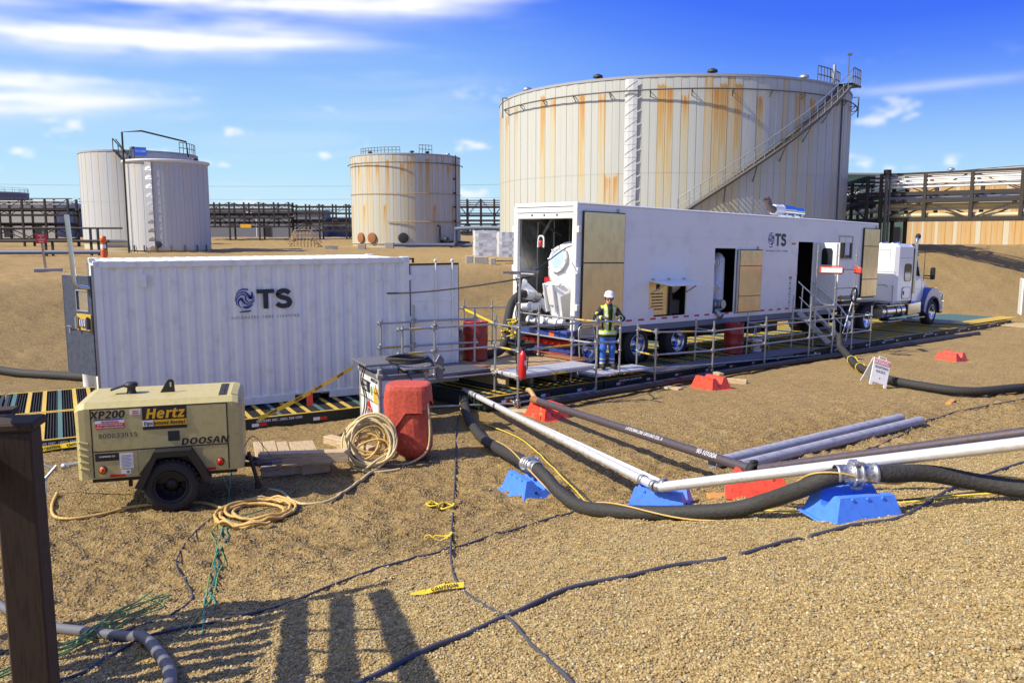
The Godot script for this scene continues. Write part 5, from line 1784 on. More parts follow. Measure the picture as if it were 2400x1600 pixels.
	b.lathe(Vector3(20.9, 3.2, -.5), Vector3.UP, [Vector2(.13, 0), Vector2(.12, .14), Vector2(.05, .2), Vector2(.01, .2)], 14)
	obj("beacon", b, M.amber, bc)
	b = B.new()
	b.tube([Vector3(21.75, 1.9, -.12), Vector3(21.73, 3.2, -.12)], .012, 5)
	obj("aerial", b, M.soft_black, k)
	b = B.new()
	for i in 2: b.cyl(Vector3(20.0 + .1 * i, 3.42, -.8 - .5 * i), Vector3(20.7, 3.5, -.8 - .5 * i), .06, .03, 10)
	obj("air_horn", b, M.chrome, k)
	# frame, tank, steps, wheels
	b = B.new()
	for z in [-.72, -1.55]: b.box(Vector3(18.6, .92, z), Vector3(9.4, .24, .1))
	b.box(Vector3(15.6, 1.12, -1.14), Vector3(1.0, .14, 1.0), Basis(), .03)
	obj("frame", b, M.black_paint, k)
	b = B.new()
	b.cyl(Vector3(17.75, .72, -.32), Vector3(19.95, .72, -.32), .28, .28, 24)
	var tk := obj("fuel_tank", b, M.polished, k)
	b = B.new()
	for x in [18.1, 19.0, 19.5]: b.lathe(Vector3(x, .72, -.32), Vector3(1, 0, 0), [Vector2(.29, 0), Vector2(.29, .07)], 24)
	b.cyl(Vector3(18.6, .95, -.2), Vector3(18.6, 1.06, -.2), .06, .06, 10)
	obj("tank_strap", b, M.soft_black, tk)
	b = B.new()
	b.box(Vector3(20.75, .78, -.15), Vector3(1.25, .5, .3), Basis(Vector3(0, 0, 1), .05), .03); b.box(Vector3(20.9, .40, .0), Vector3(1.3, .05, .24), Basis(), .01); b.box(Vector3(18.7, .98, -.15), Vector3(1.7, .03, .4)); b.box(Vector3(18.6, .36, .0), Vector3(1.4, .04, .22), Basis(), .01)
	obj("step", b, M.polished, k)
	b = B.new()
	b.box(Vector3(15.6, 1.2, -.34), Vector3(2.6, .03, .62), Basis(), .008); b.box(Vector3(14.3, 1.08, -.34), Vector3(.03, .28, .6), Basis(Vector3(0, 0, 1), .4)); b.box(Vector3(16.9, 1.08, -.34), Vector3(.03, .28, .6), Basis(Vector3(0, 0, 1), -.4))
	obj("wheel_cover", b, M.deck_steel, k)
	for u in [14.9, 16.35]:
		wheel_set(k, "wheel", u, .51, -.03, .51, M.chrome, false)
		b = B.new()
		b.lathe(Vector3(u, .51, -2.25), Vector3(0, 0, 1), [Vector2(.2, 0), Vector2(.46, .0), Vector2(.51, .06), Vector2(.51, .5), Vector2(.2, .54)], 28)
		b.cyl(Vector3(u, .51, -.3), Vector3(u, .51, -2.0), .1, .1, 8)
		obj("axle", b, M.tyre, k)
	wheel_set(k, "wheel", 22.6, .54, -.0, .54, M.chrome, false)
	b = B.new()
	b.lathe(Vector3(22.6, .54, -2.2), Vector3(0, 0, 1), [Vector2(.2, 0), Vector2(.5, .0), Vector2(.54, .06), Vector2(.54, .28), Vector2(.2, .3)], 28)
	b.cyl(Vector3(22.6, .54, -.3), Vector3(22.6, .54, -2.0), .09, .09, 8)
	obj("axle", b, M.tyre, k)

# ---------------------------------------------------------------- scaffolds (in the frame TF: u, height, w)
func s_post(root: Node, u: float, w: float, y0: float, y1: float, foot := false) -> void:
	var b := B.new()
	b.tube([Vector3(u, y0, w), Vector3(u, y1, w)], .0242, 10)
	var y := maxf(y0, -.1) + .02
	while y < y1 - .05:
		b.lathe(Vector3(u, y, w), Vector3.UP, [Vector2(.03, 0), Vector2(.042, .008), Vector2(.042, .02), Vector2(.03, .028)], 10)
		y += .5
	if foot:
		b.cyl(Vector3(u, y0 - .16, w), Vector3(u, y0, w), .016, .016, 8)
		b.box(Vector3(u, y0 - .16, w), Vector3(.15, .012, .15))
		b.box(Vector3(u, y0 - .02, w), Vector3(.14, .02, .03))
	obj("post", b, M.galvanised, root)

func s_rail(root: Node, a: Vector3, e: Vector3, mark := 0.0) -> void:
	var b := B.new()
	b.tube([a, e], .0215, 8)
	var r := obj("rail", b, M.galvanised, root)
	b = B.new()
	for p in [a, e]:
		var d := (e - a).normalized()
		var q: Vector3 = p + d * (.05 if p == a else -.05)
		b.box(q, Vector3(.05, .075, .075), Basis(Vector3.UP, atan2(-d.z, d.x)), .012)
		b.box(q + Vector3(0, .045, 0), Vector3(.022, .06, .022), Basis(), .004)
	obj("coupler", b, M.galvanised, r)
	if mark > 0.0:
		b = B.new()
		var d := e - a
		b.tube([a + d * (.5 - mark * .5), a + d * (.5 + mark * .5)], .0228, 8)
		obj("yellow_band", b, M.tread_yellow, r)

func s_planks(root: Node, u0: float, u1: float, w0: float, w1: float, y: float, n: int, m: Material, called := "plank") -> void:
	for k in n:
		var b := B.new()
		var wd := (w1 - w0) / n
		var zc := w0 + wd * (k + .5)
		b.box(Vector3((u0 + u1) * .5, y - .03, zc), Vector3(u1 - u0, .055, wd - .012), Basis(), .006)
		for j in 2: b.box(Vector3((u0 + u1) * .5, y, zc - wd * .25 + wd * .5 * j), Vector3(u1 - u0 - .1, .008, wd * .12))
		obj(called, b, m, root)

func make_scaffolds() -> void:
	var s := thing("scaffold_platform", "galvanised tube scaffold platform with plank deck between the container and the trailer's tail", "scaffold", TF)
	for p in [[-3.41, 1.59, -.16, 2.87, true], [-3.3, .75, -.16, 1.62, true], [-4.8, .6, .44, 1.56, false], [-5.55, .55, -.1, 1.50, true], [-5.2, -.72, .44, 1.52, false], [-4.4, -.66, .44, 1.78, false], [-2.9, -.4, .44, 1.66, false], [-1.0, 1.59, -.16, 1.55, true], [-1.0, .82, -.16, 1.50, true], [-.2, 1.59, .2, 1.42, false], [-.78, -1.22, .44, 1.70, false], [-.88, -.4, .44, 1.68, false], [-1.0, -3.1, -.1, 1.65, true], [-.05, -3.05, -.1, 1.62, true], [.7, -3.0, -.1, 1.5, true], [-2.7, -3.2, .0, 1.95, true], [-3.6, -3.1, .0, 1.55, true]]:
		s_post(s, p[0], p[1], p[2], p[3], p[4])
	for r in [[-5.7, 1.42, .55, -4.8, 1.42, .6, .3], [-4.8, 1.42, .6, -3.3, 1.43, .75, .0], [-5.7, .94, .55, -4.8, .94, .6, .4], [-4.8, .94, .6, -3.3, .95, .75, .0], [-5.3, 1.42, -.72, -4.4, 1.42, -.66, .0], [-4.4, 1.43, -.66, -2.8, 1.43, -.4, .0], [-5.3, .9, -.72, -4.4, .9, -.66, .5], [-4.4, .9, -.66, -2.8, .9, -.4, .0],
		[-3.3, 1.43, .75, -3.41, 1.43, 1.59, .0], [-3.3, .95, .75, -3.41, .95, 1.59, .4], [-3.3, .38, .75, -3.41, .38, 1.59, .0], [-3.3, -.12, .75, -3.41, -.12, 1.59, .5],
		[-3.41, 1.43, 1.59, -1.0, 1.43, 1.59, .0], [-3.41, .96, 1.59, -1.0, .96, 1.59, .3], [-1.0, 1.43, 1.59, -.2, 1.40, 1.59, .0], [-1.0, .96, 1.59, -.2, .93, 1.59, .0], [-3.41, .38, 1.59, -1.0, .38, 1.59, .2], [-3.41, .38, .82, -1.0, .38, .82, .0], [-3.41, -.14, 1.55, -5.5, -.14, .5, .0], [-3.41, -.12, 1.59, -1.0, -.12, 1.59, .2],
		[-1.0, 1.43, 1.59, -1.0, 1.43, .82, .6], [-1.0, .94, 1.59, -1.0, .94, .82, .0], [-1.0, 1.43, .82, -.78, 1.43, -1.22, .0], [-1.0, .94, .82, -.78, .94, -1.22, .0], [-1.0, 1.42, -3.1, .8, 1.40, -3.0, .0], [-1.0, .5, -3.1, .8, .5, -3.0, .0], [-3.7, 1.42, -3.1, -1.0, 1.42, -3.1, .0], [-5.5, .38, .55, -3.3, .38, .75, .0]]:
		s_rail(s, Vector3(r[0], r[1], r[2]), Vector3(r[3], r[4], r[5]), r[6])
	s_planks(s, -3.38, -.95, .84, 1.56, .46, 3, M.aluminium)
	s_planks(s, -5.6, -3.25, -.62, .56, .46, 5, M.deck_steel)
	var b := B.new()
	b.tube([Vector3(-3.41, 2.52, 1.3), Vector3(-3.41, 2.52, 2.0)], .022, 8); b.tube([Vector3(-3.9, 2.55, 1.6), Vector3(-2.9, 2.55, 1.6)], .022, 8)
	obj("cross_tube", b, M.galvanised, s)
	# the boarded deck behind
	var dk := thing("deck", "low deck of grey boards edged with rust-brown matting behind the trailer's tail", "deck", TF)
	s_planks(dk, -3.05, -.45, -1.9, .66, .41, 7, M.plywood, "board")
	for q in [[-1.75, .74, 2.75, .15], [-1.75, -2.0, 2.75, .18]]:
		b = B.new()
		b.box(Vector3(q[0], .43, q[1]), Vector3(q[2], .035, q[3]), Basis(), .008)
		obj("brown_edge", b, M.rusty_mat, dk)
	b = B.new()
	b.box(Vector3(-.55, .445, -.6), Vector3(.42, .035, 2.5), Basis(), .008); b.box(Vector3(-3.2, .43, -.9), Vector3(.55, .035, 2.2), Basis(), .008)
	obj("brown_mat", b, M.rusty_mat, dk)
	for k in 4:
		b = B.new()
		b.box(Vector3(-2.8 + .75 * k, .17, -.6), Vector3(.1, .38, 2.4))
		obj("joist", b, M.timber_along, dk)
	# walkway along the trailer
	var v := thing("scaffold_walkway", "long galvanised scaffold walkway with guard rails along the trailer's side", "scaffold", TF)
	for p in [[1.15, 1.59, -.18, 1.16], [3.6, 1.59, -.18, 1.22], [6.2, 1.59, -.2, 1.22], [8.75, 1.59, -.2, 1.72], [10.25, 1.59, -.2, 3.32], [11.6, 1.59, -.2, 3.24], [13.0, 1.59, -.2, 1.28], [1.4, .82, .0, 1.2], [3.9, .82, .0, 1.2], [6.5, .82, .0, 1.28], [9.1, .82, .0, 1.7], [10.5, .82, .0, 3.3], [12.4, .82, .0, 1.1]]:
		s_post(v, p[0], p[1], p[2], p[3], p[1] > 1.0)
	for r in [[1.15, 1.07, 1.59, 3.6, .95, 1.59, .2], [1.15, .52, 1.59, 3.6, .44, 1.59, .0], [3.6, .95, 1.59, 6.2, .96, 1.59, .0], [3.6, .44, 1.59, 6.2, .44, 1.59, .0], [6.2, .96, 1.59, 8.75, .96, 1.59, .0], [6.2, .44, 1.59, 8.75, .44, 1.59, .0], [8.75, .96, 1.59, 10.25, .96, 1.59, .3], [8.75, .44, 1.59, 10.25, .44, 1.59, .0], [10.25, .96, 1.59, 11.6, .96, 1.59, .0], [10.25, .44, 1.59, 11.6, .44, 1.59, .0], [11.6, .96, 1.59, 13.05, .95, 1.59, .0], [11.6, .44, 1.59, 13.05, .43, 1.59, .0],
		[1.15, 1.07, 1.59, 1.4, 1.07, .82, .5], [1.15, .5, 1.59, 1.4, .5, .82, .6], [3.6, .95, 1.59, 3.9, .95, .82, .0], [3.6, .42, 1.59, 3.9, .42, .82, .0], [6.5, .96, .82, 9.1, .96, .82, .3], [6.5, .46, .82, 9.1, .46, .82, .0], [9.1, .96, .82, 10.5, .96, .82, .0], [9.1, .46, .82, 10.5, .46, .82, .0], [8.75, .96, 1.59, 9.1, .96, .82, .0], [6.2, .44, 1.59, 6.5, .44, .82, .4], [6.2, .96, 1.59, 6.5, .96, .82, .0], [10.25, 1.38, 1.59, 10.5, 1.38, .82, .0], [10.25, .44, 1.59, 10.5, .44, .82, .0], [11.6, .96, 1.59, 11.8, .96, .82, .0], [8.75, 1.35, 1.59, 10.25, 1.38, 1.59, .0], [10.25, 1.38, 1.59, 11.6, 1.36, 1.59, .0], [9.6, 2.52, 1.62, 11.75, 2.50, 1.62, .0], [10.25, 1.92, 1.59, 11.6, 1.92, 1.59, .0], [11.6, 1.98, 1.66, 10.35, -.02, 1.75, .0], [13.0, .95, 1.59, 13.0, .95, .82, .0], [13.0, .43, 1.59, 13.0, .43, .82, .0], [-.2, .20, 1.55, 9.6, -.12, 1.55, .0]]:
		s_rail(v, Vector3(r[0], r[1], r[2]), Vector3(r[3], r[4], r[5]), r[6])
	for q in [[-.9, 1.15, .21], [1.18, 3.6, .07], [3.63, 6.2, .07], [6.23, 9.3, .06], [10.6, 13.0, .09]]:
		s_planks(v, q[0], q[1], .86, 1.52, q[2], 3, M.deck_steel if q[0] > 1.0 else M.aluminium)
	# flood lights and cable coil
	for q in [[9.55, 2.50, 1.78, "red-framed floodlight with a white face on the tall scaffold posts", -1.05, true], [11.45, 2.48, 1.72, "floodlight turned away, right one on the tall scaffold posts", .7, false]]:
		var fl := thing("floodlight", q[3], "floodlight", TF * at(q[0], q[1], q[2], q[4]))
		b = B.new()
		b.box(Vector3.ZERO, Vector3(.70, .23, .12), Basis(), .05)
		obj("housing", b, M.red_plastic, fl)
		b = B.new()
		b.box(Vector3(0, 0, .058), Vector3(.60, .15, .02), Basis(), .006)
		obj("lamp_face", b, M.lamp_face, fl)
		b = B.new()
		b.tube([Vector3(-.3, 0, -.02), Vector3(-.3, .14, -.08), Vector3(.3, .14, -.08), Vector3(.3, 0, -.02)], .012, 6)
		obj("bracket", b, M.galvanised, fl)
	var coil := []
	rng.seed = 8
	for k in 90:
		var an := TAU * k / 18.0
		coil.append(Vector3(cos(an) * (.19 + .015 * sin(k * .7)), sin(an) * (.23 + .012 * cos(k * .9)), .02 * sin(k * 1.3)))
	b = B.new()
	b.tube(coil, .016, 6)
	tag(obj("cable_coil", b, M.rubber, null, TF * at(11.35, 1.70, 1.70)), "small black cable coil hung on the tall scaffold post", "cable coil")
	# stair to the trailer's doorway
	var st := thing("trailer_stair", "grey metal stair with sloping handrails up to the trailer's side doorway", "stair", TF)
	for u in [10.78, 11.72]:
		b = B.new()
		b.span(Vector3(u, 1.05, .12), Vector3(u, .10, 1.25), .04, .16)
		obj("stringer", b, M.aluminium, st)
		b = B.new()
		b.tube(curve([Vector3(u, 2.05, .06), Vector3(u, 1.95, .18), Vector3(u, 1.0, 1.30), Vector3(u, .12, 1.34)], 5), .022, 8); b.tube([Vector3(u, 1.55, .12), Vector3(u, .62, 1.24)], .018, 8); b.tube([Vector3(u, 1.0, .2), Vector3(u, 1.9, .22)], .02, 8); b.tube([Vector3(u, .55, .72), Vector3(u, 1.5, .72)], .02, 8)
		obj("handrail", b, M.aluminium, st)
	for k in 5:
		b = B.new()
		b.box(Vector3(11.25, .92 - .19 * k, .28 + .225 * k), Vector3(.9, .035, .22), Basis(), .005)
		obj("tread", b, M.deck_steel, st)
	b = B.new()
	b.box(Vector3(11.25, 1.06, .10), Vector3(1.0, .04, .22), Basis(), .005)
	obj("threshold", b, M.aluminium, st)

func drum(label: String, xf: Transform3D, note: bool) -> void:
	var d := thing("steel_drum", label, "drum", xf, "red steel drums by the scaffolds")
	var b := B.new()
	var pr := [Vector2(.01, .02), Vector2(.27, .02), Vector2(.29, .0), Vector2(.292, .02), Vector2(.286, .05)]
	for y in [.30, .60]:
		pr.append_array([Vector2(.286, y - .03), Vector2(.298, y), Vector2(.286, y + .03)])
	pr.append_array([Vector2(.286, .86), Vector2(.293, .88), Vector2(.290, .90), Vector2(.275, .89), Vector2(.272, .87), Vector2(.01, .865)])
	b.lathe(Vector3.ZERO, Vector3.UP, pr, 36)
	obj("barrel", b, M.red_drum, d)
	b = B.new()
	b.cyl(Vector3(.16, .865, .08), Vector3(.16, .89, .08), .03, .03, 10); b.cyl(Vector3(-.15, .865, -.1), Vector3(-.15, .882, -.1), .018, .018, 10)
	obj("bung", b, M.galvanised, d)
	if note:
		b = B.new()
		var a0 := .35
		for k in 4:
			var p0 := Vector3(sin(a0 + .16 * k), 0, cos(a0 + .16 * k)) * .2895; var p1 := Vector3(sin(a0 + .16 * k + .16), 0, cos(a0 + .16 * k + .16)) * .2895
			b.quad(p0 + Vector3(0, .40, 0), p1 + Vector3(0, .40, 0), p1 + Vector3(0, .56, 0), p0 + Vector3(0, .56, 0))
		var lb := obj("paper_label", b, M.white_mark, d)
		b = B.new()
		for k in 5: b.box(Vector3(sin(.67) * .2905, .53 - .025 * k, cos(.67) * .2905), Vector3(.11 - .02 * (k % 2), .008, .004), Basis(Vector3.UP, .67))
		obj("print_line", b, M.faint_grey, lb)

func make_scaffold_things() -> void:
	var b := B.new()
	drum("dull red steel drum with white paper label on the deck by the container door", TF * at(-2.5, .43, -.85, .5), true)
	drum("dark red steel drum under the trailer, below the open pump bay", TF * at(6.55, .02, .35, .2), false)
	var fe := thing("fire_extinguisher", "red fire extinguisher hung on the tall scaffold post by the deck", "fire extinguisher", TF * at(-3.41, .40, 1.72))
	b.lathe(Vector3.ZERO, Vector3.UP, [Vector2(.01, 0), Vector2(.07, .0), Vector2(.078, .02), Vector2(.078, .46), Vector2(.06, .52), Vector2(.025, .55), Vector2(.022, .58), Vector2(.01, .58)], 20)
	obj("cylinder", b, M.red_gloss, fe)
	b = B.new()
	b.box(Vector3(.02, .62, 0), Vector3(.12, .03, .03), Basis(Vector3(0, 0, 1), .25), .006); b.box(Vector3(.02, .59, 0), Vector3(.10, .02, .03), Basis(), .006); b.cyl(Vector3(0, .57, 0), Vector3(0, .62, 0), .02, .02, 8)
	obj("valve", b, M.soft_black, fe)
	b = B.new()
	b.tube(curve([Vector3(.03, .59, .02), Vector3(.11, .52, .03), Vector3(.10, .3, .04), Vector3(.09, .18, .03)]), .012, 6)
	obj("hose", b, M.rubber, fe)
	b = B.new()
	for k in 4: b.quad(Vector3(sin(-.3 + .2 * k) * .0795, .28, cos(-.3 + .2 * k) * .0795), Vector3(sin(-.1 + .2 * k) * .0795, .28, cos(-.1 + .2 * k) * .0795), Vector3(sin(-.1 + .2 * k) * .0795, .38, cos(-.1 + .2 * k) * .0795), Vector3(sin(-.3 + .2 * k) * .0795, .38, cos(-.3 + .2 * k) * .0795))
	obj("label_plate", b, M.white_mark, fe)
	# black tub, folded chair frame, pails, step ladder
	b = B.new()
	b.loft([[Vector3(-.34, 0, .2), Vector3(.34, 0, .2), Vector3(.34, 0, -.2), Vector3(-.34, 0, -.2)], [Vector3(-.42, .26, .26), Vector3(.42, .26, .26), Vector3(.42, .26, -.26), Vector3(-.42, .26, -.26)], [Vector3(-.46, .27, .3), Vector3(.46, .27, .3), Vector3(.46, .27, -.3), Vector3(-.46, .27, -.3)], [Vector3(-.46, .30, .3), Vector3(.46, .30, .3), Vector3(.46, .30, -.3), Vector3(-.46, .30, -.3)], [Vector3(-.40, .30, .24), Vector3(.40, .30, .24), Vector3(.40, .30, -.24), Vector3(-.40, .30, -.24)], [Vector3(-.32, .04, .18), Vector3(.32, .04, .18), Vector3(.32, .04, -.18), Vector3(-.32, .04, -.18)]])
	tag(obj("tub", b, M.soft_black, null, TF * at(-1.0, .44, -1.0, 1.3)), "black plastic tub on the deck under the trailer's tail", "tub")
	var hd := thing("hand_truck", "bent grey tube hand truck standing behind the worker, left of his legs", "hand truck", TF * at(.05, .0, .35, -.35))
	b = B.new()
	for x in [-.22, .22]: b.tube(curve([Vector3(x, .05, .1), Vector3(x, .9, -.02), Vector3(x * .85, 1.12, -.06), Vector3(x * .4, 1.18, -.07)]), .018, 8)
	b.tube([Vector3(-.09, 1.18, -.07), Vector3(.09, 1.18, -.07)], .018, 8)
	for y in [.35, .65, .92]: b.tube([Vector3(-.22, y, .05), Vector3(.22, y, .05)], .014, 6)
	obj("frame", b, M.galvanised, hd)
	b = B.new()
	b.box(Vector3(0, .03, .22), Vector3(.45, .02, .26), Basis(), .005); b.box(Vector3(0, .99, -.02), Vector3(.36, .24, .015), Basis(), .005)
	obj("toe_plate", b, M.galvanised, hd)
	for x in [-.28, .28]:
		b = B.new()
		b.lathe(Vector3(x - .03, .14, -.08), Vector3(1, 0, 0), [Vector2(.03, 0), Vector2(.14, .005), Vector2(.14, .055), Vector2(.03, .06)], 18)
		obj("wheel", b, M.tyre, hd)
	for q in [[7.55, .55, "white plastic pail with a red print under the trailer beside the dark red drum", "white_plastic"], [7.15, .05, "second white pail, further in under the trailer by the step ladder", "dirty_white"]]:
		var pl := thing("pail", q[2], "pail", TF * at(q[0], .02, q[1]), "white pails under the trailer")
		b = B.new()
		b.lathe(Vector3.ZERO, Vector3.UP, [Vector2(.01, 0), Vector2(.13, 0), Vector2(.13, 0), Vector2(.148, .30), Vector2(.156, .30), Vector2(.156, .35), Vector2(.15, .36), Vector2(.01, .36)], 22)
		obj("bucket", b, M[q[3]], pl)
		b = B.new()
		for k in 4: b.quad(Vector3(sin(-.4 + .2 * k) * .143, .1, cos(-.4 + .2 * k) * .143), Vector3(sin(-.2 + .2 * k) * .143, .1, cos(-.2 + .2 * k) * .143), Vector3(sin(-.2 + .2 * k) * .150, .24, cos(-.2 + .2 * k) * .150), Vector3(sin(-.4 + .2 * k) * .150, .24, cos(-.4 + .2 * k) * .150))
		obj("print", b, M.red_mark, pl)
	var sl := thing("step_ladder", "white folding step ladder standing open under the trailer", "ladder", TF * at(8.15, .02, .3, .3))
	for z in [-.2, .2]:
		b = B.new()
		b.tube([Vector3(-.28, 0, z), Vector3(-.05, .72, z * .8)], .014, 6)
		obj("leg", b, M.aluminium, sl)
		b = B.new()
		b.tube([Vector3(.32, 0, z), Vector3(.02, .72, z * .8)], .014, 6)
		obj("leg", b, M.aluminium, sl)
	for k in 3:
		b = B.new()
		b.box(Vector3(-.2 + .07 * k, .22 + .24 * k, 0), Vector3(.14, .03, .36), Basis(), .006)
		obj("tread", b, M.dirty_white, sl)
	# the thick black suction hose from the vessel down to the deck
	b = B.new()
	b.tube(curve([Vector3(-.22, 1.84, -1.46), Vector3(-.50, 1.86, -1.44), Vector3(-.84, 1.66, -1.40), Vector3(-1.08, 1.20, -1.30), Vector3(-1.30, .72, -1.15), Vector3(-1.75, .54, -.9), Vector3(-2.3, .52, -.9)], 8), .105, 14)
	var hs: Node3D = tag(obj("suction_hose", b, M.rubber, null, TF), "fat black suction hose arching from the white vessel down to the deck", "hose")
	b = B.new()
	b.cyl(Vector3(-.12, 1.83, -1.46), Vector3(-.36, 1.86, -1.45), .125, .125, 16)
	obj("hose_clamp", b, M.dirty_white, hs)
	b = B.new()
	b.cyl(Vector3(.10, 1.78, -1.36), Vector3(-.14, 1.83, -1.46), .10, .10, 14)
	obj("hose_coupling", b, M.galvanised, hs)
	# grey pipe with couplings behind the drum
	b = B.new()
	b.tube([Vector3(-3.6, 1.15, -1.35), Vector3(-2.55, 1.12, -1.5)], .09, 12); b.cyl(Vector3(-2.95, 1.13, -1.44), Vector3(-2.80, 1.13, -1.46), .125, .125, 14); b.tube(curve([Vector3(-2.55, 1.12, -1.5), Vector3(-2.4, 1.05, -1.52), Vector3(-2.36, .85, -1.5), Vector3(-2.36, .45, -1.5)]), .09, 12)
	tag(obj("elbow_pipe", b, M.galvanised, null, TF), "grey elbow pipe with clamps behind the labelled red drum", "pipe")
	# black cable slung across the trailer's tail
	b = B.new()
	b.tube(curve([Vector3(-9.5, 1.9, -4.5), Vector3(-6.5, 2.0, -3.0), Vector3(-4.6, 2.05, -.6), Vector3(-3.41, 2.42, 1.6), Vector3(-2.4, 2.50, .9), Vector3(-.1, 3.02, -.35), Vector3(.5, 3.1, -.6)], 10), .016, 6)
	tag(obj("slung_cable", b, M.rubber, null, TF), "thin black cable slung across the trailer's open tail", "cable")
	b = B.new()
	rng.seed = 19
	for k in 5:
		var p := []
		for j in 10: p.append(Vector3(-3.36 + rng.randf_range(-.06, .06), 2.45 - j * .24, 1.52 + rng.randf_range(-.06, .06)))
		b.tube(curve(p, 4), .011, 5)
	tag(obj("cable_bundle", b, M.rubber, null, TF), "black cables hanging down the tall scaffold post", "cable")
	# lashings of yellow tape
	for q in [[-3.36, 1.43, 1.35, "yellow tape knotted round the scaffold rail beside the tall post"], [-1.22, .92, -1.22, "yellow tape tied round the fat suction hose"]]:
		b = B.new()
		rng.seed = int(q[0] * -100)
		for k in 5:
			var p := []
			for j in 6: p.append(Vector3(rng.randf_range(-.11, .11), .06 - .06 * j * (1 if k < 3 else -.3) + rng.randf_range(-.04, .04), rng.randf_range(-.11, .11)))
			b.tube(curve(p, 3), .022, 5, true, .5)
		tag(obj("tape_tie", b, M.tape_yellow, null, TF * at(q[0], q[1], q[2])), q[3], "tape")
	b = B.new()
	b.span(Vector3(-1.0, 1.40, -3.1), Vector3(-1.35, 1.12, -1.3), .01, .05)
	tag(obj("barrier_tape", b, M.tape_yellow, null, TF), "yellow tape strung from the back rail to the fat hose", "tape")
	# hoses lying beside the walkway: dark pipe low along the mats' edge
	b = B.new()
	b.tube([Vector3(-2.9, -.10, 2.05), Vector3(3.6, -.08, 2.0), Vector3(12.5, -.14, 1.98), Vector3(22.0, -.16, 2.1)], .085, 10)
	tag(obj("long_pipe", b, M.steel_dark, null, TF), "dark steel pipe lying along the foot of the scaffold walkway", "pipe")

# ---------------------------------------------------------------- the worker
func blob(bones: Array, cell: float, blend: float, b: B, paint: Callable, xf := Transform3D()) -> void:
	# bones [a, b, ra, rb]: one skin over tapered capsules, by surface nets
	var lo := Vector3(1e9, 1e9, 1e9); var hi := -lo
	for q in bones:
		var r: float = maxf(q[2], q[3]) + blend + cell * 2.0
		for e in 2:
			lo = lo.min((q[e] as Vector3) - Vector3.ONE * r); hi = hi.max((q[e] as Vector3) + Vector3.ONE * r)
	var n := Vector3i(((hi - lo) / cell).ceil()) + Vector3i.ONE
	var f := PackedFloat32Array()
	f.resize(n.x * n.y * n.z); f.fill(1.0)
	for q in bones:
		var a: Vector3 = q[0]; var d: Vector3 = (q[1] as Vector3) - a
		var dd := maxf(d.length_squared(), 1e-9)
		var r: float = maxf(q[2], q[3]) + blend + cell * 2.0
		var i0 := Vector3i(((a.min(q[1]) - Vector3.ONE * r - lo) / cell).floor()).clamp(Vector3i.ZERO, n - Vector3i.ONE)
		var i1 := Vector3i(((a.max(q[1]) + Vector3.ONE * r - lo) / cell).ceil()).clamp(Vector3i.ZERO, n - Vector3i.ONE)
		for z in range(i0.z, i1.z + 1):
			for y in range(i0.y, i1.y + 1):
				var at_ := (z * n.y + y) * n.x
				for x in range(i0.x, i1.x + 1):
					var p := lo + Vector3(x, y, z) * cell - a
					var t := clampf(p.dot(d) / dd, 0, 1)
					var v := (p - d * t).length() - lerpf(q[2], q[3], t)
					var o := f[at_ + x]
					var h := maxf(blend - absf(v - o), 0.0) / blend
					f[at_ + x] = minf(v, o) - h * h * blend * .25
	var idx := PackedInt32Array()
	idx.resize(f.size()); idx.fill(-1)
	var st := [1, n.x, n.x * n.y]
	var cor := []
	for k in 8: cor.append((k & 1) * st[0] + ((k >> 1) & 1) * st[1] + (k >> 2) * st[2])
	for z in n.z - 1:
		for y in n.y - 1:
			for x in n.x - 1:
				var c := (z * n.y + y) * n.x + x
				var m := 0
				for k in 8: if f[c + cor[k]] < 0.0: m += 1
				if m == 0 or m == 8: continue
				var s := Vector3.ZERO; var cnt := 0
				for k in 8:
					for ax in 3:
						if (k >> ax) & 1: continue
						var fa := f[c + cor[k]]; var fb := f[c + cor[k] + st[ax]]
						if (fa < 0.0) == (fb < 0.0): continue
						var w := Vector3(k & 1, (k >> 1) & 1, k >> 2)
						w[ax] += fa / (fa - fb)
						s += w; cnt += 1
				var p := lo + (Vector3(x, y, z) + s / cnt) * cell
				var g := Vector3.ZERO
				for ax in 3:
					var hi_ := 0.0; var lo_ := 0.0
					for k in 8:
						if (k >> ax) & 1: hi_ += f[c + cor[k]]
						else: lo_ += f[c + cor[k]]
					g[ax] = hi_ - lo_
				b.tint = paint.call(p)
				idx[c] = b.put(xf * p, (xf.basis * g).normalized())
	for z in range(1, n.z - 1):
		for y in range(1, n.y - 1):
			for x in range(1, n.x - 1):
				var c := (z * n.y + y) * n.x + x
				for ax in 3:
					var ina := f[c] < 0.0
					if ina == (f[c + st[ax]] < 0.0): continue
					var s1: int = st[(ax + 1) % 3]; var s2: int = st[(ax + 2) % 3]
					var q := [idx[c], idx[c - s1], idx[c - s1 - s2], idx[c - s2]]
					if q.min() < 0: continue
					if ina: b.ix.append_array(PackedInt32Array([q[0], q[2], q[1], q[0], q[3], q[2]]))
					else: b.ix.append_array(PackedInt32Array([q[0], q[1], q[2], q[0], q[2], q[3]]))

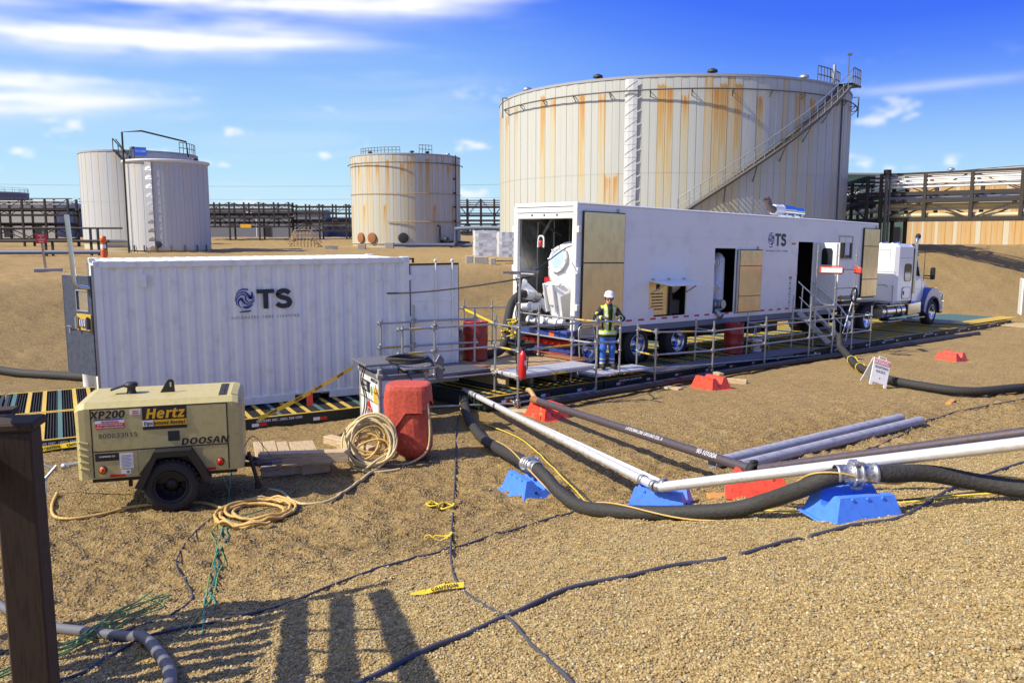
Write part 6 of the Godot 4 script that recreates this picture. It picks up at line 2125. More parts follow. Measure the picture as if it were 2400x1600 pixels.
func make_person() -> void:
	var who := thing("person", "worker in white hard hat, black hi-vis jacket and blue trousers leaning on the rail", "person", TF * at(.02, .215, 1.02, -.50))
	var V := func(x, y, z): return Vector3(x, y, z)
	var bones := [
		[V.call(0, .96, 0), V.call(0, 1.16, .0), .145, .15], [V.call(0, 1.16, 0), V.call(0, 1.38, .01), .155, .15], [V.call(-.10, 1.40, 0), V.call(.10, 1.40, 0), .10, .10],
		[V.call(-.06, .84, .0), V.call(.06, .84, .0), .15, .15], [V.call(0, 1.42, .0), V.call(0, 1.54, .03), .085, .072],
		[V.call(-.17, 1.42, 0), V.call(-.34, 1.22, .09), .082, .064], [V.call(-.34, 1.22, .09), V.call(-.25, 1.245, .37), .062, .046],
		[V.call(.17, 1.42, 0), V.call(.32, 1.20, .10), .082, .064], [V.call(.32, 1.20, .10), V.call(.13, 1.245, .38), .062, .046],
		[V.call(-.095, .90, 0), V.call(-.11, .50, .03), .105, .078], [V.call(-.11, .50, .03), V.call(-.115, .12, -.01), .076, .062],
		[V.call(.095, .90, 0), V.call(.115, .50, .02), .105, .078], [V.call(.115, .50, .02), V.call(.13, .12, -.02), .076, .062],
		[V.call(-.115, .07, -.04), V.call(-.135, .05, .17), .058, .048], [V.call(.13, .07, -.05), V.call(.17, .05, .16), .058, .048]]
	var paint := func(p: Vector3) -> Color:
		if p.y < .13: return Color(.03, .026, .022)
		if p.y < .76: return Color(.03, .12, .46) if p.y > .17 and not (p.y > .215 and p.y < .25) else Color(.5, .5, .45)
		var lime := Color(.50, .66, .03); var sil := Color(.58, .60, .58); var blk := Color(.015, .016, .018)
		var core := absf(p.x) < .20 or p.y < 1.05
		if core:
			var dy := absf(p.y - .87)
			if dy < .052: return sil if dy < .024 else lime
			if p.z > -.02 and p.y > .9 and p.y < 1.5:
				var dx := absf(absf(p.x) - (.085 + .06 * (p.y - 1.0)))
				if dx < .046: return sil if dx < .02 else lime
			if p.y > 1.44 and absf(p.x) > .07: return lime
		else:
			var t: float = p.z
			if t > .25 and t < .335: return sil if absf(t - .29) < .02 else lime
			if absf(p.y - 1.33) < .028 and p.z < .1: return lime
		return blk
	var b := B.new()
	b.tinted = true
	blob(bones, .014, .05, b, paint)
	var dark := func(_p: Vector3) -> Color: return Color(.10, .09, .08)
	# hands: palm, four fingers curled over the rail and a thumb under it
	for s in [-1.0, 1.0]:
		var w: Vector3 = V.call(-.25, 1.245, .37) if s < 0 else V.call(.13, 1.245, .38)
		var d: Vector3 = (V.call(.09, .005, .28) if s < 0 else V.call(-.19, .045, .28)).normalized()
		var side: Vector3 = d.cross(Vector3.UP).normalized() * s
		var up := Vector3.UP
		var hb := [[w, w + d * .075, .034, .036], [w + d * .05 - side * .022, w + d * .05 + side * .022, .026, .026]]
		for k in 4:
			var root: Vector3 = w + d * .085 + side * (.030 - .020 * k)
			var l: float = [.040, .045, .042, .032][k]
			var p1: Vector3 = root + d * l + up * .006
			var p2: Vector3 = p1 + d * l * .35 - up * l * .65
			var p3: Vector3 = p2 - d * l * .25 - up * l * .5
			hb.append_array([[root, p1, .0105, .010], [p1, p2, .010, .009], [p2, p3, .009, .008]])
		var th: Vector3 = w + d * .035 + side * .036
		hb.append_array([[th, th + d * .035 + side * .014 - up * .014, .013, .011], [th + d * .035 + side * .014 - up * .014, th + d * .062 + side * .006 - up * .034, .011, .009]])
		blob(hb, .005, .008, b, dark)
	# head with nose, brow, chin and ears; dark hood round it
	var hd := Transform3D(Basis(Vector3.UP, -.25) * Basis(Vector3(1, 0, 0), .10), Vector3(0, 1.58, .03))
	var hbones := [[V.call(0, .11, -.015), V.call(0, .12, .02), .088, .084], [V.call(0, .03, .035), V.call(0, .0, .05), .062, .045], [V.call(0, .085, .098), V.call(0, .055, .115), .010, .015], [V.call(-.04, .10, .085), V.call(.04, .10, .085), .014, .014], [V.call(-.02, .022, .088), V.call(.02, .022, .088), .011, .011], [V.call(-.088, .07, .0), V.call(-.09, .10, -.005), .013, .016], [V.call(.088, .07, .0), V.call(.09, .10, -.005), .013, .016], [V.call(0, -.04, .0), V.call(0, .03, .0), .07, .07]]
	var face := func(p: Vector3) -> Color:
		if p.z < .025 or p.y < -.03: return Color(.014, .014, .016)
		if absf(p.y - .024) < .007 and absf(p.x) < .026 and p.z > .085: return Color(.30, .11, .09)
		return Color(.50, .25, .17)
	blob(hbones, .006, .022, b, face, hd)
	var skin := mat("worker_cloth", Color.WHITE, .75)
	skin.vertex_color_use_as_albedo = true
	obj("body", b, skin, who)
	b = B.new()
	b.box(Vector3(-.037, .083, .098), Vector3(.058, .034, .012), Basis(Vector3.UP, -.15), .008); b.box(Vector3(.037, .083, .098), Vector3(.058, .034, .012), Basis(Vector3.UP, .15), .008); b.box(Vector3(0, .092, .108), Vector3(.03, .006, .006))
	for s in [-1.0, 1.0]: b.box(Vector3(.075 * s, .088, .05), Vector3(.005, .008, .10), Basis(Vector3.UP, -.2 * s))
	obj("safety_glasses", b, M.dark_glass, who, hd)
	b = B.new()
	b.lathe(Vector3(0, .140, .000), Vector3(0, 1, -.10), [Vector2(.108, .0), Vector2(.130, -.004), Vector2(.130, .004), Vector2(.116, .014), Vector2(.113, .06), Vector2(.098, .10), Vector2(.065, .128), Vector2(.03, .138), Vector2(.005, .14)], 28)
	b.box(Vector3(0, .142, .130), Vector3(.13, .008, .05), Basis(Vector3(1, 0, 0), .05), .003)
	b.box(Vector3(0, .272, -.014), Vector3(.022, .02, .17), Basis(), .009)
	obj("hard_hat", b, M.white_gloss, who, hd)

# ---------------------------------------------------------------- pipe supports, pipes and hoses
func support(called_label: String, x: float, z: float, yaw: float, m: String, s := 1.0, flip := 1.0) -> void:
	var y := ground(x, z) - .025
	var o := thing("pipe_support", called_label, "pipe support", Transform3D(Basis(Vector3.UP, yaw).scaled(Vector3(s, s, s)), Vector3(x, y, z)), "moulded plastic pipe supports")
	var sec := PackedVector2Array([Vector2(-.30, .02), Vector2(.30, .02), Vector2(.215, .29), Vector2(.135, .29), Vector2(.11, .275), Vector2(.035, .15), Vector2(-.035, .15), Vector2(-.11, .275), Vector2(-.135, .29), Vector2(-.215, .29)])
	var b := B.new()
	var n := sec.size()
	var xe := func(q: Vector2) -> float: return .37 - .30 * (q.y - .02)
	for i in n:
		var p := sec[i]; var q := sec[(i + 1) % n]
		b.quad(Vector3(xe.call(p), p.y, -p.x), Vector3(xe.call(q), q.y, -q.x), Vector3(-xe.call(q), q.y, -q.x), Vector3(-xe.call(p), p.y, -p.x))
		# settle which way the face looks
		var i0 := b.v.size() - 4
		var mid := (b.v[i0] + b.v[i0 + 2]) * .5
		if b.n[i0].dot(mid - Vector3(0, .12, 0)) < 0 and not (p.y < .27 and q.y < .28 and absf(p.x) < .12 and p.y > .1):
			for k in 4: b.n[i0 + k] = -b.n[i0 + k]
			b.ix.resize(b.ix.size() - 6)
			b.ix.append_array(PackedInt32Array([i0, i0 + 1, i0 + 2, i0, i0 + 2, i0 + 3]))
	var tr := Geometry2D.triangulate_polygon(sec)
	for e in [1.0, -1.0]:
		for i in range(0, tr.size(), 3):
			var a := sec[tr[i]]; var c := sec[tr[i + 1]]; var d := sec[tr[i + 2]]
			var va := Vector3(e * xe.call(a), a.y, -a.x); var vc := Vector3(e * xe.call(c), c.y, -c.x); var vd := Vector3(e * xe.call(d), d.y, -d.x)
			if (vc - va).cross(vd - va).x * e > 0: b.tri(va, vc, vd)
			else: b.tri(va, vd, vc)
	obj("saddle", b, M[m], o)
	b = B.new()
	b.box(Vector3(0, .012, 0), Vector3(.82, .024, .68), Basis(), .008)
	obj("foot_flange", b, M[m], o)
	for e in [-1.0, 1.0]:
		b = B.new()
		for k in 3: b.cyl(Vector3(-.16 + .16 * k, .268, e * .205), Vector3(-.16 + .16 * k, .268, e * .236), .02, .016, 10)
		obj("clip_seat", b, M[m], o)
	b = B.new()
	b.cyl(Vector3(.33, .13, .10), Vector3(.345, .13, .10), .018, .018, 10)
	obj("drain_hole", b, M.soft_black, o)

func hollow(b: B, a: Vector3, e: Vector3, r: float, wall := .006) -> void:
	b.lathe(a, e - a, [Vector2(r - wall, .35), Vector2(r - wall, 0), Vector2(r - wall, 0), Vector2(r, 0), Vector2(r, 0), Vector2(r, (e - a).length()), Vector2(r, (e - a).length()), Vector2(r - wall, (e - a).length()), Vector2(r - wall, (e - a).length()), Vector2(r - wall, (e - a).length() - .35)], 24)

func coupling(root: Node, o: Vector3, d: Vector3, r: float, half: float) -> void:
	# two banded sleeves and a pair of cam clamps
	var w := d.normalized()
	for s in [-1.0, 1.0]:
		var b := B.new()
		b.lathe(o + w * s * (half * .55), w, [Vector2(r, -half * .45), Vector2(r + .014, -half * .45), Vector2(r + .014, -half * .30), Vector2(r + .010, -half * .29), Vector2(r + .010, half * .29), Vector2(r + .014, half * .30), Vector2(r + .014, half * .45), Vector2(r, half * .45)], 28)
		obj("sleeve", b, M.galvanised, root)
		b = B.new()
		var axs := B.ring_axes(w)
		for k in 9:
			var an := TAU * k / 9
			var q: Vector3 = (axs[0] as Vector3) * cos(an) + (axs[1] as Vector3) * sin(an)
			var c: Vector3 = o + w * s * (half * .62) + q * (r + .010)
			b.box(c, Vector3(.035, .012, .022), Basis(w, q, w.cross(q)), .003)
			b.box(c - w * s * .05, Vector3(.015, .010, .012), Basis(w, q, w.cross(q)), .002)
		obj("rivet_band", b, M.faint_grey, root)
	var b := B.new()
	for s in [-1.0, 1.0]: b.lathe(o + w * s * .035, w, [Vector2(r, -.016), Vector2(r + .034, -.016), Vector2(r + .042, 0), Vector2(r + .034, .016), Vector2(r, .016)], 28)
	b.lathe(o, w, [Vector2(r + .018, -.02), Vector2(r + .018, .02)], 28)
	var ax2 := B.ring_axes(w)
	for k in 5:
		var an := TAU * k / 5 + .5
		var q: Vector3 = (ax2[0] as Vector3) * cos(an) + (ax2[1] as Vector3) * sin(an)
		b.box(o + q * (r + .045), Vector3(.11, .03, .035), Basis(w, q, w.cross(q)), .008)
		b.cyl(o + q * (r + .06) - w * .02, o + q * (r + .06) + w * .05, .012, .012, 8)
	obj("clamp_ring", b, M.galvanised, root)

func wound(path: Array, r: float, turns: float, ph: float, wr: float, m: Material, parent: Node) -> void:
	# a wire laid in a long spiral round a hose
	var x := Vector3.ZERO
	var p := []
	for i in path.size():
		var d: Vector3 = ((path[mini(i + 1, path.size() - 1)] as Vector3) - (path[maxi(i - 1, 0)] as Vector3)).normalized()
		var axs := B.ring_axes(d, x)
		x = axs[0]
		var an := ph + TAU * turns * i / path.size()
		p.append((path[i] as Vector3) + ((axs[0] as Vector3) * cos(an) + (axs[1] as Vector3) * sin(an)) * (r + wr))
	var b := B.new()
	b.tube(p, wr, 6)
	obj("earth_wire", b, m, parent)

func make_lines() -> void:
	support("pale blue pipe support furthest left, carrying the fat black hose's coupling", .27, -11.15, -1.13, "blue_plastic")
	support("middle blue pipe support, holding the corner where the two white pipes meet", 1.86, -9.95, -.38, "blue_plastic")
	support("nearest and largest blue pipe support, under the hose coupling at right", 3.36, -7.82, .20, "blue_plastic")
	support("orange-red pipe support under the rusty end of the dark pipe, by the scaffold foot", .70, -16.05, -1.05, "red_plastic")
	support("orange-red pipe support under the walkway, right of the worker, with timber beside it", 4.75, -19.35, -1.05, "red_plastic")
	support("orange-red pipe support furthest away, out past the truck's drive wheels", 13.6, -25.2, -1.05, "red_plastic")
	support("nearest orange-red pipe support, half hidden behind the white pipe", 3.16, -10.22, -.25, "red_plastic")
	# white pipes
	var a := Vector3(-1.02, .09, -17.3); var c := Vector3(1.74, .36, -9.72)
	var b := B.new()
	b.tube([a, c], .056, 16)
	var wp: Node3D = tag(obj("white_pipe", b, M.aluminium), "pale metal pipe sloping from under the platform to the middle blue support", "pipe")
	b = B.new()
	for f in [.965, 1.0]: b.lathe(a.lerp(c, f), c - a, [Vector2(.056, -.03), Vector2(.072, -.03), Vector2(.072, .03), Vector2(.056, .03)], 18)
	b.ball(c + Vector3(.03, 0, .03), Vector3(.064, .064, .064))
	obj("pipe_collar", b, M.galvanised, wp)
	b = B.new()
	b.tube([a + Vector3(.12, -.06, .05), c + Vector3(.10, .02, -.10)], .03, 10)
	tag(obj("slim_pipe", b, M.pipe_white), "slim white pipe lying against the pale sloping pipe", "pipe")
	var e := Vector3(4.75, 1.56, -7.25)
	e = c + (e - c) * 1.6
	b = B.new()
	b.tube([c + Vector3(.06, .0, .05), e], .062, 16)
	wp = tag(obj("white_pipe", b, M.aluminium), "long pale metal pipe rising from the middle blue support out of the right edge", "pipe")
	b = B.new()
	b.lathe(c + Vector3(.10, .02, .04), e - c, [Vector2(.062, -.03), Vector2(.08, -.03), Vector2(.08, .04), Vector2(.062, .04)], 18)
	obj("pipe_collar", b, M.galvanised, wp)
	# dark pipes with chalk marks
	a = Vector3(.42, .14, -16.05); c = Vector3(3.10, .40, -10.25)
	b = B.new()
	b.tube([a, c], .066, 16)
	var dp: Node3D = tag(obj("dark_pipe", b, M.mill_pipe), "dark brown steel pipe with chalk marks, sloping between two orange-red supports", "pipe")
	var d := (c - a).normalized()
	var fw := Vector3(-d.z * -1.0, 0, -d.x).normalized()
	if fw.z < 0: fw = -fw
	fw = (fw * .75 + Vector3(0, .62, 0)).normalized()
	fw = (fw - d * fw.dot(d)).normalized()
	var tb := Basis(d, fw.cross(d), fw)
	words(dp, "LAYDOWN LINE GROUND DIS. h", .05, M.white_mark, Transform3D(tb, a.lerp(c, .62) + fw * .066), false)
	words(dp, "90-10100A", .065, M.white_mark, Transform3D(tb, a.lerp(c, .86) + fw * .066), false)
	b = B.new()
	b.lathe(a + d * .12, d, [Vector2(.068, -.14), Vector2(.070, .1), Vector2(.066, .14)], 16)
	obj("rusty_end", b, M.rusty_mat, dp)
	b = B.new()
	b.lathe(c, d, [Vector2(.066, -.05), Vector2(.10, -.045), Vector2(.105, .0), Vector2(.10, .045), Vector2(.066, .05)], 18)
	b.box(c + Vector3(0, .11, 0), Vector3(.07, .05, .10), Basis(Vector3.UP, -1.1), .012); b.box(c - Vector3(0, .10, 0), Vector3(.07, .05, .10), Basis(Vector3.UP, -1.1), .012)
	obj("pipe_clamp", b, M.soft_black, dp)
	b = B.new()
	b.cyl(a + Vector3(.16, -.0, .22), a + Vector3(.16, -.30, .26), .022, .022, 8); b.cyl(a + Vector3(.12, -.26, .28), a + Vector3(.20, -.26, .28), .06, .06, 12); b.lathe(a + Vector3(.03, -.26, .36), Vector3(0, .2, 1), [Vector2(.05, 0), Vector2(.06, .01), Vector2(.05, .02)], 14)
	b.tube(curve([a + Vector3(.05, .0, .0), a + Vector3(-.05, .12, -.25), a + Vector3(-.1, .1, -.45)]), .05, 8)
	obj("drain_valve", b, M.rust_1, dp)
	b = B.new()
	var c2 := Vector3(3.16, .44, -10.18); var e2 := Vector3(5.02, 1.52, -7.75)
	e2 = c2 + (e2 - c2) * 1.7
	b.tube([c2, e2], .056, 14)
	tag(obj("dark_pipe", b, M.mill_pipe), "dark steel pipe running up to the right behind the long pale pipe", "pipe")
	# loose grey pipes
	for q in [[Vector3(3.05, -.065, -12.2), Vector3(7.5, -.12, -15.55), "left one of two loose grey plastic pipes lying on the gravel"], [Vector3(3.45, -.06, -12.05), Vector3(7.75, -.115, -15.28), "right one of two loose grey plastic pipes, nearer the dark clamp"]]:
		b = B.new()
		hollow(b, q[0], q[1], .088)
		tag(obj("loose_pipe", b, M.grey_pvc), q[2], "pipe")
	# the fat black hose
	var hp := [[-1.02, .02, -17.3], [-.92, -.06, -16.0], [-.75, -.11, -15.0], [-.52, -.11, -13.94], [-.17, -.02, -12.79], [.16, .14, -11.6], [.40, .19, -10.85], [.62, .06, -10.40], [.84, .0, -9.98], [1.06, .06, -9.55], [1.46, .17, -9.17], [1.92, .30, -8.86], [2.38, .46, -8.56], [2.66, .62, -8.36], [2.88, .88, -7.95], [3.06, 1.03, -7.80], [3.36, 1.08, -7.80], [3.72, 1.09, -7.80], [4.12, 1.08, -7.82], [4.55, 1.02, -7.72], [4.95, 1.02, -7.50], [5.5, 1.15, -7.1]]
	var pv := []
	for q in hp: pv.append(Vector3(q[0], maxf(q[1], ground(q[0], q[2]) + .075), q[2]))
	var path := curve(pv, 6)
	b = B.new()
	b.tube(path, .086, 16)
	var bh: Node3D = tag(obj("transfer_hose", b, M.rubber), "fat black hose snaking from under the platform across two blue supports to the right edge", "hose")
	coupling(bh, Vector3(.27, .19, -11.17), Vector3(.42, .06, .9), .086, .20)
	coupling(bh, Vector3(3.36, 1.085, -7.80), Vector3(1, .03, .0), .088, .20)
	wound(path, .086, 4.2, .9, .011, M.yellow_hose, bh)
	# second yellow-black wire lying beside
	b = B.new()
	var wy := on_ground([[-.55, -15.3], [.12, -14.2], [.56, -12.6], [.86, -11.15], [1.02, -10.1], [1.3, -9.6]], .02)
	b.tube(wy, .012, 5)
	tag(obj("yellow_wire", b, M.ground_wire), "yellow wire lying on the gravel beside the fat black hose", "cable")
	b = B.new()
	b.tube(on_ground([[-.50, -15.3], [.16, -14.2], [.60, -12.6], [.92, -11.15], [1.10, -10.15], [1.42, -9.75], [2.0, -9.6], [2.6, -9.2], [3.4, -8.6], [4.4, -8.3], [5.6, -8.4]], .015), .013, 5)
	tag(obj("black_wire", b, M.rubber), "black wire beside the yellow one, running on past the middle blue support", "cable")
	b = B.new()
	b.tube(on_ground([[2.5, -9.0], [3.0, -8.4], [4.0, -8.2], [4.6, -8.1], [5.3, -7.9]], .022), .012, 5)
	tag(obj("yellow_wire", b, M.ground_wire), "yellow wire on the gravel under the hose at right, behind the nearest blue support", "cable")
	# venting hose with its sign
	b = B.new()
	var vpath := on_ground([[9.95, -24.8], [9.72, -23.3], [9.5, -22.0], [9.4, -20.9], [9.45, -19.9], [9.9, -19.1], [10.6, -18.75], [11.6, -19.0], [12.8, -19.6], [14.5, -20.5]], .11)
	vpath[0] = vpath[0] + Vector3(0, .35, 0)
	for i in mini(10, vpath.size()): vpath[i] = vpath[i] + Vector3(0, .32 * (1.0 - i / 10.0), 0)
	var vr := []
	for i in vpath.size(): vr.append(.098)
	b.tube(vpath, vr, 14)
	var vh: Node3D = tag(obj("vent_hose", b, M.rubber), "ribbed black hose curving over the gravel at right past the caution sign", "hose")
	b = B.new()
	for i in range(2, vpath.size() - 1):
		for k in 3:
			var p: Vector3 = (vpath[i] as Vector3).lerp(vpath[i + 1], k / 3.0)
			b.lathe(p, (vpath[i + 1] as Vector3) - (vpath[i] as Vector3), [Vector2(.097, -.02), Vector2(.105, 0), Vector2(.097, .02)], 12)
	obj("hose_rib", b, M.rubber, vh)
	for i in [8, 14]:
		b = B.new()
		rng.seed = i
		var p: Vector3 = vpath[i]
		var rg := []
		for k in 9: rg.append(p + Vector3(cos(TAU * k / 8) * .12, sin(TAU * k / 8) * .12, rng.randf_range(-.03, .03)))
		b.tube(rg, .014, 5)
		b.tube([p + Vector3(.1, .1, .0), p + Vector3(.16, -.02, .1), p + Vector3(.13, -.1, .16)], .016, 4)
		obj("tape_tie", b, M.tape_yellow, vh)
	var sx := 8.80; var sz := -19.75
	var sg := thing("caution_sign", "white folding caution sign reading venting gases, beside the ribbed hose", "sign", Transform3D(Basis(Vector3(0, 0, 1), -.30) * Basis(Vector3.UP, .10), Vector3(sx, ground(sx, sz) + .06, sz)))
	for s in [1.0, -1.0]:
		b = B.new()
		var bs := Basis(Vector3(1, 0, 0), -.28 * s)
		b.box(Vector3(0, .36, .105 * s), Vector3(.46, .60, .02), bs, .008)
		b.box(Vector3(-.19, .05, .195 * s), Vector3(.08, .10, .02), bs, .005); b.box(Vector3(.19, .05, .195 * s), Vector3(.08, .10, .02), bs, .005)
		var bd := obj("board", b, M.white_plastic, sg)
		if s > 0:
			b = B.new()
			b.box(Vector3(0, .575, .060), Vector3(.42, .11, .004), bs)
			obj("red_frame", b, M.red_mark, bd)
			b = B.new()
			b.box(Vector3(0, .575, .0615), Vector3(.395, .085, .004), bs)
			obj("sign_face", b, M.white_plastic, bd)
			words(bd, "CAUTION", .068, M.red_mark, Transform3D(bs, Vector3(0, .575, .063)), true, .92)
			words(bd, "VENTING", .058, M.faint_grey, Transform3D(bs, Vector3(0, .455, .094)), false, 1.1)
			words(bd, "GASES", .058, M.faint_grey, Transform3D(bs, Vector3(0, .355, .122)), false, 1.1)
			words(bd, "TS", .03, M.faint_grey, Transform3D(bs, Vector3(0, .20, .165)))
	b = B.new()
	b.tube([Vector3(-.1, .64, .02), Vector3(-.1, .70, .0), Vector3(.1, .70, .0), Vector3(.1, .64, .02)], .014, 6)
	obj("carry_grip", b, M.white_plastic, sg)
	# cables on the slope
	for q in [[[[-.95, -4.0], [-.81, -4.27], [-.52, -4.74], [-.27, -5.03], [-.02, -5.40], [.41, -5.93], [.94, -6.20], [1.36, -6.41], [1.66, -6.45], [1.80, -6.52]], .019, "thick dark cable crossing the near gravel, buried at its right end", -.045], [[[1.88, -6.56], [1.98, -6.61], [2.20, -6.76], [2.40, -6.90], [2.62, -7.0]], .019, "short dark length of cable surfacing from the gravel", -.05], [[[2.62, -7.0], [2.75, -7.06], [3.07, -7.20], [3.55, -7.34], [4.05, -7.85], [4.7, -8.6], [5.3, -9.2], [6.1, -9.9], [7.4, -10.9], [9.5, -12.5]], .019, "thick dark cable running past the nearest blue support up to the right", -.03],
		[[[-2.98, -5.0], [-2.91, -5.30], [-2.80, -5.96], [-2.38, -6.31], [-2.00, -6.69], [-1.68, -7.29], [-1.21, -7.93], [-.64, -8.48], [-.18, -8.98], [.39, -9.59], [.84, -9.95], [1.5, -10.3], [2.3, -10.7], [3.2, -11.15], [5.3, -12.7], [6.6, -14.0], [9.1, -16.6], [12.5, -18.9]], .013, "thin dark cable laid along the foot of the slope from lower left to upper right", 0.0],
		[[[-1.05, -16.2], [-1.04, -14.97], [-.90, -12.77], [-.81, -11.18], [-.75, -10.01], [-.68, -8.76], [-.56, -7.38], [-.40, -6.45], [-.18, -5.73], [-.02, -5.28], [.10, -4.70], [.20, -4.26], [.29, -3.88], [.36, -3.4]], .0125, "dark grey cable with yellow tape ties running straight down the slope", 0.0],
		[[[-3.82, -10.30], [-3.86, -9.66], [-3.78, -9.07], [-3.69, -8.65], [-3.48, -8.22], [-3.10, -7.57], [-2.94, -7.08], [-2.97, -6.59], [-3.13, -6.39], [-3.13, -6.14], [-2.92, -5.56], [-2.86, -5.28]], .009, "black cable wriggling down the slope left of the green wires", 0.0]]:
		b = B.new()
		var pp := on_ground(q[0], q[1] * .55)
		if q[3] < 0:
			for i in 4:
				pp[i] = pp[i] + Vector3(0, q[3] * (1.0 - i / 4.0), 0)
				if q[0].size() < 11 and q[0][0][0] < 2.5: pp[pp.size() - 1 - i] = pp[pp.size() - 1 - i] + Vector3(0, q[3] * (1.0 - i / 4.0), 0)
		b.tube(pp, q[1], 8)
		tag(obj("ground_cable", b, M.cable_grey), q[2], "cable", "dark cables over the gravel")
	for q in [[[[-4.36, -12.0], [-3.99, -11.21], [-3.72, -10.30], [-3.67, -9.73], [-3.61, -9.50], [-3.20, -8.75], [-3.05, -8.15], [-2.80, -7.33], [-2.69, -6.84], [-2.60, -6.4], [-2.5, -5.9]], "green_wire", "pale green wire winding down from the compressor, left strand"], [[[-4.30, -12.2], [-4.04, -11.41], [-3.76, -10.47], [-3.56, -9.73], [-3.37, -8.98], [-3.16, -8.46], [-2.99, -7.84], [-2.82, -7.19], [-2.54, -6.42], [-2.35, -5.9]], "teal_wire", "teal wire winding down from the compressor between the green ones"], [[[-3.05, -11.6], [-3.12, -11.0], [-3.21, -10.55], [-3.45, -10.21], [-3.62, -10.05], [-3.51, -9.50], [-3.38, -9.05], [-3.09, -8.01], [-2.69, -6.84], [-2.45, -6.2]], "green_wire", "green wire looping over the yellow hose coil, right strand"], [[[-3.9, -11.0], [-3.62, -10.2], [-3.5, -9.7], [-3.34, -9.3], [-3.28, -8.7], [-3.02, -8.0], [-2.9, -7.5], [-2.62, -6.9], [-2.5, -6.3]], "teal_wire", "second teal wire twisted through the green wires on the slope"]]:
		b = B.new()
		b.tube(on_ground(q[0], .009), .0075, 5)
		tag(obj("thin_wire", b, M[q[1]]), q[2], "wire", "green and teal wires on the slope")
	b = B.new()
	b.tube(on_ground([[-6.0, -8.4], [-4.87, -7.42], [-4.34, -6.96], [-3.87, -6.61], [-3.46, -6.33], [-3.05, -6.05], [-2.76, -5.82], [-2.38, -5.25], [-2.09, -4.72], [-1.9, -4.2]], .035), .042, 10)
	tag(obj("grey_hose", b, M.hose_grey), "grey hose crossing the lower left corner behind the timber post", "hose")
	b = B.new()
	rng.seed = 77
	for k in 6:
		var p := []
		for j in 9: p.append([-3.35 + rng.randf_range(-.13, .16) + .09 * sin(j + k), -7.3 + .34 * j + rng.randf_range(-.05, .05)])
		b.tube(on_ground(p, .02 + .012 * k), .007, 5)
	tag(obj("wire_tangle", b, M.green_wire), "tangle of dark green wires hanging behind the timber post", "wire")
	# tape ties on the cable
	for q in [[-.79, -10.45, "yellow tape bow tied to the grey cable, farthest of the three on the slope", 0], [-.72, -9.15, "yellow tape loop tied to the grey cable, middle one on the slope", 1], [-.40, -6.5, "flat strip of yellow caution tape tied to the grey cable, nearest", 2]]:
		var tt := thing("tape_tie", q[2], "tape", at(q[0], ground(q[0], q[1]), q[1]), "yellow tape ties on the grey cable")
		b = B.new()
		var g := func(x, z, l): return Vector3(x, ground(q[0] + x, q[1] + z) - ground(q[0], q[1]) + l, z)
		if q[3] == 2:
			var ps := [g.call(0, 0, .03), g.call(-.16, -.01, .035), g.call(-.32, .03, .02), g.call(-.44, .06, .012)]
			for i in 3:
				var hw: float = [.035, .038, .03][i]; var hw2: float = [.038, .03, .004][i]
				b.quad(ps[i] + Vector3(0, 0, hw), ps[i + 1] + Vector3(0, .004, hw2), ps[i + 1] + Vector3(0, .012, -hw2), ps[i] + Vector3(0, .02, -hw))
			obj("tape", b, M.tape_yellow, tt)
			var ex: Vector3 = ((ps[0] as Vector3) - ps[2]).normalized()
			var ey := Vector3(0, .02, -.072).normalized()
			ey = (ey - ex * ey.dot(ex)).normalized()
			words(tt, "CAUTION", .04, M.sign_black, Transform3D(Basis(ex, ey, ex.cross(ey)), ((ps[0] as Vector3) + ps[2]) * .5 + Vector3(0, .016, 0) + ex.cross(ey) * .004), true, .9, 0.0, "lettering", .002)
		else:
			var lp := []
			for i in 15:
				var an := TAU * i / 14.0
				if q[3] == 0: lp.append(g.call(-.16 - .19 * cos(an) * (1.0 if i % 7 else .6), .03 + .07 * sin(an) * sign(cos(an) + .01), .03 + .02 * sin(an * 2)))
				else: lp.append(g.call(-.14 - .15 * cos(an), .01 + .08 * sin(an), .025 + .02 * sin(an * 3)))
			b.tube(lp, .020 if q[3] == 0 else .013, 6, true, .45)
			b.tube([g.call(.02, -.02, .02), g.call(.03, .02, .05), g.call(.0, .06, .03), g.call(-.03, .1, .02)], .018, 5, true, .6)
			obj("tape", b, M.tape_yellow, tt)

func make_timber() -> void:
	var b := B.new()
	for q in [[5.45, -20.1, .9, "short pale timber lying beside the red support under the walkway", "timber", Vector3(.75, .12, .12), -.5], [5.15, -20.25, .9, "dark timber block standing at the red support's right end", "timber_along", Vector3(.14, .24, .3), .3], [9.7, -17.85, .8, "short orange-brown board under the ribbed hose at right", "orange_wood", Vector3(.50, .07, .12), .9], [2.7, -10.35, .0, "orange-brown board end under the nearest red support", "orange_wood", Vector3(.3, .06, .2), .0], [.12, -16.55, .0, "timber sole plate under the tall scaffold post by the fire extinguisher", "timber", Vector3(.55, .05, .25), -.6], [3.75, -19.05, .0, "timber sole plate under the white scaffold post at mid walkway", "timber", Vector3(.5, .05, .25), -.7]]:
		b = B.new()
		b.box(Vector3.ZERO, q[5], Basis(), .008)
		tag(obj("timber_block", b, M[q[4]], null, at(q[0], ground(q[0], q[1]) + q[5].y * .5 - .01, q[1], q[6])), q[3], "timber")

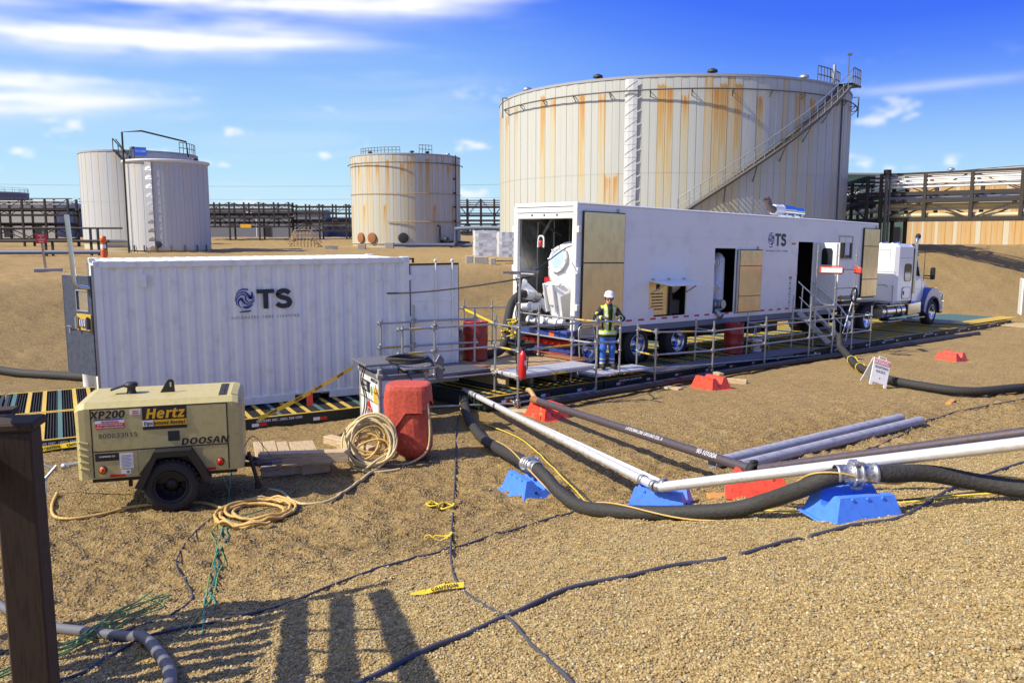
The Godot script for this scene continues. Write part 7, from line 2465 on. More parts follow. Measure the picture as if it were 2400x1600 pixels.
# ---------------------------------------------------------------- compressor, fuel tank, cover, timber pile
func make_compressor() -> void:
	var yaw := .285
	var k := thing("air_compressor", "khaki towable air compressor with black wheel arch, stickers and lettering", "air compressor", Transform3D(Basis(Vector3.UP, yaw) * Basis.from_scale(Vector3(.893, 1, 1)), Vector3(-5.37, -.2, -10.24)))
	var b := B.new()
	# canopy: rounded left and right ends, roof with sloping shoulders
	var rings := []
	for q in [[-.20, .92, .05], [-.15, .99, .018], [-.07, 1.0, .0], [1.93, 1.0, .0], [2.01, .99, .02], [2.06, .93, .06]]:
		var ring := []
		for p in [[0.0, .48], [0.0, 1.40], [-.07, 1.47], [-1.10, 1.47], [-1.18, 1.40], [-1.18, .48]]:
			ring.append(Vector3(q[0], .48 + (p[1] - .48) * (1.0 - q[2]), -.59 + (p[0] + .59) * q[1]))
		rings.append(ring)
	b.loft(rings)
	var body := obj("canopy", b, M.khaki, k)
	# side panel: proud sheet inside a dark joint
	b = B.new()
	panel(b, .02, 1.84, .845, 1.385, .002, .012, .003)
	var sp := obj("side_panel", b, M.khaki, k)
	b = B.new()
	panel(b, .005, 1.855, 1.385, 1.397, .004, .01, 0); panel(b, .005, 1.855, .833, .845, .004, .01, 0); panel(b, .005, .018, .50, 1.39, .004, .01, 0); panel(b, 1.842, 1.855, .50, 1.39, .004, .01, 0)
	obj("panel_joint", b, M.sign_black, sp)
	b = B.new()
	panel(b, .02, .60, .50, .833, .0, .012, .003); panel(b, 1.50, 1.84, .50, .833, .0, .012, .003); panel(b, .60, 1.50, .80, .833, .0, .012, .003)
	obj("lower_panel", b, M.khaki, k)
	for q in [[.0, .42], [.02, .56], [.04, .70]]: pass
	for i in 5:
		b = B.new()
		b.box(Vector3(-.10, .62 + .085 * i, -.02), Vector3(.14, .035, .07), Basis(Vector3(0, 0, 1), -.25), .01)
		obj("end_louvre", b, M.khaki, body)
	for i in 6:
		b = B.new()
		b.box(Vector3(1.955, 1.475 - .004 * i, -.18 - .15 * i), Vector3(.11, .02, .10), Basis(Vector3(0, 0, 1), -.3), .006)
		obj("outlet_slat", b, M.khaki, body)
	b = B.new()
	b.box(Vector3(1.79, 1.468, -.56), Vector3(.12, .012, .86), Basis(), .002)
	obj("roof_slot", b, M.soft_black, body)
	b = B.new()
	b.box(Vector3(1.79, 1.474, -.56), Vector3(.03, .01, .8)); b.cyl(Vector3(1.79, 1.475, -.45), Vector3(1.79, 1.485, -.45), .02, .02, 8)
	obj("slot_bar", b, M.steel_dark, body)
	b = B.new()
	b.lathe(Vector3(.46, 1.47, -.62), Vector3.UP, [Vector2(.075, 0), Vector2(.06, .04), Vector2(.06, .09), Vector2(.095, .09), Vector2(.095, .13), Vector2(.07, .15), Vector2(.01, .155)], 18)
	b.span(Vector3(.44, 1.60, -.62), Vector3(.18, 1.53, -.60), .11, .02)
	obj("rain_cap", b, M.steel_dark, body)
	b = B.new()
	b.prism(PackedVector2Array([Vector2(-.11, 0), Vector2(.10, 0), Vector2(.09, .15), Vector2(.06, .175), Vector2(.02, .175), Vector2(-.01, .15)]), -.015, .015, at(.98, 1.47, -.56))
	var eye := obj("lifting_eye", b, M.black_paint, body)
	b = B.new()
	b.box(Vector3(1.025, 1.575, -.56), Vector3(.05, .09, .036), Basis(), .018)
	obj("eye_hole", b, M.khaki, eye)
	b = B.new()
	panel(b, 1.02, 1.18, .925, 1.06, .012, .012, .01)
	obj("latch", b, M.soft_black, sp)
	# wheel and arch
	wheel_set(k, "wheel", 1.08, .345, .15, .345, M.black_paint, false)
	wheel_set(k, "wheel", 1.08, .345, -1.0, .345, M.black_paint, false)
	for ch in k.get_children():
		if String(ch.name).begins_with("wheel"): ch.transform = Transform3D(Basis.from_scale(Vector3(1.12, 1, 1)), Vector3(1.04 - 1.08 * 1.12, 0, 0))
	b = B.new()
	b.prism(PackedVector2Array([Vector2(.56, .38), Vector2(.84, .83), Vector2(1.34, .83), Vector2(1.60, .42), Vector2(1.53, .38), Vector2(1.30, .755), Vector2(.88, .755), Vector2(.66, .34)]), .0, .19)
	b.prism(PackedVector2Array([Vector2(.60, .50), Vector2(.84, .80), Vector2(1.34, .80), Vector2(1.55, .50)]), .005, .018)
	b.prism(PackedVector2Array([Vector2(.64, .36), Vector2(.86, .76), Vector2(1.32, .76), Vector2(1.54, .38)]), .008, .02)
	obj("wheel_arch", b, M.black_paint, k)
	b = B.new()
	b.cyl(Vector3(1.08, .345, -.1), Vector3(1.08, .345, -1.0), .04, .04, 8); b.box(Vector3(.95, .44, -.59), Vector3(2.0, .09, .9), Basis(), .01); b.box(Vector3(.42, .36, -.35), Vector3(.05, .2, .05))
	obj("chassis", b, M.black_paint, k)
	for u in [.13, 1.73]:
		b = B.new()
		b.lathe(Vector3(u, .60, .004), Vector3(0, 0, 1), [Vector2(.055, 0), Vector2(.055, .015), Vector2(.045, .022)], 18)
		var rf := obj("lamp_base", b, M.soft_black, k)
		b = B.new()
		b.lathe(Vector3(u, .60, .006), Vector3(0, 0, 1), [Vector2(.045, 0), Vector2(.044, .02), Vector2(.01, .026)], 18)
		obj("marker_lamp", b, M.red_lens if u > 1 else M.orange_gloss, rf)
	b = B.new()
	panel(b, .22, .42, .495, .53, .008, .006, 0); panel(b, 1.48, 1.66, .495, .53, .008, .006, 0)
	obj("reflector_strip", b, M.red_mark, k)
	# stickers and lettering
	var zf := .0085
	b = B.new()
	panel(b, .69, 1.29, 1.09, 1.385, zf + .002, .003, 0)
	var hs := obj("rental_sticker", b, M.sign_black, sp)
	b = B.new()
	panel(b, .69, 1.29, 1.135, 1.215, zf + .004, .003, 0)
	obj("yellow_band", b, M.hertz_yellow, hs)
	b = B.new()
	panel(b, .69, .84, 1.135, 1.215, zf + .0055, .003, 0)
	obj("white_band", b, M.white_mark, hs)
	words(hs, "Hertz", .125, M.hertz_yellow, Transform3D(Basis(), Vector3(1.0, 1.295, zf + .005)), true, 1.15, .22)
	words(hs, "Equipment Rental", .046, M.sign_black, Transform3D(Basis(), Vector3(.985, 1.174, zf + .008)), true, 1.0, .2)
	words(sp, "XP200", .095, M.sign_black, Transform3D(Basis(), Vector3(.235, 1.315, zf)), true, 1.18, .2)
	b = B.new()
	panel(b, .05, .43, 1.245, 1.262, zf + .001, .003, 0)
	obj("blue_bar", b, M.navy, sp)
	b = B.new()
	panel(b, .07, .45, 1.205, 1.243, zf + .001, .003, 0)
	var w1 := obj("warning_plate", b, M.white_mark, sp)
	words(w1, "WARNING", .026, M.red_mark, Transform3D(Basis(), Vector3(.26, 1.224, zf + .004)), true, 1.3)
	b = B.new()
	panel(b, .07, .45, 1.135, 1.205, zf + .001, .003, 0)
	var w2 := obj("warning_text", b, M.red_mark, sp)
	for i in 2: words(w2, ["DO NOT DRIVE OR STAND NEAR", "UNDER A RAISED MACHINE DOOR"][i], .016, M.white_mark, Transform3D(Basis(), Vector3(.26, 1.185 - .032 * i, zf + .004)), true, 1.0)
	b = B.new()
	panel(b, .53, .67, 1.30, 1.365, zf + .001, .003, 0)
	var ws := obj("wavy_sticker", b, M.white_mark, sp)
	for i in 2: words(ws, ["THIS IS", "DIESEL"][i], .018, M.red_mark, Transform3D(Basis(), Vector3(.60, 1.347 - .028 * i, zf + .004)))
	words(sp, "800033915", .055, M.sign_black, Transform3D(Basis(), Vector3(.355, 1.04, zf)), false, 1.25, 0.0, "lettering", .003, "Droid Sans Mono")
	words(sp, "DOOSAN", .088, M.sign_black, Transform3D(Basis(), Vector3(1.53, .90, zf)), true, 1.30, .22)
	b = B.new()
	panel(b, .04, .35, .715, .815, .009, .003, 0)
	var bk := obj("black_plate", b, M.sign_black, k)
	words(bk, "COMPRESSED AIR", .018, M.white_mark, Transform3D(Basis(), Vector3(.195, .772, .012)))
	b = B.new()
	panel(b, .36, .54, .60, .80, .009, .003, 0); panel(b, .37, .50, .525, .585, .009, .003, 0)
	var ns := obj("instruction_sheet", b, M.white_mark, k)
	b = B.new()
	for i in 9: panel(b, .375, .525 - .02 * (i % 3), .775 - .019 * i, .780 - .019 * i, .0115, .002, 0)
	b.box(Vector3(.46, .555, .0115), Vector3(.035, .035, .002))
	obj("print_line", b, M.faint_grey, ns)
	# outlet cock with hose end at left, towing gear at right
	b = B.new()
	b.tube([Vector3(-.18, .66, -.2), Vector3(-.42, .64, -.16)], .03, 8); b.ball(Vector3(-.40, .64, -.16), Vector3(.06, .045, .045)); b.tube([Vector3(-.50, .66, -.14), Vector3(-.68, .48, -.05)], .022, 8); b.tube([Vector3(-.5, .60, -.14), Vector3(-.72, .70, -.2)], .018, 8)
	var oc := obj("air_outlet", b, M.galvanised, k)
	b = B.new()
	b.tube([Vector3(-.62, .52, -.06), Vector3(-.62, .25, .04), Vector3(-.60, .06, .08)], .006, 5)
	obj("safety_cable", b, M.galvanised, oc)
	b = B.new()
	b.span(Vector3(1.95, .44, -.35), Vector3(2.45, .36, -.59), .06, .06); b.span(Vector3(1.95, .44, -.85), Vector3(2.45, .36, -.59), .06, .06)
	b.tube([Vector3(2.12, .62, -.3), Vector3(2.24, .18, -.3)], .03, 8); b.cyl(Vector3(2.24, .10, -.3), Vector3(2.24, .18, -.3), .05, .05, 10)
	obj("drawbar", b, M.black_paint, k)
	rng.seed = 5
	b = B.new()
	for i in 4:
		var p := []
		for j in 22:
			var an := TAU * j / 11.0
			p.append(Vector3(2.42 + cos(an) * (.15 + .02 * i) + rng.randf_range(-.02, .02), .32 + .05 * i + sin(an) * .05, -.4 + sin(an) * (.10 + .02 * i)))
		b.tube(curve(p, 2), .0065, 5)
	b.tube(curve([Vector3(2.06, .7, -.3), Vector3(2.2, .85, -.25), Vector3(2.4, .6, -.35), Vector3(2.55, .35, -.4)]), .006, 5)
	obj("wire_coil", b, M.hose_grey, k)

func hose_loops(path: Array, r: float, m: Material, called: String, label: String, cat: String) -> Node3D:
	var b := B.new()
	b.tube(path, r, 8)
	return tag(obj(called, b, m), label, cat)

func make_depot() -> void:
	var b := B.new()
	# the fuel tank: cream box on skids with a lid
	var ft := thing("fuel_tank", "cream steel fuel tank box with stickers and a grey lid, beside the red cover", "fuel tank", Transform3D(Basis(Vector3.UP, .46), Vector3(-2.34, -.2, -14.25)))
	b.box(Vector3(.45, .60, -.60), Vector3(.90, .90, 1.20), Basis(), .02)
	var bx := obj("tank_box", b, M.dirty_white, ft)
	b = B.new()
	b.box(Vector3(.45, .74, .006), Vector3(.86, .012, .008)); b.box(Vector3(-.004, .60, -.60), Vector3(.008, .02, 1.18))
	obj("weld_seam", b, M.faint_grey, bx)
	for p in [[.02, -.02], [.88, -.02], [.02, -1.18], [.88, -1.18]]:
		b = B.new()
		b.box(Vector3(p[0], .62, p[1]), Vector3(.065, 1.24, .065), Basis(), .01)
		b.cyl(Vector3(p[0] - .05, 1.12, p[1]), Vector3(p[0] + .05, 1.12, p[1]), .05, .05, 10)
		obj("corner_post", b, M.concrete, ft)
	for y in [.10, 1.08]:
		b = B.new()
		b.box(Vector3(.45, y, -.02), Vector3(.78, .09, .07), Basis(), .01); b.box(Vector3(.02, y, -.6), Vector3(.07, .09, 1.06), Basis(), .01); b.box(Vector3(.88, y, -.6), Vector3(.07, .09, 1.06), Basis(), .01)
		obj("cross_bar", b, M.deck_steel, ft)
	b = B.new()
	b.box(Vector3(.32, 1.27, -.75), Vector3(.95, .04, .95), Basis(), .008)
	obj("lid", b, M.deck_steel, ft)
	b = B.new()
	b.box(Vector3(.78, 1.23, -.10), Vector3(.72, .025, .52), Basis(Vector3(1, 0, 0), .05), .006)
	for i in 5: b.cyl(Vector3(.5 + .14 * i, 1.24, .10), Vector3(.5 + .14 * i, 1.255, .10), .01, .01, 6)
	obj("flap_lid", b, M.deck_steel, ft)
	b = B.new()
	b.prism(PackedVector2Array([Vector2(-.09, 0), Vector2(.09, 0), Vector2(.12, .36), Vector2(.0, .46), Vector2(-.11, .34)]), -.012, .012, at(1.20, .95, -.15, .5))
	obj("lifting_plate", b, M.deck_steel, ft)
	# stickers on the sunny end
	var ex := Transform3D(Basis(Vector3.UP, -PI * .5), Vector3(-.005, 0, -.60))   # x runs towards the camera-side corner
	b = B.new()
	b.box(Vector3(-.18, .83, .004), Vector3(.52, .20, .006))
	var s1 := obj("black_sticker", b, M.sign_black, ft, ex)
	for i in 2: words(s1, ["3 ALL", "DIESEL"][i], .055, M.white_mark, Transform3D(Basis(), Vector3(-.22, .875 - .09 * i, .008)), true, 1.3)
	b = B.new()
	b.box(Vector3(.19, .78, .004), Vector3(.20, .24, .006))
	var s2 := obj("white_sticker", b, M.white_mark, ft, ex)
	b = B.new()
	b.prism(PackedVector2Array([Vector2(-.07, 0), Vector2(-.035, .085), Vector2(.035, .085), Vector2(.07, 0), Vector2(.035, -.085), Vector2(-.035, -.085)]), 0, .003, Transform3D(Basis(), Vector3(.19, .79, .007)))
	obj("green_hexagon", b, M.green_wire, s2)
	b = B.new()
	b.box(Vector3(.43, .74, .004), Vector3(.24, .27, .006))
	var s3 := obj("rental_sticker", b, M.hertz_yellow, ft, ex)
	words(s3, "Hertz", .06, M.sign_black, Transform3D(Basis(), Vector3(.43, .79, .008)), false, 1.0)
	b = B.new()
	for i in 3: b.box(Vector3(.43, .72 - .025 * i, .008), Vector3(.16, .005, .002))
	obj("print_line", b, M.faint_grey, s3)
	words(ft, "A00387326", .06, M.sign_black, ex * Transform3D(Basis(), Vector3(.33, .995, .006)), true, .95)
	b = B.new()
	b.prism(PackedVector2Array([Vector2(0, .19), Vector2(.19, 0), Vector2(0, -.19), Vector2(-.19, 0)]), 0, .004, ex * Transform3D(Basis(), Vector3(-.02, .41, .003)))
	var dm := obj("hazard_diamond", b, M.red_mark, ft)
	b = B.new()
	b.box(Vector3(-.02, .41, .008), Vector3(.21, .08, .004))
	var dw := obj("number_panel", b, M.white_mark, dm, ex)
	words(dm, "1202", .065, M.sign_black, ex * Transform3D(Basis(), Vector3(-.02, .41, .012)))
	b = B.new()
	b.prism(PackedVector2Array([Vector2(0, .19), Vector2(.19, 0), Vector2(0, -.19), Vector2(-.19, 0)]), 0, .004, at(.34, .78, .001))
	obj("hazard_diamond", b, M.red_mark, ft)
	b = B.new()
	b.cyl(Vector3(.55, 1.10, -.3), Vector3(.55, 1.2, -.3), .1, .1, 14); b.tube(curve([Vector3(.5, 1.15, .05), Vector3(.62, .9, .08), Vector3(.55, .5, .07), Vector3(.68, .2, .12)]), .012, 6)
	obj("filler_neck", b, M.steel_dark, ft)
	for i in 2:
		b = B.new()
		b.tube(curve([Vector3(-.05, 1.2, -.75 + .12 * i), Vector3(-.12, .95, -.72 + .12 * i), Vector3(-.09, .6, -.60 + .14 * i), Vector3(-.25, .25, -.45 + .1 * i), Vector3(-.75, -.0 + .03 * i, -.35 + .1 * i)]), .013, 6)
		obj("fuel_line", b, M.rubber, ft)
	# coil of black hose on the lid
	rng.seed = 23
	var p := []
	for i in 120:
		var an := TAU * i / 20.0
		p.append(Vector3(-1.88 + cos(an) * (.36 + .04 * sin(i * .37)), 1.12 + .012 * (i / 20) + .012 * sin(i * .9), -14.75 + sin(an) * (.29 + .03 * cos(i * .31))))
	p.append_array([Vector3(-1.4, 1.06, -14.7), Vector3(-1.2, 1.03, -14.3)])
	hose_loops(p, .021, M.rubber, "hose_coil", "coil of black hose lying on the fuel tank's grey lid", "hose coil")
	# red cover over wheeled gear
	var rc := thing("red_cover", "tall faded red tarpaulin cover with a dark slit, standing in front of the fuel tank", "cover", Transform3D(Basis(Vector3.UP, -.05), Vector3(-1.66, -.2, -12.98)))
	b = B.new()
	var rings := []
	rng.seed = 31
	for q in [[.03, .16, .18, .10], [.10, .25, .24, .08], [.22, .32, .28, .05], [.40, .345, .29, .02], [.62, .345, .285, .0], [.82, .34, .28, .0], [.98, .335, .275, .0]]:
		var ring := []
		for i in 28:
			var an := -TAU * i / 28
			var sup := Vector2(signf(cos(an)) * pow(absf(cos(an)), .72), signf(sin(an)) * pow(absf(sin(an)), .72))
			var wob := 1.0 + .018 * sin(an * 3.0 + q[0] * 5.0) + .012 * sin(an * 7.0 + q[0] * 9.0)
			ring.append(Vector3(sup.x * q[1] * wob + q[3], q[0], sup.y * q[2] * wob))
		ring.reverse()
		rings.append(ring)
	for r in rings: r.reverse()
	b.loft(rings)
	for i in b.n.size(): pass
	var cb := obj("cover_body", b, M.red_tarp, rc)
	b = B.new()
	rings = []
	for q in [[.84, 1.10, 1.12], [.90, 1.09, 1.10], [1.16, 1.04, 1.05], [1.22, 1.0, 1.0], [1.235, .9, .9]]:
		var ring := []
		for i in 24:
			var an := -TAU * i / 24
			var sup := Vector2(signf(cos(an)) * pow(absf(cos(an)), .5), signf(sin(an)) * pow(absf(sin(an)), .5))
			var drop := 0.0
			if q[0] < 1.0: drop = .10 * sin(an * 2.0 + 1.0) + .05 * sin(an * 5.0) - (.22 if sup.x < -.2 and sup.y > .6 and sup.x > -.85 else 0.0)
			ring.append(Vector3(sup.x * .345 * q[1], q[0] + drop, sup.y * .285 * q[2]))
		rings.append(ring)
	b.loft(rings, false)
	var top_ring: Array = rings[rings.size() - 1]
	for i in range(1, 23): b.tri(top_ring[0], top_ring[i], top_ring[i + 1])
	obj("cover_cap", b, M.red_tarp, rc)
	b = B.new()
	b.prism(PackedVector2Array([Vector2(-.12, .86), Vector2(.02, .83), Vector2(.20, .84), Vector2(.31, .86), Vector2(.29, .80), Vector2(.12, .775), Vector2(-.08, .80)]), .285, .296)
	obj("open_slit", b, M.soft_black, rc)
	b = B.new()
	b.tube(curve([Vector3(.30, 1.1, .2), Vector3(.36, .8, .24), Vector3(.37, .4, .24), Vector3(.30, .16, .26), Vector3(.05, .02, .38), Vector3(-.25, .015, .44), Vector3(-.55, .015, .35)]), .018, 8)
	tag(obj("hose_tail", b, M.pale_hose, null, rc.transform), "pale hose tail curling down the red cover's right side to the ground", "hose")
	# yellow hose coil leaning on the cover
	p = []
	rng.seed = 91
	var cx := Transform3D(Basis(Vector3.UP, .12) * Basis(Vector3(1, 0, 0), -.40), Vector3(-2.20, .20, -12.42))
	for i in 270:
		var an := TAU * i / 18.0
		var t := float(i) / 270
		var rr := .40 - .085 * absf(sin(t * 9.0)) + .012 * sin(i * .61)
		p.append(cx * Vector3(cos(an) * rr + .05 * sin(t * 13.0), sin(an) * rr * 1.02 + .05 * cos(t * 11.0), .05 * sin(t * 21.0) + .09 * cos(an * .5 + t * 30.0)))
	p.append_array([Vector3(-2.25, -.14, -12.05), Vector3(-1.95, -.17, -12.12), Vector3(-1.72, -.17, -12.25)])
	hose_loops(curve(p, 2), .0205, M.pale_hose, "hose_coil", "big coil of pale yellow hose leaning against the red cover", "hose coil")
	p = []
	for i in 110:
		var an := TAU * i / 16.0
		p.append(cx * Vector3(cos(an) * (.23 + .06 * sin(i * .19)) + .09 * sin(i * .061), sin(an) * (.20 + .06 * cos(i * .23)) - .06 + .08 * cos(i * .083), .02 + .05 * sin(i * .23)))
	hose_loops(p, .019, M.yellow_hose, "hose_coil", "smaller bright yellow hose coil inside the leaning pale coil", "hose coil")
	# flat coil on the gravel
	p = []
	for i in 100:
		var an := TAU * i / 18.0 + 2.2
		var rr := .30 + .10 * sin(i * .21) + .012 * (i / 18)
		p.append([-3.30 + cos(an) * rr * 1.25 - .09 * sin(i * .13), -10.28 - sin(an) * rr * 1.30])
	var lay := []
	var flat := []
	for q in p: flat.append(Vector2(q[0], q[1]))
	var j := 0
	for q in curve(flat, 3):
		lay.append(Vector3(q.x, ground(q.x, q.y) + .02 + .011 * (j / 54) + .008 * sin(j * .4), q.y)); j += 1
	hose_loops(lay, .0205, M.yellow_hose, "hose_coil", "flat coil of yellow hose lying on the gravel before the compressor", "hose coil")
	hose_loops(on_ground([[-6.30, -11.02], [-6.12, -10.56], [-5.85, -10.14], [-5.61, -10.06], [-5.31, -10.22], [-5.03, -10.47], [-4.54, -10.62], [-4.15, -10.70], [-3.85, -10.50], [-3.66, -10.25]], .02), .0205, M.yellow_hose, "air_hose", "yellow hose running from the compressor's left end along the gravel to the coil", "hose")
	hose_loops(on_ground([[-3.45, -11.3], [-3.22, -11.15], [-3.00, -10.82], [-2.77, -10.64], [-2.46, -10.82], [-2.24, -11.45], [-2.12, -12.05], [-1.9, -12.3]], .02), .0205, M.pale_hose, "air_hose", "pale yellow hose curving from the flat coil to the leaning coil", "hose")
	# timber pile: stacked pallet pieces, boards and a beam
	var tp := [[-3.42, -.2, -12.45, .95, .13, .85, .30, "timber", "lower pallet block of the pale timber pile"], [-3.05, -.2, -12.30, .42, .14, .42, .4, "timber", "short dark timber block under the pile's right end"], [-3.78, -.2, -12.30, .34, .14, .4, .2, "timber_along", "short timber block under the pile's left end"]]
	for q in tp:
		b = B.new()
		b.box(Vector3(0, q[4] * .5, 0), Vector3(q[3], q[4], q[5]), Basis(), .008)
		tag(obj("timber_block", b, M[q[7]], null, at(q[0], q[1], q[2], q[6])), q[8], "timber")
	for i in 4:
		b = B.new()
		var wd: float = [.13, .19, .17, .38][i]
		b.box(Vector3(0, .025, 0), Vector3(wd, .045 - .006 * (i % 2), 1.05), Basis(), .006)
		tag(obj("board", b, M.timber_along, null, at([-4.02, -3.83, -3.62, -3.30][i], -.03 + .012 * (i % 2), -12.72, .34)), ["leftmost pale board across the timber pile", "second pale board from the left on the timber pile", "third pale board from the left on the timber pile", "widest pale board, at the right of the timber pile"][i], "board", "pale boards on the timber pile")
	b = B.new()
	b.box(Vector3(0, .085, 0), Vector3(1.32, .17, .17), Basis(), .008)
	tag(obj("beam", b, M.timber, null, at(-3.12, .0, -12.02, .12)), "thick squared timber beam across the front of the timber pile", "beam")
	b = B.new()
	b.box(Vector3(0, .045, 0), Vector3(1.25, .09, .14), Basis(), .008)
	tag(obj("plank", b, M.timber, null, at(-3.05, .02, -12.28, .14)), "thin plank lying behind the thick beam on the timber pile", "plank")
	for q in [[-2.92, -13.75, .75, .10, "square pale timber sticking out under the fuel tank's left end"], [-2.60, -13.35, .7, .22, "pale timber lying beside the fuel tank's front corner"]]:
		b = B.new()
		b.box(Vector3(0, .07, 0), Vector3(q[2], .14, .18), Basis(), .008)
		tag(obj("timber_block", b, M.timber, null, at(q[0], -.21, q[1], -.75 + q[3])), q[4], "timber")
	# caution tapes
	for q in [[Vector3(-3.42, .93, -10.85), Vector3(-3.14, .94, -12.5), Vector3(-2.80, 1.07, -14.35), "long yellow caution tape strung from the compressor to the fuel tank"], [Vector3(-6.9, .42, -10.95), Vector3(-6.4, .50, -10.92), Vector3(-5.62, .66, -10.7), "yellow caution tape strung from the compressor's left end past the timber post"]]:
		var tn := thing("caution_tape", q[3], "tape", Transform3D())
		b = B.new()
		var tp2 := []
		for i in 25:
			var t := i / 24.0
			var m: Vector3 = q[0] * (1 - t) * (1 - t) + q[1] * 2.0 * t * (1 - t) + q[2] * t * t
			tp2.append(m)
		for i in 24:
			var tw := .3 * sin(i * .5); var tw2 := .3 * sin((i + 1) * .5)
			var u0 := Vector3(.3 * tw, cos(tw), .6 * sin(tw)) * .034; var u1 := Vector3(.3 * tw2, cos(tw2), .6 * sin(tw2)) * .034
			b.quad(tp2[i] - u0, tp2[i + 1] - u1, tp2[i + 1] + u1, tp2[i] + u0)
			b.quad(tp2[i + 1] - u1 + Vector3(.001, 0, -.002), tp2[i] - u0 + Vector3(.001, 0, -.002), tp2[i] + u0 + Vector3(.001, 0, -.002), tp2[i + 1] + u1 + Vector3(.001, 0, -.002))
		obj("tape", b, M.tape_yellow, tn)
		for i in [3, 9, 14, 20]:
			var d: Vector3 = ((tp2[i + 1] as Vector3) - (tp2[i] as Vector3)).normalized()
			var side := Vector3.UP.cross(d) * -1.0
			if side.z < 0: side = -side
			if d.cross(Vector3.UP).dot(side) < 0: d = -d
			side = d.cross(Vector3.UP).normalized()
			words(tn, "CAUTION", .042, M.sign_black, Transform3D(Basis(d, side.cross(d).normalized(), side), (tp2[i] as Vector3) + side * .006), true, 1.0, 0.0, "lettering", .002)
	b = B.new()
	b.box(Vector3(-3.14, .86, -12.55), Vector3(.09, .20, .012), Basis(Vector3.UP, .3), .002)
	tag(obj("red_tag", b, M.red_plastic), "red tag hanging from the long caution tape", "tag")
	# pails behind the compressor
	for q in [[-9.55, -18.35, "red and white can standing by the container's left end", "red_gloss"], [-9.18, -18.45, "plain white can standing beside the red and white one", "galvanised"]]:
		var cn := thing("can", q[2], "can", at(q[0], -.02, q[1]))
		b = B.new()
		b.lathe(Vector3.ZERO, Vector3.UP, [Vector2(.01, 0), Vector2(.15, 0), Vector2(.15, 0), Vector2(.15, .30), Vector2(.155, .31)], 20)
		obj("can_body", b, M.white_mark, cn)
		b = B.new()
		b.lathe(Vector3(0, .30, 0), Vector3.UP, [Vector2(.157, 0), Vector2(.157, .09), Vector2(.14, .11), Vector2(.01, .11)], 20)
		obj("can_lid", b, M[q[3]], cn)
	b = B.new()
	b.tube(on_ground([[-16.5, -21.8], [-14.5, -21.0], [-13.08, -20.7], [-12.20, -20.45], [-11.30, -20.2], [-10.2, -19.9], [-9.2, -19.8]], .08), .11, 12)
	tag(obj("black_hose", b, M.rubber), "thick black hose on the gravel at far left behind the container's grey door", "hose")
	b = B.new()
	b.box(Vector3(0, .2, 0), Vector3(.9, .5, .5), Basis(), .05)
	tag(obj("tool_chest", b, M.navy, null, at(-13.5, ground(-13.5, -19.6), -19.6, .4)), "dark blue chest at the left edge beside the mats", "chest")

func make_corner() -> void:
	# the stair the picture is taken from: newel post in view, railings and landing out of view to the left
	var b := B.new()
	var gx := -2.17; var gz := -3.52
	var st := thing("timber_post", "dark timber newel post with a brown cap in the lower left corner", "post", at(gx, .9, gz))
	b.box(Vector3(0, .82, 0), Vector3(.155, 1.70, .155), Basis(Vector3.UP, .25), .008)
	obj("post", b, M.post_wood, st)
	b = B.new()
	b.box(Vector3(-.08, 1.69, 0), Vector3(.34, .04, .20), Basis(Vector3.UP, .22) , .01)
	obj("post_cap", b, M.post_wood, st)
	b = B.new()
	b.span(Vector3(-.75, -.25, -.35), Vector3(.02, .12, .05), .06, .14)
	obj("foot_brace", b, M.post_wood, st)
	var ld := thing("timber_landing", "timber stair landing left of the view whose railing shadows the gravel", "stair", Transform3D())
	var ends := [[Vector3(-4.05, 3.2, -5.76), Vector3(-2.0, 2.84, -2.9)], [Vector3(-4.05, 2.87, -5.8), Vector3(-2.15, 2.42, -3.2)], [Vector3(-4.05, 2.36, -6.1), Vector3(-2.45, 2.22, -3.6)]]
	for e in ends:
		b = B.new()
		b.span(e[0], e[1], .09, .11)
		obj("rail", b, M.post_wood, ld)
	for k in 5:
		b = B.new()
		var f := .02 + .2 * k
		b.span((ends[0][0] as Vector3).lerp(ends[0][1], f), (ends[2][0] as Vector3).lerp(ends[2][1], f), .025, .025)
		obj("baluster", b, M.post_wood, ld)
	for k in 9:
		b = B.new()
		b.box(Vector3(-4.62 + .13 * k, 2.05, -6.05 + .28 * k), Vector3(1.6, .05, .2), Basis(Vector3.UP, .25), .006)
		obj("deck_board", b, M.post_wood, ld)
	for q in [[-4.1, -6.0], [-5.3, -6.2], [-5.0, -3.9]]:
		b = B.new()
		b.box(Vector3(q[0], 1.0, q[1]), Vector3(.16, 2.2 if q[0] < -4.5 else 4.4, .16))
		obj("post", b, M.post_wood, ld)
	b = B.new()
	b.span(Vector3(-4.1, 1.66, -6.0), Vector3(-3.7, 1.66, -3.7), .06, .2)
	obj("stringer", b, M.post_wood, ld)

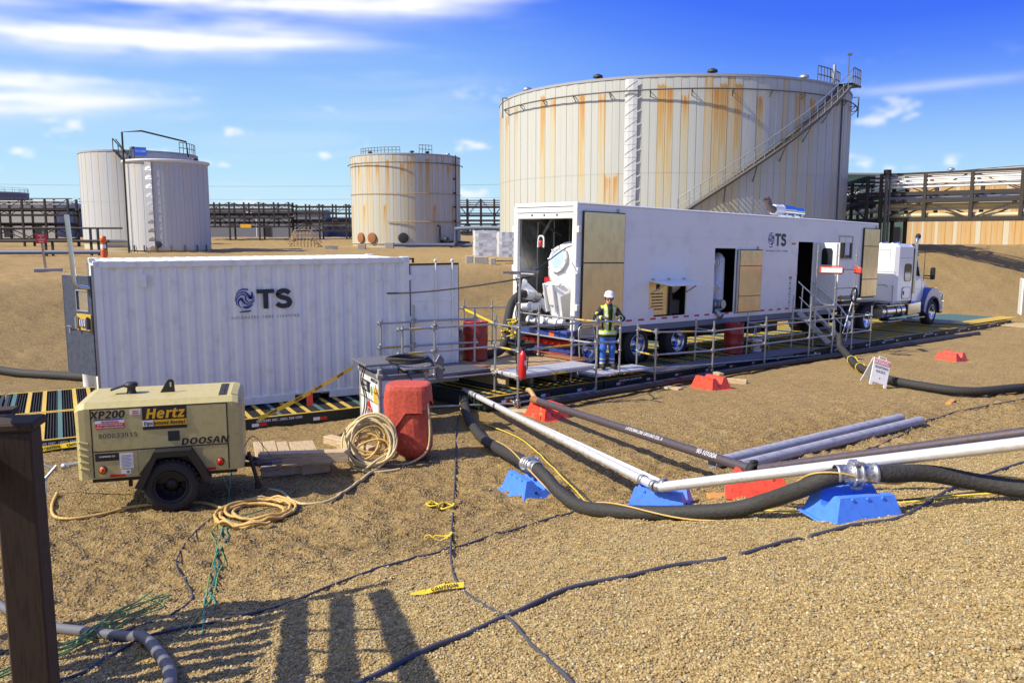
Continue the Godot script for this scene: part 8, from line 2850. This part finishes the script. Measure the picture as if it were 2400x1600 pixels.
func make_sky() -> ImageTexture:
	# blue deepening upwards, wisps of cirrus at upper left, small heaps low down
	var w := 2048; var h := 1024
	var f1 := noise(FastNoiseLite.TYPE_SIMPLEX_SMOOTH, 1.0, 3, 5)
	var f2 := noise(FastNoiseLite.TYPE_SIMPLEX_SMOOTH, 1.0, 44, 4)
	var data := PackedFloat32Array()
	data.resize(w * h * 3)
	var steps := [[-.02, Color(.72, .90, .99)], [.0, Color(.70, .89, .99)], [.045, Color(.50, .78, .985)], [.10, Color(.34, .60, .985)], [.15, Color(.18, .39, .98)], [.19, Color(.10, .26, .97)], [.227, Color(.056, .174, .95)], [.32, Color(.045, .15, .82)], [1.6, Color(.05, .14, .62)]]
	var sunward := Vector3(-.687, .682, .25)
	for y in h:
		var el := (0.5 - (y + .5) / h) * PI       # height above the horizon
		var c: Color
		var puffs := el > 0.0 and el < .36
		for x in w:
			var o := (y * w + x) * 3
			c = Color(.33, .26, .17)
			if el > 0.0:
				var az := fposmod((x + .5) / w + .5, 1.0) * TAU - PI      # nought straight ahead
				# bluest away from the sun, paler towards it
				var toward := sunward.dot(Vector3(sin(az) * cos(el), sin(el), -cos(az) * cos(el)))
				var e2 := maxf(el - .07 * smoothstep(-.36, .0, toward) * minf(1.0, el / .2), 0.0)
				for k in range(1, steps.size()):
					if e2 <= steps[k][0]:
						c = (steps[k - 1][1] as Color).lerp(steps[k][1], (e2 - steps[k - 1][0]) / (steps[k][0] - steps[k - 1][0]))
						break
				c = c.lerp(Color(1.05, 1.12, 1.25), .75 * pow(maxf(toward, 0.0), 3.0))
				var cover := 0.0
				if el > .05 and el < .95:
					# long streaks of high cloud, drawn out sideways
					var tb := el - az * .035
					var s := f1.get_noise_3d(az * 2.4, tb * 26.0, .3) + .55 * f2.get_noise_3d(az * 7.0 + 1.5 * s_(f1, az, tb), tb * 70.0, 4.0)
					var side: float = smoothstep(.12, -.10, az)
					var m := 0.0
					for q in [[.252, .026, -.02], [.203, .015, -.20], [.158, .008, -.40], [.135, .018, -.40], [.34, .05, -.2], [.45, .06, .3]]:
						m += exp(-pow((tb - q[0] - .015) / q[1], 2.0)) * smoothstep(q[2] + .10, q[2] - .12, az)
					cover = clampf(m * (.62 + 1.15 * s), 0, 1) * .92 + .10 * side * smoothstep(-.1, .6, s)
					cover = maxf(cover, .35 * exp(-pow((el - .152 - .02 * (az - .45)) / .005, 2.0)) * smoothstep(.36, .42, az) * (.6 + s))
				if puffs:
					var s2 := f2.get_noise_3d(az * 9.0, el * 26.0, 8.0) + .4 * f1.get_noise_3d(az * 34.0, el * 60.0, 2.0)
					var band: float = smoothstep(.012, .05, el) * smoothstep(.20, .09, el)
					cover = maxf(cover, smoothstep(.30, .62, s2 + .10 * smoothstep(.08, .02, el)) * band * .85)
				if cover > .0: c = c.lerp(Color(1.0, 1.03, 1.08), cover)
			data[o] = c.r; data[o + 1] = c.g; data[o + 2] = c.b
	return ImageTexture.create_from_image(Image.create_from_data(w, h, false, Image.FORMAT_RGBF, data.to_byte_array()))

func s_(f: FastNoiseLite, a: float, b: float) -> float:
	return f.get_noise_3d(a * 2.0, b * 7.0, 20.0)

func _ready() -> void:
	var cam := Camera3D.new()
	cam.name = "camera"
	add_child(cam)
	cam.position = Vector3(0, 3.42, 0)
	cam.rotation = Vector3(-atan(255.0 / 1930.0), 0, 0)
	cam.fov = rad_to_deg(2.0 * atan(800.0 / 1930.0))
	cam.near = .05
	cam.far = 4000.0
	cam.current = true
	var env := Environment.new()
	env.background_mode = Environment.BG_SKY
	var sky := Sky.new()
	var pano := PanoramaSkyMaterial.new()
	pano.panorama = make_sky()
	sky.sky_material = pano
	env.sky = sky
	env.background_energy_multiplier = .76
	env.tonemap_mode = Environment.TONE_MAPPER_LINEAR
	env.tonemap_exposure = 1.32
	env.sdfgi_enabled = true
	env.ssao_enabled = true
	env.ssil_enabled = true
	var we := WorldEnvironment.new()
	we.name = "world"
	we.environment = env
	add_child(we)
	var sun := DirectionalLight3D.new()
	sun.name = "sun"
	var az := deg_to_rad(20.0); var hi := deg_to_rad(43.0)
	var s := Vector3(-cos(az) * cos(hi), sin(hi), sin(az) * cos(hi))
	add_child(sun)
	sun.look_at_from_position(s * 50.0, Vector3.ZERO)
	sun.light_energy = 1.6
	sun.light_color = Color(1.0, .955, .88)
	sun.light_angular_distance = .53
	sun.shadow_enabled = true

	TF = Transform3D(Basis(Vector3.UP, TYAW) * Basis(Vector3(0, 0, 1), atan(TSLOPE)), TO)
	CF = Transform3D(Basis(Vector3.UP, .5016), Vector3(-7.52, .016, -14.811))
	make_materials()
	make_land()
	make_tanks()
	make_far()
	make_mats()
	make_container()
	make_trailer()
	make_tractor()
	make_scaffolds()
	make_scaffold_things()
	make_lines()
	make_timber()
	make_compressor()
	make_depot()
	make_corner()
	make_person()
